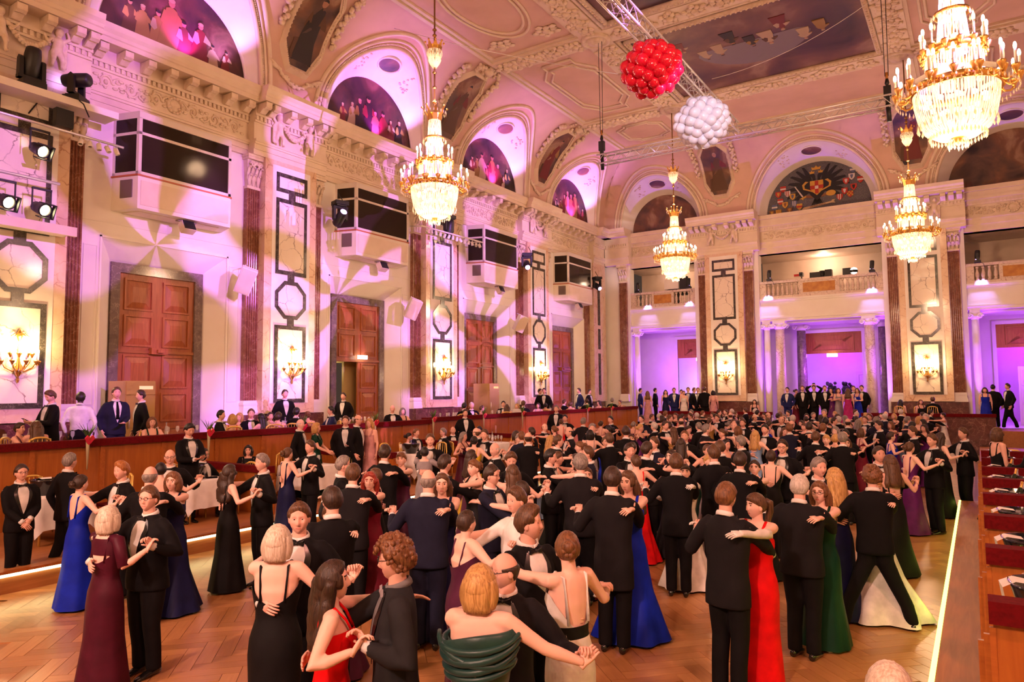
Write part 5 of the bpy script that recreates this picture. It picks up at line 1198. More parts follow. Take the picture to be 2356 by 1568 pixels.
FAB = {k: fabric(k, *c) for k, c in dict(black=((.006,.0048,.006),), charcoal=((.011,.009,.011),), navysuit=((.013,.013,.032),), greysuit=((.022,.021,.024),), shirt=((.78,.74,.72),.7), greyshirt=((.20,.19,.20),),
      blackg=((.007,.006,.007),.6), royal=((.006,.022,.46),.55,.0,.25,6), navy=((.008,.009,.055),.55), redg=((.72,.003,.006),.7), burgundy=((.065,.006,.018),.5), emerald=((.003,.032,.016),.5), teal=((.010,.050,.042),.40,.1,.5,5,.4),
      white=((.80,.74,.70),.7), silver=((.32,.28,.30),.3), purple=((.11,.010,.12),.45), fuchsia=((.42,.02,.16),.6), pink=((.62,.30,.30),.6), lilac=((.48,.36,.50),.6), gold=((.32,.17,.045),.35), yellow=((.75,.48,.02),.6), skyblue=((.22,.34,.55),.6),
      plum=((.09,.02,.05),.4), bluesuit=((.012,.016,.10),.6), wine=((.20,.012,.03),.5)).items()}
SHOE = mat('patent_leather', (.008,.007,.007), .15, coat=.5); HEEL = mat('silver_heel', (.5,.42,.36), .3, .4); GLASS = mat('spectacles', (.01,.01,.01), .3)
SATIN = mat('black_satin', (.010,.010,.011), .25); PEARL = mat('pearls', (.85,.78,.72), .25)
def gauss(x, s): return math.exp(-(x/s)**2)
def head_fn(d, fem):
    """unit direction -> point on a face-shaped head (centre of skull at origin, +y is the face)"""
    x, y, z = d; w_ = .072 if fem else .076
    X, Y_, Z = x*w_, y*.092, z*(.112 if fem else .118)
    if z < 0:
        X *= 1-(.46 if fem else .36)*(-z)**1.6
        if y < 0: Y_ *= 1-.50*min(1, -z*1.2)
        else: Y_ *= 1-.10*z*z
    if y > 0:
        f = y
        Y_ -= .016*max(0, f-.75)/.25*(1 if abs(z) < .95 else 0)
        Y_ += f*(.012*gauss(Z+.098,.018)*gauss(X,.022))                        # chin
        az = (.006+.020*max(0, min(1, (.030-Z)/.055))) if -.030 < Z < .034 else .026*gauss(Z+.028,.007) if Z <= -.030 else .006*gauss(Z-.034,.012)
        Y_ += f*az*gauss(X, .0105+.004*max(0, min(1, (.02-Z)/.05)))            # nose
        for sx in (-1, 1):
            Y_ -= f*.011*gauss(X-sx*.030,.017)*gauss(Z-.014,.012)              # eye sockets
            Y_ += f*.005*gauss(X-sx*.028,.020)*gauss(Z-.034,.008)              # brows
            Y_ += f*.005*gauss(X-sx*.040,.018)*gauss(Z+.015,.016)              # cheeks
        Y_ += f*(.0055*gauss(X,.019)*(gauss(Z+.052,.0045)+gauss(Z+.062,.005))-.004*gauss(X,.02)*gauss(Z+.0568,.0025))   # lips
    return X, Y_, Z
def dirs(n, k):
    out = []
    for j in range(k+1):
        u = j/k; t = -pi/2+pi*(u-.055*sin(2*pi*u)*0)
        row = []
        for i in range(n):
            q = i/n*2*pi; a = q-.52*sin(q)                                       # denser at the face (a=0)
            row.append((sin(a)*cos(t), cos(a)*cos(t), sin(t)))
        out.append(row)
    return out
DIRS = {l: dirs(*nk) for l, nk in {0: (48, 34), 1: (34, 24), 2: (18, 14)}.items()}
def grid_mb(pts, mfn=None):
    k = len(pts)-1; n = len(pts[0]); mb = MB(); vs = [p for r in pts for p in r]
    mb.v = [tuple(p) for p in vs]
    for j in range(k):
        for i in range(n):
            f = (j*n+i, j*n+(i+1) % n, (j+1)*n+(i+1) % n, (j+1)*n+i); mb.f.append(f); mb.sm.append(True)
            if mfn: c = [sum(mb.v[q][a] for q in f)/4 for a in range(3)]; mb.m.append(mfn(c))
            else: mb.m.append(0)
    return mb
HEADS = {}
def head_mb(lod, fem):
    if (lod, fem) in HEADS: return HEADS[(lod, fem)]
    def mf(c):
        x, y, z = c
        if y > .05 and abs(x) < .019 and -.0645 < z < -.0505: return 1
        if y > .04 and .012 < abs(x) < .048 and .0295 < z < .0370-.12*max(0, abs(x)-.038): return 4
        return 0
    mb = grid_mb([[head_fn(d, fem) for d in r] for r in DIRS[lod]], mf if lod < 2 else (lambda c: 1 if (c[1] > .05 and abs(c[0]) < .018 and -.068 < c[2] < -.045) else 0))
    for sx in (-1, 1):
        mb.ball((sx*(.071 if fem else .075), -.008, -.006), (.010,.020,.031), 7 if lod < 2 else 5, 6 if lod < 2 else 4, 0)
        ey = head_fn(V((sx*.36, .92, .125)).normalized(), fem)[1]
        if lod < 2:
            mb.ball((sx*.030, ey-.004, .013), (.0145,.0085,.0075), 8, 6, 2); mb.ball((sx*.030, ey+.0025, .013), (.0062,.004,.0062), 7, 5, 3)
            mb.ball((sx*.030, ey+.0005, .0195), (.0155,.007,.0035), 8, 4, 4 if fem else 0)
        else: mb.ball((sx*.030, ey+.003, .013), (.011,.007,.006), 6, 4, 3); mb.ball((sx*.030, ey+.006, .031), (.016,.006,.004), 6, 4, 4)
    HEADS[(lod, fem)] = mb; return mb
def hair_mb(style, lod, fem, seed=0):
    rr = random.Random(seed); off = V((rr.random()*9, rr.random()*9, 0))
    long_ = style in ('long','wavy','bob','curlylong'); mb = MB()
    rec = {'receding': .5, 'bald': 1, 'ring': 1}.get(style, 0)
    def th(d):
        x, y, z = d
        line = (.84-.26*abs(x)+.08*x+.05*noise.noise(V((x*7,1,0))+off) if not rec else .84-.2*abs(x))                                            # hairline height at the forehead
        zl = line*max(0, y)**.7 if y > 0 else -.62*min(1, -y*1.5)                 # falls to the nape
        if abs(x) > .8 and y > -.3: zl = min(zl, .05+.2*max(0,y)) if not long_ else -.3
        if style in ('bun','updo','pony'): zl = (.52*max(0,y)**.7 if y > 0 else -.5*min(1,-y*1.5))
        t = (z-zl)/.24; t = max(-1, min(1, t)); base = .020 if not fem else .017
        if style == 'curly': base = .040+.016*noise.noise(V((x*6,y*6,z*6))+off)
        if style == 'wild': base = .030+.014*noise.noise(V((x*5,y*5,z*5))+off)
        if style == 'bob': base = .030
        if style in ('long','wavy'): base = .024
        if style == 'top': base = .022+.014*max(0, z)*max(0, y+.4)
        if rec == 1:                                                                # fringe round the sides only
            t = min(t, (.30-z)/.12) if True else t; base = .010
        elif rec: t = min(t, 1-2.2*max(0, z-.3)*max(0, y+.1)) if y > -.1 else t
        if lod < 2: base += .004*noise.noise(V((x*14,y*14,z*5))+off)
        return base*t if t > 0 else .012*t
    pts = []
    for r in DIRS[lod]:
        row = []
        for d in r:
            p = V(head_fn(d, fem)); 
            if d[1] > .3 and d[2] < .5: p.y = min(p.y, .078)
            row.append(p + V(d)*th(d))
        pts.append(row)
    if style != 'shaved': mb.merge(grid_mb(pts))
    def lock(P, R, n=8): mb.tube(P, R, n if lod < 2 else 6)
    if style in ('long', 'wavy'):
        L = .36 if style == 'long' else .40; q = 12 if lod < 2 else 6
        for sx, wd in ((0,.085), (-1,.036), (1,.036)):
            lock([(sx*(.068+.034*t+.010*sin(t*9))+(.014*sin(t*15+sx) if style == 'wavy' else 0), (-.055-.075*t**.7 if sx == 0 else -.012-.095*t), .03-L*t) for t in [i/q for i in range(q+1)]],
                 [(wd*(1+.25*t+(.10*sin(t*22) if style == 'wavy' else .0))*(1 if t < .9 else .6), .036+.010*(t > .1)) for t in [i/q for i in range(q+1)]], 10)
    if style == 'bob':
        q = 7
        for sx in (-1, 1): lock([(sx*(.066+.012*sin(pi*i/q)), -.012, .05-.155*i/q) for i in range(q+1)], [(.030+.01*sin(pi*i/q), .058) for i in range(q+1)], 10)
        lock([(0,-.062-.01*sin(pi*i/q),.05-.165*i/q) for i in range(q+1)], [(.082,.036+.012*sin(pi*i/q)) for i in range(q+1)], 12)
    if style in ('bun', 'updo'):
        mb.ball((0,-.115,.015 if style == 'bun' else .045), (.048,.045,.045), 10, 8)
        for i in range(6): a = i*pi/3; mb.ball((.028*cos(a),-.125,.02+.028*sin(a)), (.022,.026,.022), 6, 5)
    if style == 'pony': lock([(0,-.10,.05),(0,-.14,.03),(0,-.14,-.05),(.01,-.12,-.14),(.015,-.11,-.22)], [.026,.036,.034,.028,.01])
    if style in ('curly', 'wild') and lod < 2:
        for i in range(90 if style == 'curly' else 40):
            a = rr.random()*2*pi; z = rr.random()*1.3-.3; z = max(-.35, z); r_ = sqrt(max(0,1-min(1,z*z))); d = V((r_*cos(a), r_*sin(a), z))
            if (d.y > .25 and z < .42) or (d.y > .0 and z < .0): continue
            p = V(head_fn(d, fem))+d*(.034 if style == 'curly' else .024); mb.ball(p, .014+.008*rr.random(), 6, 4)
    return mb
def hand_mb(mb, wr, d, n, right, curl=.4, s=1.0, lod=0, m=0):
    wr, d, n = V(wr), V(d).normalized(), V(n); n = (n-d*n.dot(d)).normalized(); t = d.cross(n) if right else n.cross(d); q = 6 if lod < 2 else 4
    mb.tube([wr-d*.035*s, wr, wr+d*.03*s, wr+d*.065*s, wr+d*.088*s], [(.026*s,.020*s),(.027*s,.018*s),(.036*s,.017*s),(.041*s,.015*s),(.038*s,.011*s)], 8 if lod < 2 else 6, m, upv=n)
    for i, (o, L) in enumerate(((.029,.92),(.0105,1.04),(-.0095,.96),(-.0285,.78))):
        b = wr+d*.084*s+t*o*s; P = [b-d*.012*s, b]; a = 0
        for sg, ca in ((.040,.55),(.027,.85),(.021,.7)):
            a += curl*ca; b = b+(d*cos(a)+n*sin(a)+t*(.10*(1.5-i)*(1-curl)*.6))*sg*L*s; P.append(b)
        mb.tube(P, [x*s for x in (.0085,.0090,.0082,.0074,.0055)], q, m, upv=n)
    b = wr+d*.022*s+t*.026*s; P = [b-t*.014*s, b+t*.008*s]; dd = (d*.75+t*.62+n*.32*min(1,curl*1.5)).normalized()
    P += [b+dd*.036*s, b+dd*.036*s+(dd+d*.5+n*.5*curl).normalized()*.028*s]; mb.tube(P, [x*s for x in (.012,.0125,.0100,.0065)], q, m, upv=n)
def ik(S, T, l1, l2, hint):
    S, T, hint = V(S), V(T), V(hint); d = T-S; L = min(max(d.length, abs(l1-l2)+.02), l1+l2-.004); u = d.normalized() if d.length > 1e-6 else V((0,0,-1))
    a = (l1*l1-l2*l2+L*L)/(2*L); h = sqrt(max(0, l1*l1-a*a)); p = hint-u*hint.dot(u)
    p = p.normalized() if p.length > 1e-6 else u.orthogonal().normalized()
    return S+u*a+p*h, S+u*L
def loft(mb, secs, n=20, p=2.3, upf=None, cap=True):
    vs = []
    for z, a, b, yo in secs:
        for i in range(n):
            q = 2*pi*i/n; c, s = cos(q), sin(q); x = a*abs(c)**(2/p)*(1 if c >= 0 else -1); y = yo+b*abs(s)**(2/p)*(1 if s >= 0 else -1)
            v = V((x, y, z)); vs.append(upf(v) if upf else v)
    k = len(secs); fs = [(i*n+j, i*n+(j+1) % n, (i+1)*n+(j+1) % n, (i+1)*n+j) for i in range(k-1) for j in range(n)]
    if cap: fs += [tuple(range(n))[::-1], tuple(range((k-1)*n, k*n))]
    mb.add(vs, fs, 0, True)
JOBS = []
class Soft:                                          # a skin waiting for its union
    def __init__(s, mb, vox, sm): s.mb = mb; s.vox = vox; s.sm = sm; s.v = s.f = None; JOBS.append(s)
def run_jobs():
    obs = []
    for j in JOBS:
        me = bpy.data.meshes.new('t'); me.from_pydata(j.mb.v, [], j.mb.f); o = bpy.data.objects.new('t', me); COL.objects.link(o)
        r = o.modifiers.new('r', 'REMESH'); r.mode = 'VOXEL'; r.voxel_size = j.vox
        if j.sm: s_ = o.modifiers.new('s', 'SMOOTH'); s_.factor = .5; s_.iterations = j.sm
        obs.append((j, o, me))
    dg = bpy.context.evaluated_depsgraph_get()
    for j, o, me in obs:
        ev = o.evaluated_get(dg).to_mesh(); n = len(ev.vertices); co = np.empty(n*3, np.float32); ev.vertices.foreach_get('co', co)
        j.v = [tuple(map(float, q)) for q in co.reshape(-1, 3)]; j.f = [tuple(p.vertices) for p in ev.polygons]; o.evaluated_get(dg).to_mesh_clear()
    for j, o, me in obs: bpy.data.objects.remove(o); bpy.data.meshes.remove(me)
    JOBS.clear()
def figure(fem=False, h=1.78, lod=0, L=None, R=None, head=(0, 0), lean=(0, 0), stance=.0, step=0., hair='short', fat=1.0, seat=False, handL=None, handR=None, hintL=None, hintR=None,
           top='tux', flare=.28, backcut=.1, sleeves=0, glasses=False, seed=0, tie='bow', gloves=False, skirt='aline', hem=.03, straps=True, coat=.80, bust=0, extra=()):
    """one person in local coordinates, facing +y; L and R are hand targets, head is (yaw, pitch)"""
    s = h/(1.70 if fem else 1.78)*(.985 if fem else 1); P = {}
    rr = random.Random(seed); vox = {0: .0145, 1: .021, 2: .034}[lod]
    DZ = -.46 if seat else 0
    def up_(v):
        k = max(0, v.z-.95); return V((v.x+lean[0]*k, v.y+lean[1]*k, v.z))
    def T(mb):
        mb.v = [((p[0])*s, (p[1])*s, (p[2]+DZ)*s) for p in mb.v]; return mb
    shx = .158 if fem else .19*min(1.12, fat**.5); shz = 1.405 if fem else 1.408; l1, l2 = (.275, .245) if fem else (.30, .265)
    SL, SR = up_(V((-shx, 0, shz))), up_(V((shx, 0, shz)))
    def tgt(t, sx): return V(t)/s-V((0,0,DZ)) if t is not None else V((sx*(shx+.06), .05, shz-.515))
    eL, wL = ik(SL, tgt(L, -1), l1, l2, hintL or (-.6, -.5, -.6)); eR, wR = ik(SR, tgt(R, 1), l1, l2, hintR or (.6, -.5, -.6))
    # --- head
    hm = Matrix.Translation(up_(V((0, .012, 1.580 if fem else 1.638)))) @ Euler((RAD(head[1]), 0, RAD(head[0]))).to_matrix().to_4x4()
    neck0 = up_(V((0, -.012, 1.40 if fem else 1.43))); neck1 = hm @ V((0, -.012, -.05))
    # --- skin: neck, torso, arms as one union
    sk = MB(); nr = (.050 if fem else .058); q = 10
    sk.tube([neck0, neck0+(neck1-neck0)*.45, neck1, neck1+V((0,.0,.03))], [nr*1.35, nr, nr*.98, nr*.9], q)
    if fem:
        loft(sk, [(.90,.15*fat,.105*fat,0),(1.0,.135*fat,.095*fat,0),(1.08,.118*fat,.085*fat,0),(1.18,.135*fat,.098*fat,.008),(1.25,.15*fat,.118*fat,.022),(1.30,.152*fat,.105,.014),(1.36,.148*fat,.088,0),(1.41,.118,.068,-.01),(1.44,.07,.05,-.012)], 16, 2.2, up_)
    else:
        loft(sk, [(.95,.14,.10,0),(1.2,.16,.10,0),(1.38,.16,.09,0),(1.44,.10,.07,0)], 12, 2.2, up_)
    ar = (.047,.040,.036,.037,.024) if fem else (.045,.042,.036,.036,.028)
    for S_, E_, W_, sx in ((SL, eL, wL, -1), (SR, eR, wR, 1)):
        c0 = up_(V((sx*shx*.45, -.005, shz+.005)))
        sk.tube([c0, S_+(c0-S_)*.3, S_, S_+(E_-S_)*.22, S_+(E_-S_)*.6, E_, E_+(W_-E_)*.3, W_], [x*(fat**.6 if fem else 1) for x in (ar[0], ar[0]*1.05, ar[0]*1.06, ar[0]*1.02, ar[1], ar[2], ar[3], ar[4])], q)
    if fem: capsule(sk, up_(V((-.07,.075,1.245))), up_(V((-.066,.085,1.235))), .052*fat**.5); capsule(sk, up_(V((.07,.075,1.245))), up_(V((.066,.085,1.235))), .052*fat**.5)
    if seat or lod == 0 or skirt == 'short':
        for sx in (-1, 1): sk.tube([(sx*.08,0,.95),(sx*.085,.02,.7),(sx*.08,.02,.48),(sx*.08,0,.28),(sx*.08,-.01,.10)] if not seat else [(sx*.08,0,.93),(sx*.09,.2,.94),(sx*.1,.42,.93),(sx*.1,.43,.7),(sx*.1,.42,.52)], [.085,.075,.052,.05,.034], 8)
        loft(sk, [(.86,.12,.09,0),(1.0,.13,.095,0)], 12)
    P['_skin'] = Soft(T(sk), vox*(.8 if fem else 1.5), 3)
    hd = MB(); hd.merge(head_mb(lod, fem), hm)
    gl = MB()
    for E_, W_, right, hn in ((eL, wL, False, handL), (eR, wR, True, handR)):
        fd = (W_-E_).normalized(); dn, nn, cu = hn if hn else (None, None, .35)
        dd = V(dn) if dn is not None else fd+V((0,.1,0)); n_ = V(nn) if nn is not None else V((0,0,0))+V((1 if not right else -1, 0, 0))
        if dd.length < .01: dd = fd
        gl = MB(); hand_mb(gl if gloves else hd, W_, (fd+dd*1.2).normalized() if dn is not None else dd, n_ if abs(n_.normalized().dot(dd.normalized())) < .97 else V((0,1,.2)), right, cu, 1.0 if not fem else .92, lod)
        if gloves: gl.tube([E_+(E_-W_)*.25, E_, E_+(W_-E_)*.3, W_, W_+fd*.02], [.045,.043,.042,.029,.03], 10); P['glove.b' if right else 'glove'] = T(gl)
    P['_head'] = T(hd)
    if hair != 'none': hb = MB(); hb.merge(hair_mb(hair, lod, fem, seed), hm); P['hair'] = T(hb)
    if glasses:
        g = MB()
        for sx in (-1, 1):
            c_ = V((sx*.031, .094, .012)); g.tube([hm @ (c_+V((.021*cos(a), -.004*abs(cos(a)), .014*sin(a)))) for a in [2*pi*i/12 for i in range(13)]], .0022, 4)
            g.tube([hm @ V((sx*.052,.088,.016)), hm @ V((sx*.075,.02,.014)), hm @ V((sx*.076,-.02,.008))], .0022, 4)
        g.tube([hm @ V((-.011,.096,.014)), hm @ V((.011,.096,.014))], .002, 4); P['glasses'] = T(g)
    # --- clothes
    leg = lambda sx: [(sx*.085,0,.92),(sx*.09,.01,.72),(sx*(.09+stance*.5),.02+sx*step*.4,.48),(sx*(.09+stance),-.01+sx*step,.26),(sx*(.09+stance*1.25),-.02+sx*step*1.25,.055)]
    if seat: leg = lambda sx: [(sx*.085,0,.93),(sx*.095,.2,.95),(sx*.11,.40,.945),(sx*.11,.45,.85),(sx*.11,.44,.68),(sx*.11,.42,.52)]
    def shoe(sx, m=None):
        f = V(leg(sx)[-1]); b = MB(); z0 = f.z-.055
        b.tube([f+V((0,-.07,-.02)), f+V((0,-.03,-.01)), f+V((0,.05,-.02)), f+V((0,.12,-.032)), f+V((0,.185,-.04)), f+V((0,.205,-.045))], [(.028,.032),(.038,.042),(.042,.034),(.046,.024),(.036,.016),(.012,.008)], 8, upv=(0,0,1)); return T(b)
    if not fem:
        a_ = fat; jac = MB()
        tails = coat
        S_ = [(tails,.20*a_,.138*a_,-.005),(.90,.195*a_,.14*a_,0),(1.0,.180*a_,.130*a_,.002),(1.10,.180*a_,.128*a_,.005),(1.22,.198*a_,.132*a_,.008),(1.33,.206*a_,.122*a_**.7,.002),(1.40,.190*a_**.6,.105,-.008),(1.46,.125,.082,-.014),(1.495,.080,.072,-.012)]
        def front(x, z):
            for (z0,a0,b0,y0),(z1,a1,b1,y1) in zip(S_, S_[1:]):
                if z0 <= z <= z1:
                    t = (z-z0)/(z1-z0); a = a0+(a1-a0)*t; b = b0+(b1-b0)*t; y = y0+(y1-y0)*t; return y+b*max(0, 1-abs(x/a)**2.3)**(1/2.3)
            return .06
        shirtonly = top == 'shirt'
        sw = (.063,.066,.060,.054,.052,.043) if not shirtonly else (.062,.058,.052,.047,.046,.036)
        if seat: loft(jac, [(.88,.20*a_,.15*a_,.0)]+S_[2:], 22, 2.3, up_)
        elif shirtonly: loft(jac, [(.95,.165*a_,.115*a_,0),(1.05,.168*a_,.118*a_,0)]+[(z,a*.95,b*.95,y) for z,a,b,y in S_[3:]], 22, 2.3, up_)
        else: loft(jac, S_, 22, 2.3, up_)
        for S2, E_, W_, sx in ((SL, eL, wL, -1), (SR, eR, wR, 1)):
            c0 = up_(V((sx*shx*.5, -.01, shz-.005)))
            jac.tube([c0, S2+V((-sx*.02,0,.008)), S2+(E_-S2)*.12, S2+(E_-S2)*.55, E_, E_+(W_-E_)*.35, W_-(W_-E_).normalized()*.012], [sw[0]*.95, sw[0], sw[0], sw[1], sw[2], sw[3]*1.06, sw[5]], 12)
        P['jacket' if not shirtonly else 'shirt'] = Soft(T(jac), vox, 3)
        if not shirtonly:
            sf = MB(); nz = 10 if lod < 2 else 5; rows = []
            zt, zb = 1.465, (1.06 if top != 'closed' else 1.18)
            for j in range(nz+1):
                z = zt+(zb-zt)*j/nz; t = j/nz; hw = (.050+.030*min(1, t*5)*(1-t))*(1-t**3)+.004
                rows.append([up_(V((x, front(x, z)+.0075, z))) for x in [hw*(-1+2*i/6) for i in range(7)]])
            sf.add([p for r in rows for p in r], [(j*7+i, j*7+i+1, (j+1)*7+i+1, (j+1)*7+i) for j in range(nz) for i in range(6)], 0, True); P['shirt_front'] = T(sf)
            if lod < 2:
                lp = MB()
                for sx in (-1, 1):
                    rws = []
                    for j in range(nz+1):
                        z = 1.455+(zb-1.455)*j/nz; t = j/nz; hw = (.050+.030*min(1, t*5)*(1-t))*(1-t**3)+.004; wd = .012+.05*min(1,t*3)*(1-t)
                        rws.append([up_(V((sx*x, front(x, z)+.010-.004*(x > hw+.01), z))) for x in (hw-.004, hw+wd*.5, hw+wd)])
                    lp.add([p for r in rws for p in r], [(j*3+i, j*3+i+1, (j+1)*3+i+1, (j+1)*3+i) for j in range(nz) for i in range(2)], 0, True)
                P['lapel'] = T(lp)
                for nm_, E_, W_ in (('cuff', eL, wL), ('cuff.b', eR, wR)): cf = MB(); d_ = (W_-E_).normalized(); cf.tube([W_-d_*.03, W_+d_*.018], [.040,.036], 10); P[nm_] = T(cf)
        co = MB(); co.tube([up_(V((.068*sin(a), -.014+.070*cos(a), 1.50-.022*cos(a)))) for a in [2*pi*i/16 for i in range(17)]], [(.008,.024)]*17, 6, upv=(0,0,1)); P['collar'] = T(co)
        if tie == 'bow':
            b = MB(); fy = front(0,1.47)+.016
            for sx in (-1, 1): b.add([up_(V(p)) for p in ((0,fy,1.462),(sx*.055,fy-.004,1.488),(sx*.055,fy-.004,1.438),(0,fy+.016,1.463),(sx*.05,fy+.012,1.482),(sx*.05,fy+.012,1.444))], [(0,1,2),(3,5,4),(0,3,4,1),(1,4,5,2),(2,5,3,0)])
            b.ball(up_(V((0,fy+.006,1.463))), (.012,.014,.013), 6, 4); P['bow_tie'] = T(b)
        elif tie == 'long':
            b = MB(); b.tube([up_(V((0, front(0,z)+.014, z))) for z in (1.47,1.44,1.3,1.12)], [(.014,.008),(.018,.006),(.028,.006),(.034,.006)], 6, upv=(0,1,0)); P['necktie'] = T(b)
        tr = MB(); loft(tr, [(.84,.155*a_,.125*a_,0),(.93,.165*a_,.125*a_,0),(1.03,.160*a_,.118*a_,0)], 16)
        for sx in (-1, 1):
            lg = leg(sx); tr.tube(lg if not seat else lg, [.105*a_,.098*a_,.080,.072,.070] if not seat else [.10,.098,.085,.08,.072,.072], 12)
        P['trousers'] = Soft(T(tr), vox*1.15, 3)
        if lod < 2:
            for i, sx in enumerate((-1, 1)): P['shoe' if i == 0 else 'shoe.b'] = shoe(sx)
    else:
        a_ = fat; dr = MB(); n = 44 if lod < 2 else 20; K = 26 if lod < 2 else 12; ph = rr.random()*6; nf = 7+int(rr.random()*4)
        flare *= .78; prof = [(1.34,.155*a_,.104*a_),(1.29,.163*a_,.128*a_),(1.24,.163*a_,.136*a_),(1.17,.148*a_,.110*a_),(1.08,.128*a_,.095*a_),(1.0,.148*a_,.110*a_),(.92,.172*a_,.130*a_),(.80,.180*a_,.145*a_),(.5,.155+flare*.30,.135+flare*.30),(hem,.15+flare,.13+flare)]
        yo = lambda z: .022*gauss(z-1.26,.09)
        def pr(z):
            for (z1,a1,b1),(z0,a0,b0) in zip(prof, prof[1:]):
                if z0 <= z <= z1: t = (z-z0)/(z1-z0); return a0+(a1-a0)*t, b0+(b1-b0)*t
            return prof[-1][1:] if z < .5 else prof[0][1:]
        rows = []
        for j in range(K+1):
            row = []
            for i in range(n):
                a = 2*pi*i/n; c, s_ = cos(a), sin(a); zt = 1.295+.02*abs(c)-backcut*max(0, -s_)**1.5 + (.02*max(0,s_))
                u_ = (j/K); z = zt+(hem-zt)*(u_ if u_ < .02 else u_); A, B = pr(z); f = max(0, (.90-z)/.9)
                m_ = 1+(.10*flare/.28)*f*cos(nf*a+ph+1.3*f)+.03*f*cos(3*a+ph*2)
                x = A*abs(c)**(2/2.15)*(1 if c >= 0 else -1)*m_; y = yo(z)+B*abs(s_)**(2/2.15)*(1 if s_ >= 0 else -1)*m_
                if seat and z < .95:
                    k = (.95-z)/.92; x = c*(.19+.02*k)*a_; 
                    if k < .45: y = .0+(.47*k/.45) + s_*.02; z = .93+.11*max(0, s_)+(-.10 if s_ < 0 else 0)+ .0; y = y+ (s_*.12 if k < .1 else 0)
                    else: y = .47+.10*s_; z = 1.0-(k-.45)*.9
                row.append(up_(V((x, y, z))))
            rows.append(row)
        vs = [p for r in rows for p in r]; dr.add(vs, [(j*n+i, j*n+(i+1) % n, (j+1)*n+(i+1) % n, (j+1)*n+i) for j in range(K) for i in range(n)], 0, True)
        if straps:
            for sx in (-1, 1): dr.tube([up_(V(p)) for p in ((sx*.085,.128*a_,1.29),(sx*.098,.085,1.38),(sx*.10,.02,1.452),(sx*.098,-.055,1.425),(sx*.085,-.088*a_,1.285-.78*backcut))], [(.016,.008)]*5, 6, upv=(0,.3,1))
        if sleeves:
            for S2, E_, W_, sx in ((SL, eL, wL, -1), (SR, eR, wR, 1)):
                c0 = up_(V((sx*shx*.55, -.005, shz))); e2 = S2+(E_-S2)*min(1, sleeves*2); pts = [c0, S2, e2]+([E_+(W_-E_)*(sleeves*2-1)] if sleeves > .5 else [])
                dr.tube(pts, [.056,.058*fat**.6,.050*fat**.6]+([.038] if sleeves > .5 else []), 12)
            loft(dr, [(1.27,.158*a_,.112*a_,.01),(1.36,.158*a_,.098,.0),(1.42,.125,.078,-.01)], 20, 2.2, up_, cap=False)
        P['dress'] = T(dr)
        if lod < 2 and not seat:
            for i, sx in enumerate((-1, 1)): P['shoe' if i == 0 else 'shoe.b'] = shoe(sx)
        if 'pearls' in extra:
            pl = MB()
            for i in range(26): a = 2*pi*i/26; pl.ball(up_(V((.068*sin(a), -.005+.072*cos(a), 1.435-.028*cos(a)))), .0075, 6, 5)
            P['pearl_necklace'] = T(pl)
        if 'belt' in extra:
            b = MB(); loft(b, [(1.035,.140*a_,.104*a_,0),(1.06,.136*a_,.101*a_,0),(1.10,.136*a_,.102*a_,0),(1.115,.138*a_,.104*a_,0)], 28, 2.15, up_, False); P['belt'] = T(b)
        if 'shawl' in extra:                         # satin stole drawn round back and upper arms, in rolled folds
            b = MB(); nn_ = 40; m0 = ((1.03,.90,.0),(1.08,.99,0),(1.14,1.08,0),(1.20,1.20,0),(1.26,1.30,0),(1.32,1.36,0),(1.365,1.30,0),(1.375,1.20,0),(1.36,1.12,0)); vs = []
            for k_, (z, k, yq) in enumerate(m0):
                for i in range(nn_):
                    a = 2*pi*i/nn_; A, B = .148*a_*k, .118*a_*(.5*k+.5); f_ = 1+.03*sin(k_*2.4+2.5*a)*(k_ < 8)
                    vs.append(up_(V((A*f_*cos(a), .0+B*f_*sin(a), z+.045*cos(a)*(k_/8)-.05*max(0,-sin(a))*(k_/8)-.03*cos(2*a)*(k_/8)))))
            b.add(vs, [(j*nn_+i, j*nn_+(i+1) % nn_, (j+1)*nn_+(i+1) % nn_, (j+1)*nn_+i) for j in range(len(m0)-1) for i in range(nn_)], 0, True)
            for q_, (zl, zr, sg, r_) in enumerate(((1.30,1.36,.10,.020),(1.24,1.33,.12,.026),(1.17,1.27,.10,.022),(1.33,1.20,.10,.022),(1.12,1.19,.06,.020))):
                P_ = []
                for t in np.linspace(0, 1, 15):
                    a = pi+pi*t; z = zl+(zr-zl)*t-sg*sin(pi*t)*.6; k = 1.0+.36*max(0, min(1, (z-1.03)/.3)); P_.append(up_(V((.151*a_*k*cos(a), .120*a_*(.5*k+.5)*sin(a), z))))
                b.tube(P_, [r_*(.4+.6*sin(pi*(.08+.84*t))) for t in np.linspace(0, 1, 15)], 8)
            P['shawl'] = T(b)
    return P
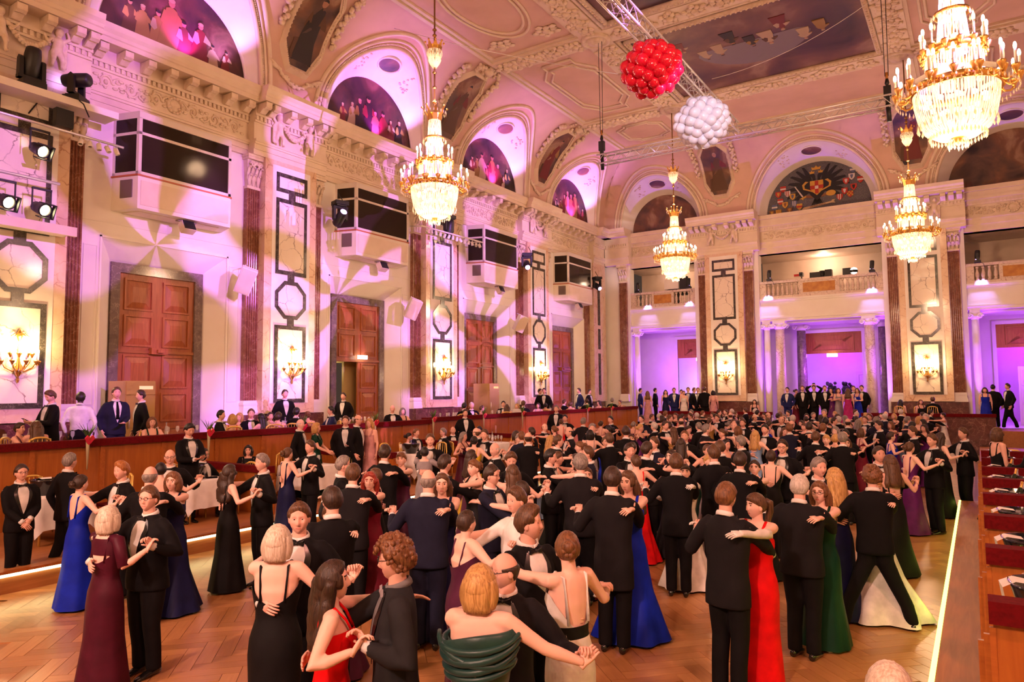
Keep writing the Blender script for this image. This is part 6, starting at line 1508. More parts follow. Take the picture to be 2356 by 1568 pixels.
def finish(P, wear, skin='a', hcol='dark'):
    """meshes with their materials; wear maps part -> material"""
    out = {}
    sk = P['_skin']; body = MB(); body.v = list(sk.v); body.f = list(sk.f); body.m = [0]*len(sk.f); body.sm = [True]*len(sk.f); body.merge(P['_head'])
    out['_body'] = body.mesh('person_body', [SKIN[skin], LIP, EYEW, IRIS, HAIR[hcol if hcol in HAIR else 'dark']])
    for k, v in P.items():
        if k[0] == '_': continue
        kk = k.split('.')[0]; m_ = wear.get(kk)
        if kk == 'hair': m_ = HAIR[hcol]
        if m_ is None: m_ = {'shoe': SHOE, 'lapel': SATIN, 'bow_tie': SATIN, 'shirt_front': FAB['shirt'], 'collar': FAB['shirt'], 'cuff': FAB['shirt'], 'glasses': GLASS, 'trousers': wear.get('jacket', FAB['black']) if wear.get('jacket') in (FAB['navysuit'], FAB['greysuit'], FAB['bluesuit']) else FAB['black'], 'pearl_necklace': PEARL, 'glove': FAB['white'], 'belt': FAB['blackg']}.get(kk, FAB['black'])
        if isinstance(v, Soft): mb = MB(); mb.v = v.v; mb.f = v.f; mb.m = [0]*len(v.f); mb.sm = [True]*len(v.f)
        else: mb = v
        out[k] = mb.mesh(kk, m_)
    return out
PEOPLE = []
def place(meshes, loc, rotz, label, group, colors=None, sc=1.0):
    o = put('person', meshes['_body'], None, loc, (0, 0, rotz), scale=(sc,)*3, label=label, cat='person', group=group)
    for k, me in meshes.items():
        if k == '_body': continue
        c = put(k.split('.')[0], me, o)
        if colors and k.split('.')[0] in colors: c.material_slots[0].link = 'OBJECT'; c.material_slots[0].material = colors[k.split('.')[0]]
    if colors and '_skin' in colors: o.material_slots[0].link = 'OBJECT'; o.material_slots[0].material = colors['_skin']
    PEOPLE.append(o); return o
# ------------------------------------------------------------------ placing people
def cam_angle(p): return atan2(CAMP.y-p[1], CAMP.x-p[0])
def face_rot(p, rel): return cam_angle(p)+RAD(rel)-pi/2      # rel 0 faces the camera, 90 faces image right, 180 away
SPEC = []                                                     # (figure parts, loc, rot, wear, skin, hair colour, label, group)
TAKEN = []
SUIT = dict(black='black', charcoal='charcoal', navy='navysuit', grey='greysuit', blue='bluesuit')
def dist(p): return hypot(p[0]-CAMP.x, p[1]-CAMP.y)
def lodof(p): d = dist(p); return 0 if d < 8.5 else 1 if d < 17 else 2
GD = 'dancing couples'
def couple(px, py, h, rel, suit, hair, hcol, h2, dress, hair2, hcol2, labm, labf, km=None, kf=None, sep=.44, head=None, head2=None, skin='a', skin2='c', zc=1.34, side=.47):
    pm = onz(px, py, h); pm.z = 0; r = face_rot(pm, rel); Rm = Matrix.Rotation(r, 3, 'Z'); pl = pm+Rm @ V((.05, sep, 0)); lod = min(lodof(pm), lodof(pl))
    cl = V((-side, sep*.55, zc)); k = 1.0
    a = dict(h=h, lod=lod, L=tuple(cl+V((.02,-.03,-.03))), R=(.14, sep+.10, 1.13), handL=((.1,.1,1), (-.2,.6,0), 1.1), handR=((-.9,.1,.05), (0,-1,0), .35), hintL=(-.5,-.3,-1), hintR=(1,.1,-.15), hair=hair, seed=int(px), head=head or (8, -4))
    a.update(km or {})
    def toL(v): v = V(v); return (-(v.x-.05), -(v.y-sep), v.z)
    b = dict(fem=True, h=h2, lod=lod, R=toL(cl+V((.0,.04,-.04))), L=toL((.20,-.08, 1.37*h/1.78)), handR=((-.1,.1,1), (.2,.6,0), 1.0), handL=((.25,1,-.1), (.5,0,-1), .25), hintR=(.6,-.2,-1), hintL=(-1,.0,-.25), hair=hair2, seed=int(py), head=head2 or (12, 4))
    b.update(kf or {})
    SPEC.append((figure(**a), pm, r, dict(jacket=FAB[SUIT[suit]] if suit in SUIT else FAB['shirt'], shirt=FAB['shirt'], **({'shirt_front': FAB['greyshirt'], 'collar': FAB['greyshirt'], 'bow_tie': FAB['silver']} if suit == 'grey' else {})), skin, hcol, labm, GD))
    f2 = figure(**b); SPEC.append((f2, pl, r+pi, dict(dress=FAB[dress], shawl=FAB['teal'], shoe=HEEL), skin2, hcol2, labf, GD)); TAKEN.extend([pm, pl])
def solo(loc, rel, label, fem=False, suit='black', dress='blackg', hcol='dark', skin='a', group=None, lod=None, **kw):
    kw.setdefault('lod', lodof(loc) if lod is None else lod); kw.setdefault('seed', int(abs(loc[0]*37+loc[1]*91)))
    kw.setdefault('hair', 'bob' if fem else 'short')
    SPEC.append((figure(fem=fem, **kw), V(loc), face_rot(loc, rel), dict(jacket=FAB[SUIT.get(suit, 'black')], shirt=FAB['shirt'], dress=FAB[dress], shoe=HEEL if fem else SHOE, shawl=FAB['teal']), skin, hcol, label, group)); TAKEN.append(V(loc))
B_, C_, N_2, G_ = 'black', 'charcoal', 'navy', 'grey'
W_ = 'person in '
T_ = 'person in black tuxedo '
# nearest dancers
couple(345,1113,1.78,-50,B_,'receding','brown',1.64,'burgundy','bob','platinum', T_+'with white pocket square, leading the burgundy satin gown at left', W_+'burgundy satin gown with sheer black sleeves and pearls', dict(glasses=True, fat=1.12, head=(18,2)), dict(sleeves=.5, extra=('pearls',), flare=.12, head=(25,0)), sep=.40, zc=1.28, side=.30)
couple(345,1068,1.82,150,B_,'ring','grey',1.70,'navy','bob','chestnut', W_+'plain black suit, back turned, directly behind the burgundy gown couple', W_+'navy sequinned gown half hidden behind the burgundy gown couple', None, dict(head=(0,3)))
couple(282,1058,1.78,-62,B_,'top','ginger',1.66,'royal','bun','dark', T_+'facing the royal blue gown at far left', W_+'royal blue gown with back to us at far left of floor', None, dict(flare=.16, backcut=.16), sep=.5)
couple(392,1030,1.80,-10,B_,'bald','brown',1.64,'blackg','short','black', T_+'holding hands out to the right, below the phone user', W_+'black dress, back turned, behind the left dancers', dict(glasses=True))
couple(605,1040,1.82,-70,B_,'short','grey',1.70,'blackg','wavy','dark', T_+'dancing with the long black gown beside the white tablecloth', W_+'long black gown with bare arms beside the white tablecloth', None, dict(flare=.14, backcut=.22))
couple(715,1010,1.80,-58,B_,'short','brown',1.70,'navy','updo','brown', T_+'cheek to cheek above the navy open-back gown', W_+'navy gown with crystal-edged open back', None, dict(flare=.16, backcut=.30))
couple(690,1150,1.80,-14,B_,'short','brown',1.70,'blackg','bob','platinum', T_+'facing us behind the black gown with wide straps', W_+'black gown with wide straps, back to us in front', None, dict(flare=.10, backcut=.13, fat=1.08, head=(0,0)), zc=1.30)
couple(912,1230,1.80,-86,'grey','curly','chestnut',1.68,'redg','wavy','dark', W_+'dark grey suit, grey shirt and pale bow tie in front', W_+'red gown with thin straps at the bottom centre-left', dict(glasses=True, head=(-6,-6)), dict(flare=.08, head=(0,4)), sep=.37, zc=1.26, side=.20)
couple(1163,1262,1.67,-14,C_,'ring','dark',1.68,'teal','bob','blond', W_+'dark suit and spectacles hidden behind the green satin shawl', W_+'dark green satin gown and draped shawl, nearest the camera', dict(glasses=True, head=(-55,-8)), dict(extra=('shawl',), straps=False, fat=1.18, flare=.12, backcut=.0, head=(0,0)), sep=.42, zc=1.16, side=.52)
couple(1215,1157,1.83,38,B_,'top','brown',1.73,'white','updo','chestnut', T_+'in profile, holding the white gown with black belt', W_+'white gown with thin straps and black belt, bare back', dict(head=(42,0)), dict(extra=('belt',), flare=.06, backcut=.20, head=(-38,0)), sep=.50, zc=1.20)
couple(1190,1115,1.79,-60,'shirt','short','brown',1.62,'plum','short','dark', W_+'white open-collared shirt without jacket', W_+'maroon sequinned dress in profile beside the white shirt', dict(top='shirt', tie='none'), dict(fat=1.28, flare=.1), sep=.5)
couple(1408,1070,1.87,164,C_,'short','dark',1.79,'royal','long','brown', W_+'long black tailcoat, back to us, beside the bright blue gown', W_+'bright blue one-shoulder gown facing us at the centre', dict(coat=.60), dict(flare=.30, head=(-18,-3)), sep=.46)
couple(1555,1040,1.83,172,B_,'short','brown',1.66,'white','bun','dark', W_+'black tailcoat, back to us, with a white-gloved hand on the shoulder', W_+'white debutante gown and long white gloves', dict(coat=.74), dict(gloves=True, flare=.3))
couple(1668,1105,1.84,147,C_,'short','chestnut',1.72,'redg','pony','brown', W_+'black dinner jacket, back to us, with the plain red gown', W_+'plain red gown and white elbow gloves in profile', dict(coat=.74), dict(gloves=True, flare=.06, head=(-30,0)), sep=.42)
couple(1838,1088,1.80,160,C_,'short','white',1.70,'emerald','long','chestnut', W_+'black suit, back to us, with the dark green velvet gown', W_+'dark green velvet gown smiling over a black shoulder', dict(fat=1.08), dict(glasses=True, flare=.14, head=(0,2)))
couple(1882,1048,1.82,30,B_,'short','grey',1.74,'navy','long','blond', T_+'facing us behind the navy strapless gown', W_+'navy gown with bare shoulders, back to us, right of centre', None, dict(flare=.14, straps=False))
couple(2005,1068,1.79,182,B_,'wild','chestnut',1.60,'white','updo','blond', W_+'black suit in a wide stance, back to us, at right', W_+'white tulle gown hidden behind the wide-stance dancer', dict(stance=.20, step=.06), dict(flare=.5))
couple(2145,995,1.82,-52,B_,'short','brown',1.68,'purple','updo','brown', T_+'leading the purple gown at right', W_+'purple gown with open back at right', None, dict(flare=.2, backcut=.28))
couple(2216,981,1.84,-62,B_,'short','brown',1.74,'blackg','long','dark', T_+'standing at the right end of the LED-lit step', W_+'black gown with sequinned waist at the right step', None, dict(flare=.16))
couple(2100,978,1.82,-80,B_,'short','brown',1.70,'royal','short','dark', T_+'dancing with the blue sequinned gown at right', W_+'blue sequinned gown facing right in the right-hand crowd', None, dict(flare=.14))
couple(2022,965,1.84,-70,B_,'short','dark',1.64,'wine','bob','brown', T_+'and spectacles leading a wine red gown', W_+'wine red gown in the right-hand crowd', dict(glasses=True))
couple(1938,992,1.80,178,B_,'short','grey',1.66,'blackg','bob','brown', W_+'black suit, back to us, left arm out, behind the wide-stance dancer', W_+'black dress hidden behind an outstretched arm')
couple(1876,990,1.78,158,B_,'short','brown',1.70,'blackg','updo','blond', W_+'black suit, back to us, arms wide in the right-hand crowd', W_+'black top smiling towards us in the right-hand crowd')
couple(1800,1008,1.82,-18,B_,'short','dark',1.68,'blackg','short','dark', T_+'and dark spectacles holding a glass', W_+'black lace dress with thin straps beside the bespectacled tuxedo', dict(glasses=True), dict(backcut=.2))
couple(1702,1036,1.80,160,B_,'short','dark',1.66,'blackg','short','dark', W_+'black suit, back to us, behind the plain red gown', W_+'black dress looking over a shoulder behind the plain red gown')
couple(1642,1020,1.86,-165,B_,'short','brown',1.70,'silver','updo','blond', W_+'navy-black suit, back to us, with the silver gown', W_+'silver beaded gown facing a tall dark suit')
couple(812,1063,1.82,158,C_,'short','brown',1.68,'wine','long','red', W_+'charcoal suit, back to us, with a hand on the shoulder', W_+'wine red gown peeking over the charcoal shoulder')
couple(765,1115,1.82,-172,B_,'short','dark',1.62,'plum','updo','brown', W_+'black suit, back to us, a hand spread on the back', W_+'dark gown hidden behind the black suit at centre-left')
couple(788,1045,1.82,85,B_,'short','grey',1.66,'blackg','short','brown', W_+'open-necked white shirt under a black suit in profile at left', W_+'dark dress hidden left of the charcoal suit')
couple(985,1075,1.85,166,N_2,'ring','grey',1.76,'navy','long','brown', W_+'navy blue suit, broad back to us', W_+'sleeveless navy dress facing us over the navy suit', dict(fat=1.08))
couple(885,1020,1.86,150,B_,'short','dark',1.72,'plum','updo','chestnut', W_+'black tailcoat, back to us, behind the navy suit', W_+'dark plum gown with a hand on a black sleeve')
couple(990,995,1.85,-8,B_,'receding','brown',1.64,'silver','short','black', T_+'looking down at a short grey dress', W_+'grey short-sleeved dress, back to us, at centre-left', None, dict(sleeves=.25))
couple(1022,1042,1.82,118,B_,'short','dark',1.74,'blackg','updo','chestnut', W_+'black suit turned right beside the navy suit', W_+'sleeveless black dress beside the navy suit')
couple(1130,1065,1.81,58,N_2,'receding','dark',1.66,'silver','short','dark', W_+'dark blue tuxedo and spectacles in profile', W_+'silver satin and sequin dress behind the white shirt', dict(glasses=True))
couple(1140,1015,1.80,-62,B_,'ring','white',1.70,'plum','long','dark', T_+'in profile left of the downcast dancer', W_+'dark lace gown with bare arms near the yellow gown')
couple(1175,1035,1.80,10,B_,'short','brown',1.66,'blackg','long','brown', T_+'looking down in the centre of the crowd', W_+'black dress hidden before the downcast tuxedo', dict(head=(0,-22)))
couple(1265,1030,1.78,75,B_,'short','black',1.72,'wine','bob','dark', W_+'black suit in right profile at the centre', W_+'black jacket over a wine red gown, laughing')
couple(1335,1040,1.87,176,C_,'short','grey',1.66,'wine','short','brown', W_+'charcoal suit, broad back to us, arms spread at centre', W_+'wine red dress hidden behind the broad charcoal suit', dict(fat=1.1))
couple(1362,972,1.82,0,B_,'short','grey',1.68,'silver','bob','black', T_+'behind the grey chiffon dress', W_+'grey chiffon dress, back to us, arms raised')
couple(1215,992,1.82,-176,B_,'ring','dark',1.68,'skyblue','curly','ginger', W_+'black suit, back to us, left of the pale blue top', W_+'pale blue top facing left in the crowd')
couple(1300,952,1.84,-12,B_,'short','black',1.72,'redg','bun','brown', T_+'smiling over the bright red open-back gown', W_+'bright red gown with open back and arms wide', None, dict(backcut=.32, flare=.2), side=.56)
couple(1447,1017,1.80,20,B_,'receding','dark',1.66,'redg','short','brown', T_+'facing us left of the centre gap', W_+'red-orange dress hidden beside a facing tuxedo')
couple(1487,1013,1.84,122,B_,'short','dark',1.70,'blackg','long','dark', W_+'black suit turned right, a pale hand on the back', W_+'black dress facing us right of a turned black suit')
couple(1650,952,1.80,-30,B_,'short','brown',1.72,'gold','pony','brown', T_+'behind the olive gold satin gown', W_+'olive gold satin gown, back to us')
couple(1688,968,1.80,20,B_,'bald','grey',1.70,'blackg','bob','chestnut', T_+'with moustache right of the olive gown', W_+'black dress with thin straps right of the olive gown', None, dict(backcut=.2))
couple(1760,974,1.82,-25,B_,'short','black',1.70,'skyblue','long','blond', T_+'facing us behind the pale blue ruffle', W_+'pale blue ruffled off-shoulder gown')
couple(1440,978,1.86,172,B_,'short','dark',1.66,'plum','short','brown', W_+'black suit, back to us, left of the pale dinner guests', W_+'plum dress hidden behind a tall black suit')
couple(1405,955,1.82,-40,B_,'short','black',1.68,'pink','updo','dark', T_+'facing left beside a blush gown', W_+'blush strapless gown, bare back, left of centre')
couple(1530,966,1.84,35,B_,'short','dark',1.70,'gold','long','brown', T_+'in profile near a copper gown', W_+'copper gown, bare back, near the middle')
couple(1115,985,1.82,-25,B_,'short','brown',1.70,'yellow','updo','black', T_+'beside the bright yellow gown', W_+'bright yellow gown with bare back')
# standing and walking people near the left step
p = onz(38,1352,0); solo((p.x,p.y,0), 20, T_+'standing with hands folded at the far left edge', hair='receding', glasses=True, L=(-.05,.22,.95), R=(.05,.24,.92), handL=((.6,.3,-.8),(0,-1,0),.5), handR=((-.6,.3,-.8),(0,-1,0),.6), h=1.70)
p = onz(150,1325,0); solo((p.x,p.y,0), 128, W_+'black suit striding away along the LED step', hcol='grey', h=1.80, step=.12, hair='short')
Z1, Z2 = .30, .95
def tier(px, py, X, z0, h, rel, label, seat=False, **kw):
    p = onx(px, py, X); hh = h; solo((X, p.y, z0), rel, label, h=hh, seat=seat, group='guests on the left tiers', **kw)
PHONE = dict(L=(-.06,.34,1.18), R=(.06,.32,1.16), handL=((.3,1,.3),(0,0,1),.5), handR=((-.3,1,.3),(0,0,1),.5), head=(0,-24))
TABL = dict(L=(-.16,.40,.74), R=(.14,.42,.74), handL=((.4,1,0),(0,0,-1),.4), handR=((-.4,1,0),(0,0,-1),.4))
tier(435,990,4.9,Z1,1.82,30,T_+'standing and reading a phone on the lower tier', hair='short', hcol='black', **PHONE)
tier(468,1017,4.5,Z1,1.76,60,W_+'black suit and dark red shirt seated at the tablecloth', True, tie='none', glasses=True, **TABL)
tier(572,1010,3.6,Z1,1.66,-5,W_+'black jacket and pearl necklace seated behind the ice bucket', True, fem=True, dress='blackg', sleeves=.95, extra=('pearls',), hair='bob', hcol='black', **TABL)
tier(690,970,4.4,Z1,1.78,70,W_+'dark suit standing right of the ice bucket table', hair='ring', hcol='white', skin='c')
tier(727,977,4.5,Z1,1.68,75,W_+'emerald green gown standing by the gilt chair', fem=True, dress='emerald', hair='bob', hcol='blond', sleeves=.3, L=(-.1,.3,1.0), R=(.1,.3,1.02))
tier(795,966,4.4,Z1,1.80,-5,W_+'grey jacket and bow tie holding a glass', suit='charcoal', fat=1.15, hcol='brown', L=(-.14,.30,1.10), handL=((.8,.5,0),(0,0,1),.7))
tier(822,1014,4.9,Z1,1.84,70,W_+'black suit and spectacles, left of the striped straps', hair='ring', hcol='brown', glasses=True)
tier(850,1016,4.9,Z1,1.74,-30,W_+'pale strapless dress chatting on the lower tier', fem=True, dress='pink', hair='long', hcol='blond')
tier(940,975,3.6,Z1,1.66,80,W_+'nude strapless dress seated by the parapet', True, fem=True, dress='pink', hair='bun', hcol='black')
tier(957,975,3.9,Z1,1.80,50,T_+'seated sideways by the parapet', True, hcol='chestnut')
tier(1020,978,4.4,Z1,1.80,-60,T_+'seated in profile wearing spectacles near the flower', True, glasses=True, hcol='grey')
tier(1042,970,3.9,Z1,1.78,10,T_+'seated below the flower on the parapet', True, hair='bald', hcol='brown')
tier(1070,957,3.6,Z1,1.80,15,W_+'black suit with open collar standing by the far parapet', hcol='dark')
tier(1103,968,3.7,Z1,1.68,-20,W_+'black dress with curls seated on the lower tier', True, fem=True, hair='curly', hcol='black')
tier(1280,935,4.6,Z1,1.84,-10,W_+'tuxedo with red waistcoat standing on the lower tier', hair='receding', hcol='grey')
# upper tier, along the wall
tier(118,899,2.2,Z2,1.80,-62,T_+'reading a phone beside the left marble panel', hcol='brown', **PHONE)
tier(186,897,1.6,Z2,1.76,168,W_+'white shirt and black trousers, back turned, by the pilaster', top='shirt', tie='none', skin='d', hcol='black')
tier(268,892,1.9,Z2,1.86,15,W_+'navy suit and light blue tie talking before the steel cabinet', suit='navy', tie='long', hcol='brown', L=(-.05,.36,1.10), handL=((.5,1,.1),(0,0,1),.2))
tier(325,903,1.7,Z2,1.80,-75,T_+'in profile before the steel cabinet', hcol='dark')
UP = [(45,957,2.4,1,1.66,60,'plum','short','dark','dark wrap seated at far left'),(85,962,2.5,1,1.68,-165,'blackg','long','brown','dark dress, back turned, leaning on the far left parapet'),
 (350,946,2.3,1,1.66,15,'emerald','bob','chestnut','green sequinned one-shoulder dress seated behind the parapet'),(508,943,2.2,0,1.78,70,'black','short','black','black suit and spectacles seated left of the red dress'),
 (535,952,2.3,1,1.66,-170,'redg','bob','blond','red halter dress, back turned, seated on the upper tier'),(552,945,1.6,1,1.66,-30,'blackg','bob','blond','black dress seated right of the red dress'),
 (578,942,1.9,0,1.78,5,'black','short','brown','black suit with hands clasped, seated by the pilaster'),(602,947,2.4,1,1.66,-120,'blackg','long','black','black top with long sleeves seated by the pilaster'),
 (622,941,1.6,1,1.66,20,'blackg','short','dark','dark dress seated under the marble panel'),(640,944,2.3,1,1.66,170,'silver','curly','dark','grey lace dress, back turned, under the marble panel'),
 (682,939,2.4,0,1.80,160,'black','short','black','black jacket, back turned, right of the sconce panel'),(708,943,2.3,1,1.68,-170,'pink','updo','chestnut','pale strapped dress, back turned, right of the sconce panel'),
 (762,937,2.2,0,1.80,-75,'blue','short','black','bright blue suit seated before the open door'),(903,932,2.2,0,1.78,10,'black','ring','grey','tuxedo and spectacles seated before the open door frame'),
 (926,930,2.2,1,1.66,20,'blackg','bob','grey','dark sleeveless dress seated beside the spectacled tuxedo'),(1068,921,2.2,0,1.78,165,'black','short','black','black suit, back turned, before the second steel cabinet'),
 (1085,919,1.9,0,1.78,10,'black','short','white','tuxedo leaning in before the second steel cabinet'),(1108,925,2.2,1,1.66,110,'pink','short','brown','blush dress in profile before the second steel cabinet'),
 (1158,915,1.5,0,1.78,5,'black','short','black','black tuxedo seated behind the small white card'),(1166,925,2.3,1,1.66,178,'gold','long','brown','ochre halter dress, back turned'),
 (1190,919,2.0,1,1.66,-30,'lilac','long','blond','lilac dress seated with a hand to the mouth'),(1204,921,2.3,0,1.80,170,'black','short','brown','black suit, back turned, beside the lilac dress'),
 (1238,920,2.1,1,1.66,-10,'lilac','bob','dark','pale lilac shawl seated under the last sconce'),(1255,921,2.2,1,1.66,175,'pink','short','black','pale dress, back turned, under the last sconce'),
 (1298,914,2.0,0,1.80,120,'black','short','brown','black suit in profile before the last wooden door'),(1312,920,2.3,1,1.66,178,'blackg','curly','brown','black dress, back turned, before the last wooden door'),
 (1350,913,2.2,0,1.80,-150,'black','short','dark','black jacket near the last pilaster'),(1378,913,2.2,1,1.68,-60,'pink','long','dark','rose top in profile near the last pilaster'),
 (1408,912,2.3,0,1.80,165,'black','short','grey','black suit, back turned, at the far end of the parapet'),(1426,912,2.0,1,1.66,-50,'blackg','short','chestnut','black dress seated at the far corner of the parapet')]
for px, py, X, f, h, rel, col, hr, hc, lab in UP:
    p = onx(px, py, X)
    solo((X, p.y, Z2), rel, W_+lab, fem=bool(f), dress=col if f else 'blackg', suit=col if not f else 'black', hair=hr, hcol=hc, h=h, seat=True, group='guests seated on the upper tier', lod=min(2, lodof((X,p.y))), **TABL)
for px, py, X, h, rel, suit, lab in ((655,929,.9,1.80,20,'black','black suit standing under the first marble panel'),(790,938,.9,1.70,-20,'black','waiter tuxedo bending in the open doorway'),(1242,889,1.2,1.80,60,'black','black suit standing left of a pair under the last sconce'),(1252,888,1.5,1.82,-10,'black','tuxedo standing right of a pair under the last sconce'),
                             (1332,895,1.4,1.82,-60,'blue','blue suit and bow tie standing before the last door'),(1356,897,1.2,1.76,60,'black','black suit bending by the last pilaster')):
    p = onx(px, py, X); solo((X, p.y, Z2), rel, W_+lab, suit=suit, h=h, hcol='dark', group='guests standing on the upper tier', lod=2)
# guests in the arches of the back wall
BK = [(1473,888,35.0,0,1.80,80,'blue','violet-lit suit at the left jamb of the left arch'),(1490,903,34.2,1,1.66,178,'pink','pink dress, back turned, in the left arch'),(1507,888,35.2,0,1.80,100,'black','dark suit in the left arch'),
 (1531,888,34.8,1,1.70,5,'navy','dark blue gown standing in the left arch'),(1550,887,35.6,0,1.80,20,'black','black suit inside the left doorway'),(1567,886,35.2,1,1.72,10,'navy','off-shoulder navy gown inside the left doorway'),
 (1583,886,35.0,0,1.82,-10,'blue','blue-lit tuxedo inside the left doorway'),(1551,905,33.9,0,1.80,0,'blue','royal blue suit before the left doorway'),(1573,906,33.9,1,1.66,0,'white','white dress glowing before the left doorway'),
 (1597,903,34.3,0,1.80,60,'black','black suit at the foot of the left pier'),(1606,901,34.6,0,1.80,-10,'black','black suit between two others at the left pier'),(1621,902,34.2,0,1.84,175,'black','black suit, back turned, at the left pier'),(1641,906,34.2,1,1.66,170,'pink','pale pink wrap at the left pier'),
 (1736,921,34.3,1,1.66,-10,'blackg','dark jacket seated right of the left pier'),(1812,905,34.4,0,1.78,-20,'blue','blue tuxedo taking a photo by the pale column'),(1831,890,35.0,1,1.70,60,'wine','wine red gown at the pale column'),
 (1846,887,34.7,0,1.84,0,'black','tuxedo standing in the middle arch'),(1857,884,35.3,0,1.82,20,'black','tuxedo in the second row of the middle arch'),(1872,880,34.9,0,1.86,0,'black','black suit holding a camera overhead'),
 (1897,885,34.8,0,1.84,5,'black','tuxedo with white shirt right of the raised camera'),(1911,886,34.9,1,1.74,0,'purple','purple gown with folded arms in the middle arch'),(1928,885,34.9,1,1.72,10,'silver','grey gown with hand at chin in the middle arch'),
 (1950,891,34.4,1,1.72,178,'fuchsia','fuchsia gown, back turned, at the right of the middle arch'),(1963,884,35.4,0,1.82,0,'black','dark suit behind the fuchsia gown'),(1972,890,34.8,1,1.72,-20,'royal','strapless blue gown holding a glass in the middle arch'),(1982,883,35.2,0,1.84,-10,'black','black suit beside the purple-lit column'),
 (2072,928,34.3,1,1.66,160,'blackg','black dress seated at the right pier'),(2118,925,34.4,1,1.66,20,'blackg','dark dress and spectacles seated at the right pier'),(2146,922,34.3,0,1.80,175,'black','black suit, back turned, seated at the right pier'),
 (2266,899,34.6,1,1.70,0,'royal','bright blue dress on the steps of the right arch'),(2284,881,35.3,0,1.82,170,'black','black suit walking away in the right arch'),(2318,878,35.1,0,1.86,-60,'black','tuxedo striding left in the right arch')]
NF = {}
for px, py, Y, f, h, rel, col, lab in BK:
    p = ony(px, py, Y); seat = 'seated' in lab
    kw = {}
    if 'overhead' in lab: kw = dict(L=(-.1,.25,1.82), R=(.1,.25,1.82), hintL=(-1,.2,0), hintR=(1,.2,0))
    if 'walking' in lab or 'striding' in lab: kw = dict(step=.16)
    if 'glass' in lab or 'chin' in lab or 'folded' in lab: kw = dict(L=(-.08,.24,1.15), R=(.06,.22,1.2))
    solo((p.x, Y, .95), rel, W_+lab, fem=bool(f), dress=col if f else 'blackg', suit=col if not f else 'black', h=h, seat=seat, hcol=random.Random(px).choice(['dark','brown','black','chestnut']), hair=(random.Random(px+1).choice(['long','updo','bob']) if f else 'short'), lod=2, group='guests in the back arches', **kw)
for px, py, X, rel, f, lab in ((2300,983,17.75,-100,0,'black tailcoat and white waistcoat at the right-hand loges'),(2270,985,17.3,120,1,'black dress, back turned, at the right-hand loges')):
    p = onx(px, py, X); solo((X, 13.9 if not f else 14.6, .36), rel, W_+lab, fem=bool(f), h=1.62, hair='ring' if not f else 'bob', hcol='blond' if not f else 'brown', lod=1, L=(-.3,.3,.98))
# blurred platinum head of a passer-by right below the frame
_p = onz(2045,1512,1.68); solo((_p.x, _p.y, 0), 185, W_+'pale top, only the crown of the head in frame', fem=True, h=1.68, dress='white', hair='short', hcol='platinum', lod=0, sleeves=.5)
# ---- the crowd: shared couples
LIB = []
for i, (sep, side, zc, by, hy) in enumerate(((.44,.47,1.36,.08,8),(.42,.40,1.30,.2,-12),(.46,.55,1.42,.3,20),(.42,.32,1.25,.0,0),(.5,.5,1.38,.15,-20))):
    cl = V((-side, sep*.55, zc))
    toL = lambda v: (-(v[0]-.05), -(v[1]-sep), v[2])
    a = figure(h=1.79, lod=2, L=tuple(cl+V((.02,-.03,-.03))), R=(.14, sep+.10, 1.13), handL=((.1,.1,1),(-.2,.6,0),1.1), handR=((-.9,.1,.05),(0,-1,0),.35), hintL=(-.5,-.3,-1), hintR=(1,.1,-.15), hair='none')
    b = figure(fem=True, h=1.69, lod=2, R=toL(cl+V((0,.04,-.04))), L=toL(V((.20,-.08,1.37))), handR=((-.1,.1,1),(.2,.6,0),1.0), handL=((.25,1,-.1),(.5,0,-1),.25), hintR=(.6,-.2,-1), hintL=(-1,0,-.25), hair='none', backcut=by, flare=.16+.05*i, straps=i != 2, seed=i)
    LIB.append((sep, a, b))
HLIB = {}
def lib_hair(st, fem):
    s = 1.79/1.78 if not fem else 1.69/1.70*.985; mb = MB(); mb.merge(hair_mb(st, 2, fem, 3), Matrix.Translation((0,.012,1.580 if fem else 1.638))); mb.v = [tuple(c*s for c in p) for p in mb.v]; return mb.mesh('hair', HAIR['dark'])
for st in ('short','ring','receding','top'): HLIB[(0,st)] = lib_hair(st, False)
for st in ('long','bob','updo','bun','short','wavy'): HLIB[(1,st)] = lib_hair(st, True)
run_jobs()
CHM = None
PHN = MB().box(-.037,-.075,0,.037,.075,.009).mesh('phone', M['black'])
for P, loc, rot, wear, skin, hc, lab, grp in SPEC:
    place(finish(P, wear, skin, hc), loc, rot, lab, grp); R_ = Matrix.Rotation(rot, 3, 'Z')
    if 'seated' in lab or grp == 'guests seated on the upper tier':
        wd_ = lab.replace('person in ', '').split(); chair(loc.x, loc.y, loc.z-.03, rot, 'gilt chair under the '+' '.join(wd_[:11]))
    if 'reading a phone' in lab: put('phone', PHN, None, loc+R_ @ V((0,.43,1.22)), (.5,0,rot), label='dark phone held by the '+('standing lower-tier tuxedo' if 'lower' in lab else 'tuxedo at the left marble panel'), cat='phone')
    if 'holding a glass' in lab: put('wine_glass', WG, None, loc+R_ @ V((-.05,.42,1.08)), (0,0,0), label='wine glass held by the '+' '.join(lab.split()[2:8]), cat='glass')
    if 'overhead' in lab: put('camera', MB().box(-.06,-.03,0,.06,.03,.08).lathe([(.03,0),(.03,.05)], 8, (0,0,.04)).mesh('camera', M['black']), None, loc+R_ @ V((0,.25,1.86)), (0,0,rot), label='small camera held overhead in the middle arch', cat='camera')
LIBM = [(sep, finish(a, dict(jacket=FAB['black'])), finish(b, dict(dress=FAB['blackg']))) for sep, a, b in LIB]
rc = random.Random(21); CROWD = []
gx = np.arange(6.9, 16.3, 1.22); gy = np.arange(5.0, 32.9, 1.22)
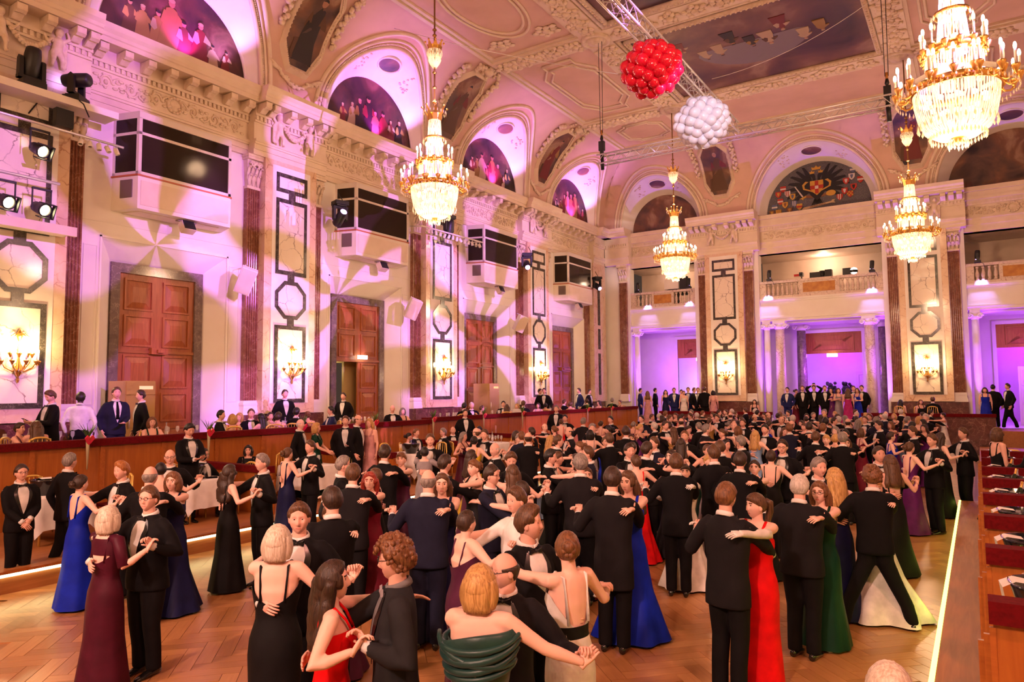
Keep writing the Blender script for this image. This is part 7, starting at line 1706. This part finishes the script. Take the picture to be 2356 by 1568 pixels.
DCOL = ['blackg','blackg','navy','wine','plum','redg','royal','emerald','silver','gold','purple','pink','burgundy','lilac','fuchsia','skyblue','white']
for yy in gy:
    for k, xx in enumerate(gx):
        x, y = xx+(rc.random()-.5)*.75, yy+(rc.random()-.5)*.75; q = project((x, y, 1.7))
        if dist((x,y)) < 9.6 or q is None or not (1040-(y-13)*12 < q[0] < 2330) or q[1] > 1040: continue
        rot = rc.random()*2*pi; sep, mm, mf = rc.choice(LIBM); pl = V((x, y, 0))+Matrix.Rotation(rot, 3, 'Z') @ V((.05, sep, 0)); pm = V((x, y, 0))
        if any((t.xy-pm.xy).length < .55 or (t.xy-pl.xy).length < .55 for t in TAKEN): continue
        if not (6.5 < pl.x < 16.4): continue
        TAKEN.extend([pm, pl]); CROWD.append((pm, rot, mm, pl, mf))
print('crowd couples', len(CROWD), 'explicit', len(SPEC))
# leave out couples whose heads are hidden behind nearer dancers
def rects(p, h): a = project((p.x, p.y, h)); dd = (V((p.x,p.y,1))-CAMP).dot(fw); w2 = .21*FPX/dd; return a[0], a[1], w2
def hidden(p, blk):
    x, y, w2 = rects(p, 1.70); hh = w2*.9; ok = 0
    for X, Yt, W2, dd in blk:
        if dd < dist(p)-.3 and abs(X-x) < W2*.95 and Yt+W2*1.0 < y+hh*.3: return True
        if dd < dist(p)-.3 and abs(X-x) < W2*.40 and Yt < y+hh*.3: return True
    return False
blk = [(*rects(t, 1.75), dist(t)) for t in TAKEN if t.z < .2]
EXH = [(*rects(t, 1.62), dist(t)) for t in TAKEN[:len(SPEC)] if t.z < .5]
def covers(p):
    x, y, w2 = rects(p, 1.78); d_ = dist(p)
    return any(dd > d_+.15 and abs(X-x) < w2*.95 and y < Yt+2 and dd < d_+9 for X, Yt, W2, dd in EXH)
CROWD = [c for c in CROWD if not (hidden(c[0], blk) and hidden(c[3], blk)) and not covers(c[0]) and not covers(c[3])]
print('visible couples', len(CROWD))
def ordn(n): return str(n)+('th' if 10 <= n % 100 <= 20 else {1:'st',2:'nd',3:'rd'}.get(n % 10, 'th'))
todo = []
for pm, rot, mm, pl, mf in CROWD:
    dc = rc.choice(DCOL); todo.append((pm, rot, mm, 0, rc.choice(('black','black','black','charcoal','navysuit')), pl)); todo.append((pl, rot+pi, mf, 1, dc, pm))
seen = {}
zone = lambda p: 'in the front rows' if p.y < 17 else 'in the middle rows' if p.y < 22.5 else 'in the back rows'
CN = dict(blackg='black gown', navy='navy gown', wine='wine red gown', plum='plum gown', redg='red gown', royal='royal blue gown', emerald='emerald gown', silver='silver gown', gold='gold gown', purple='purple gown', pink='blush gown', burgundy='burgundy gown', lilac='lilac gown', fuchsia='fuchsia gown', skyblue='pale blue gown', white='white gown', black='black tuxedo', charcoal='charcoal tuxedo', navysuit='navy tuxedo')
keys = {}
for i, t in enumerate(todo): keys.setdefault((t[4], zone(t[0])), []).append((project((*t[0].xy, 1.6))[0], i))
rank = {}
for k, l in keys.items():
    l.sort()
    for n, (_, i) in enumerate(l): rank[i] = (n+1, len(l))
for i, (p, rot, ms, f, c, other) in enumerate(todo):
    n, tot = rank[i]; lab = 'person in '+CN[c]+' dancing '+zone(p)+('' if tot == 1 else ', leftmost one' if n == 1 else ', rightmost one' if n == tot else ', '+ordn(n)+' from the left')
    st = rc.choice(('short','short','short','receding','ring','top') if not f else ('long','bob','updo','bun','short','wavy')); hc = rc.choice(('black','dark','dark','brown','brown','chestnut','grey','blond') if f else ('black','dark','dark','brown','brown','grey','chestnut','white'))
    m2 = {k: v for k, v in ms.items() if not (k == 'shirt_front' and False)}; m2['hair'] = HLIB[(f, st)]
    place(m2, p, rot, lab, 'crowd on the dance floor', {('dress' if f else 'jacket'): FAB[c], 'hair': HAIR[hc], '_skin': SKIN[rc.choice('aabc')]}, .97+.06*rc.random())
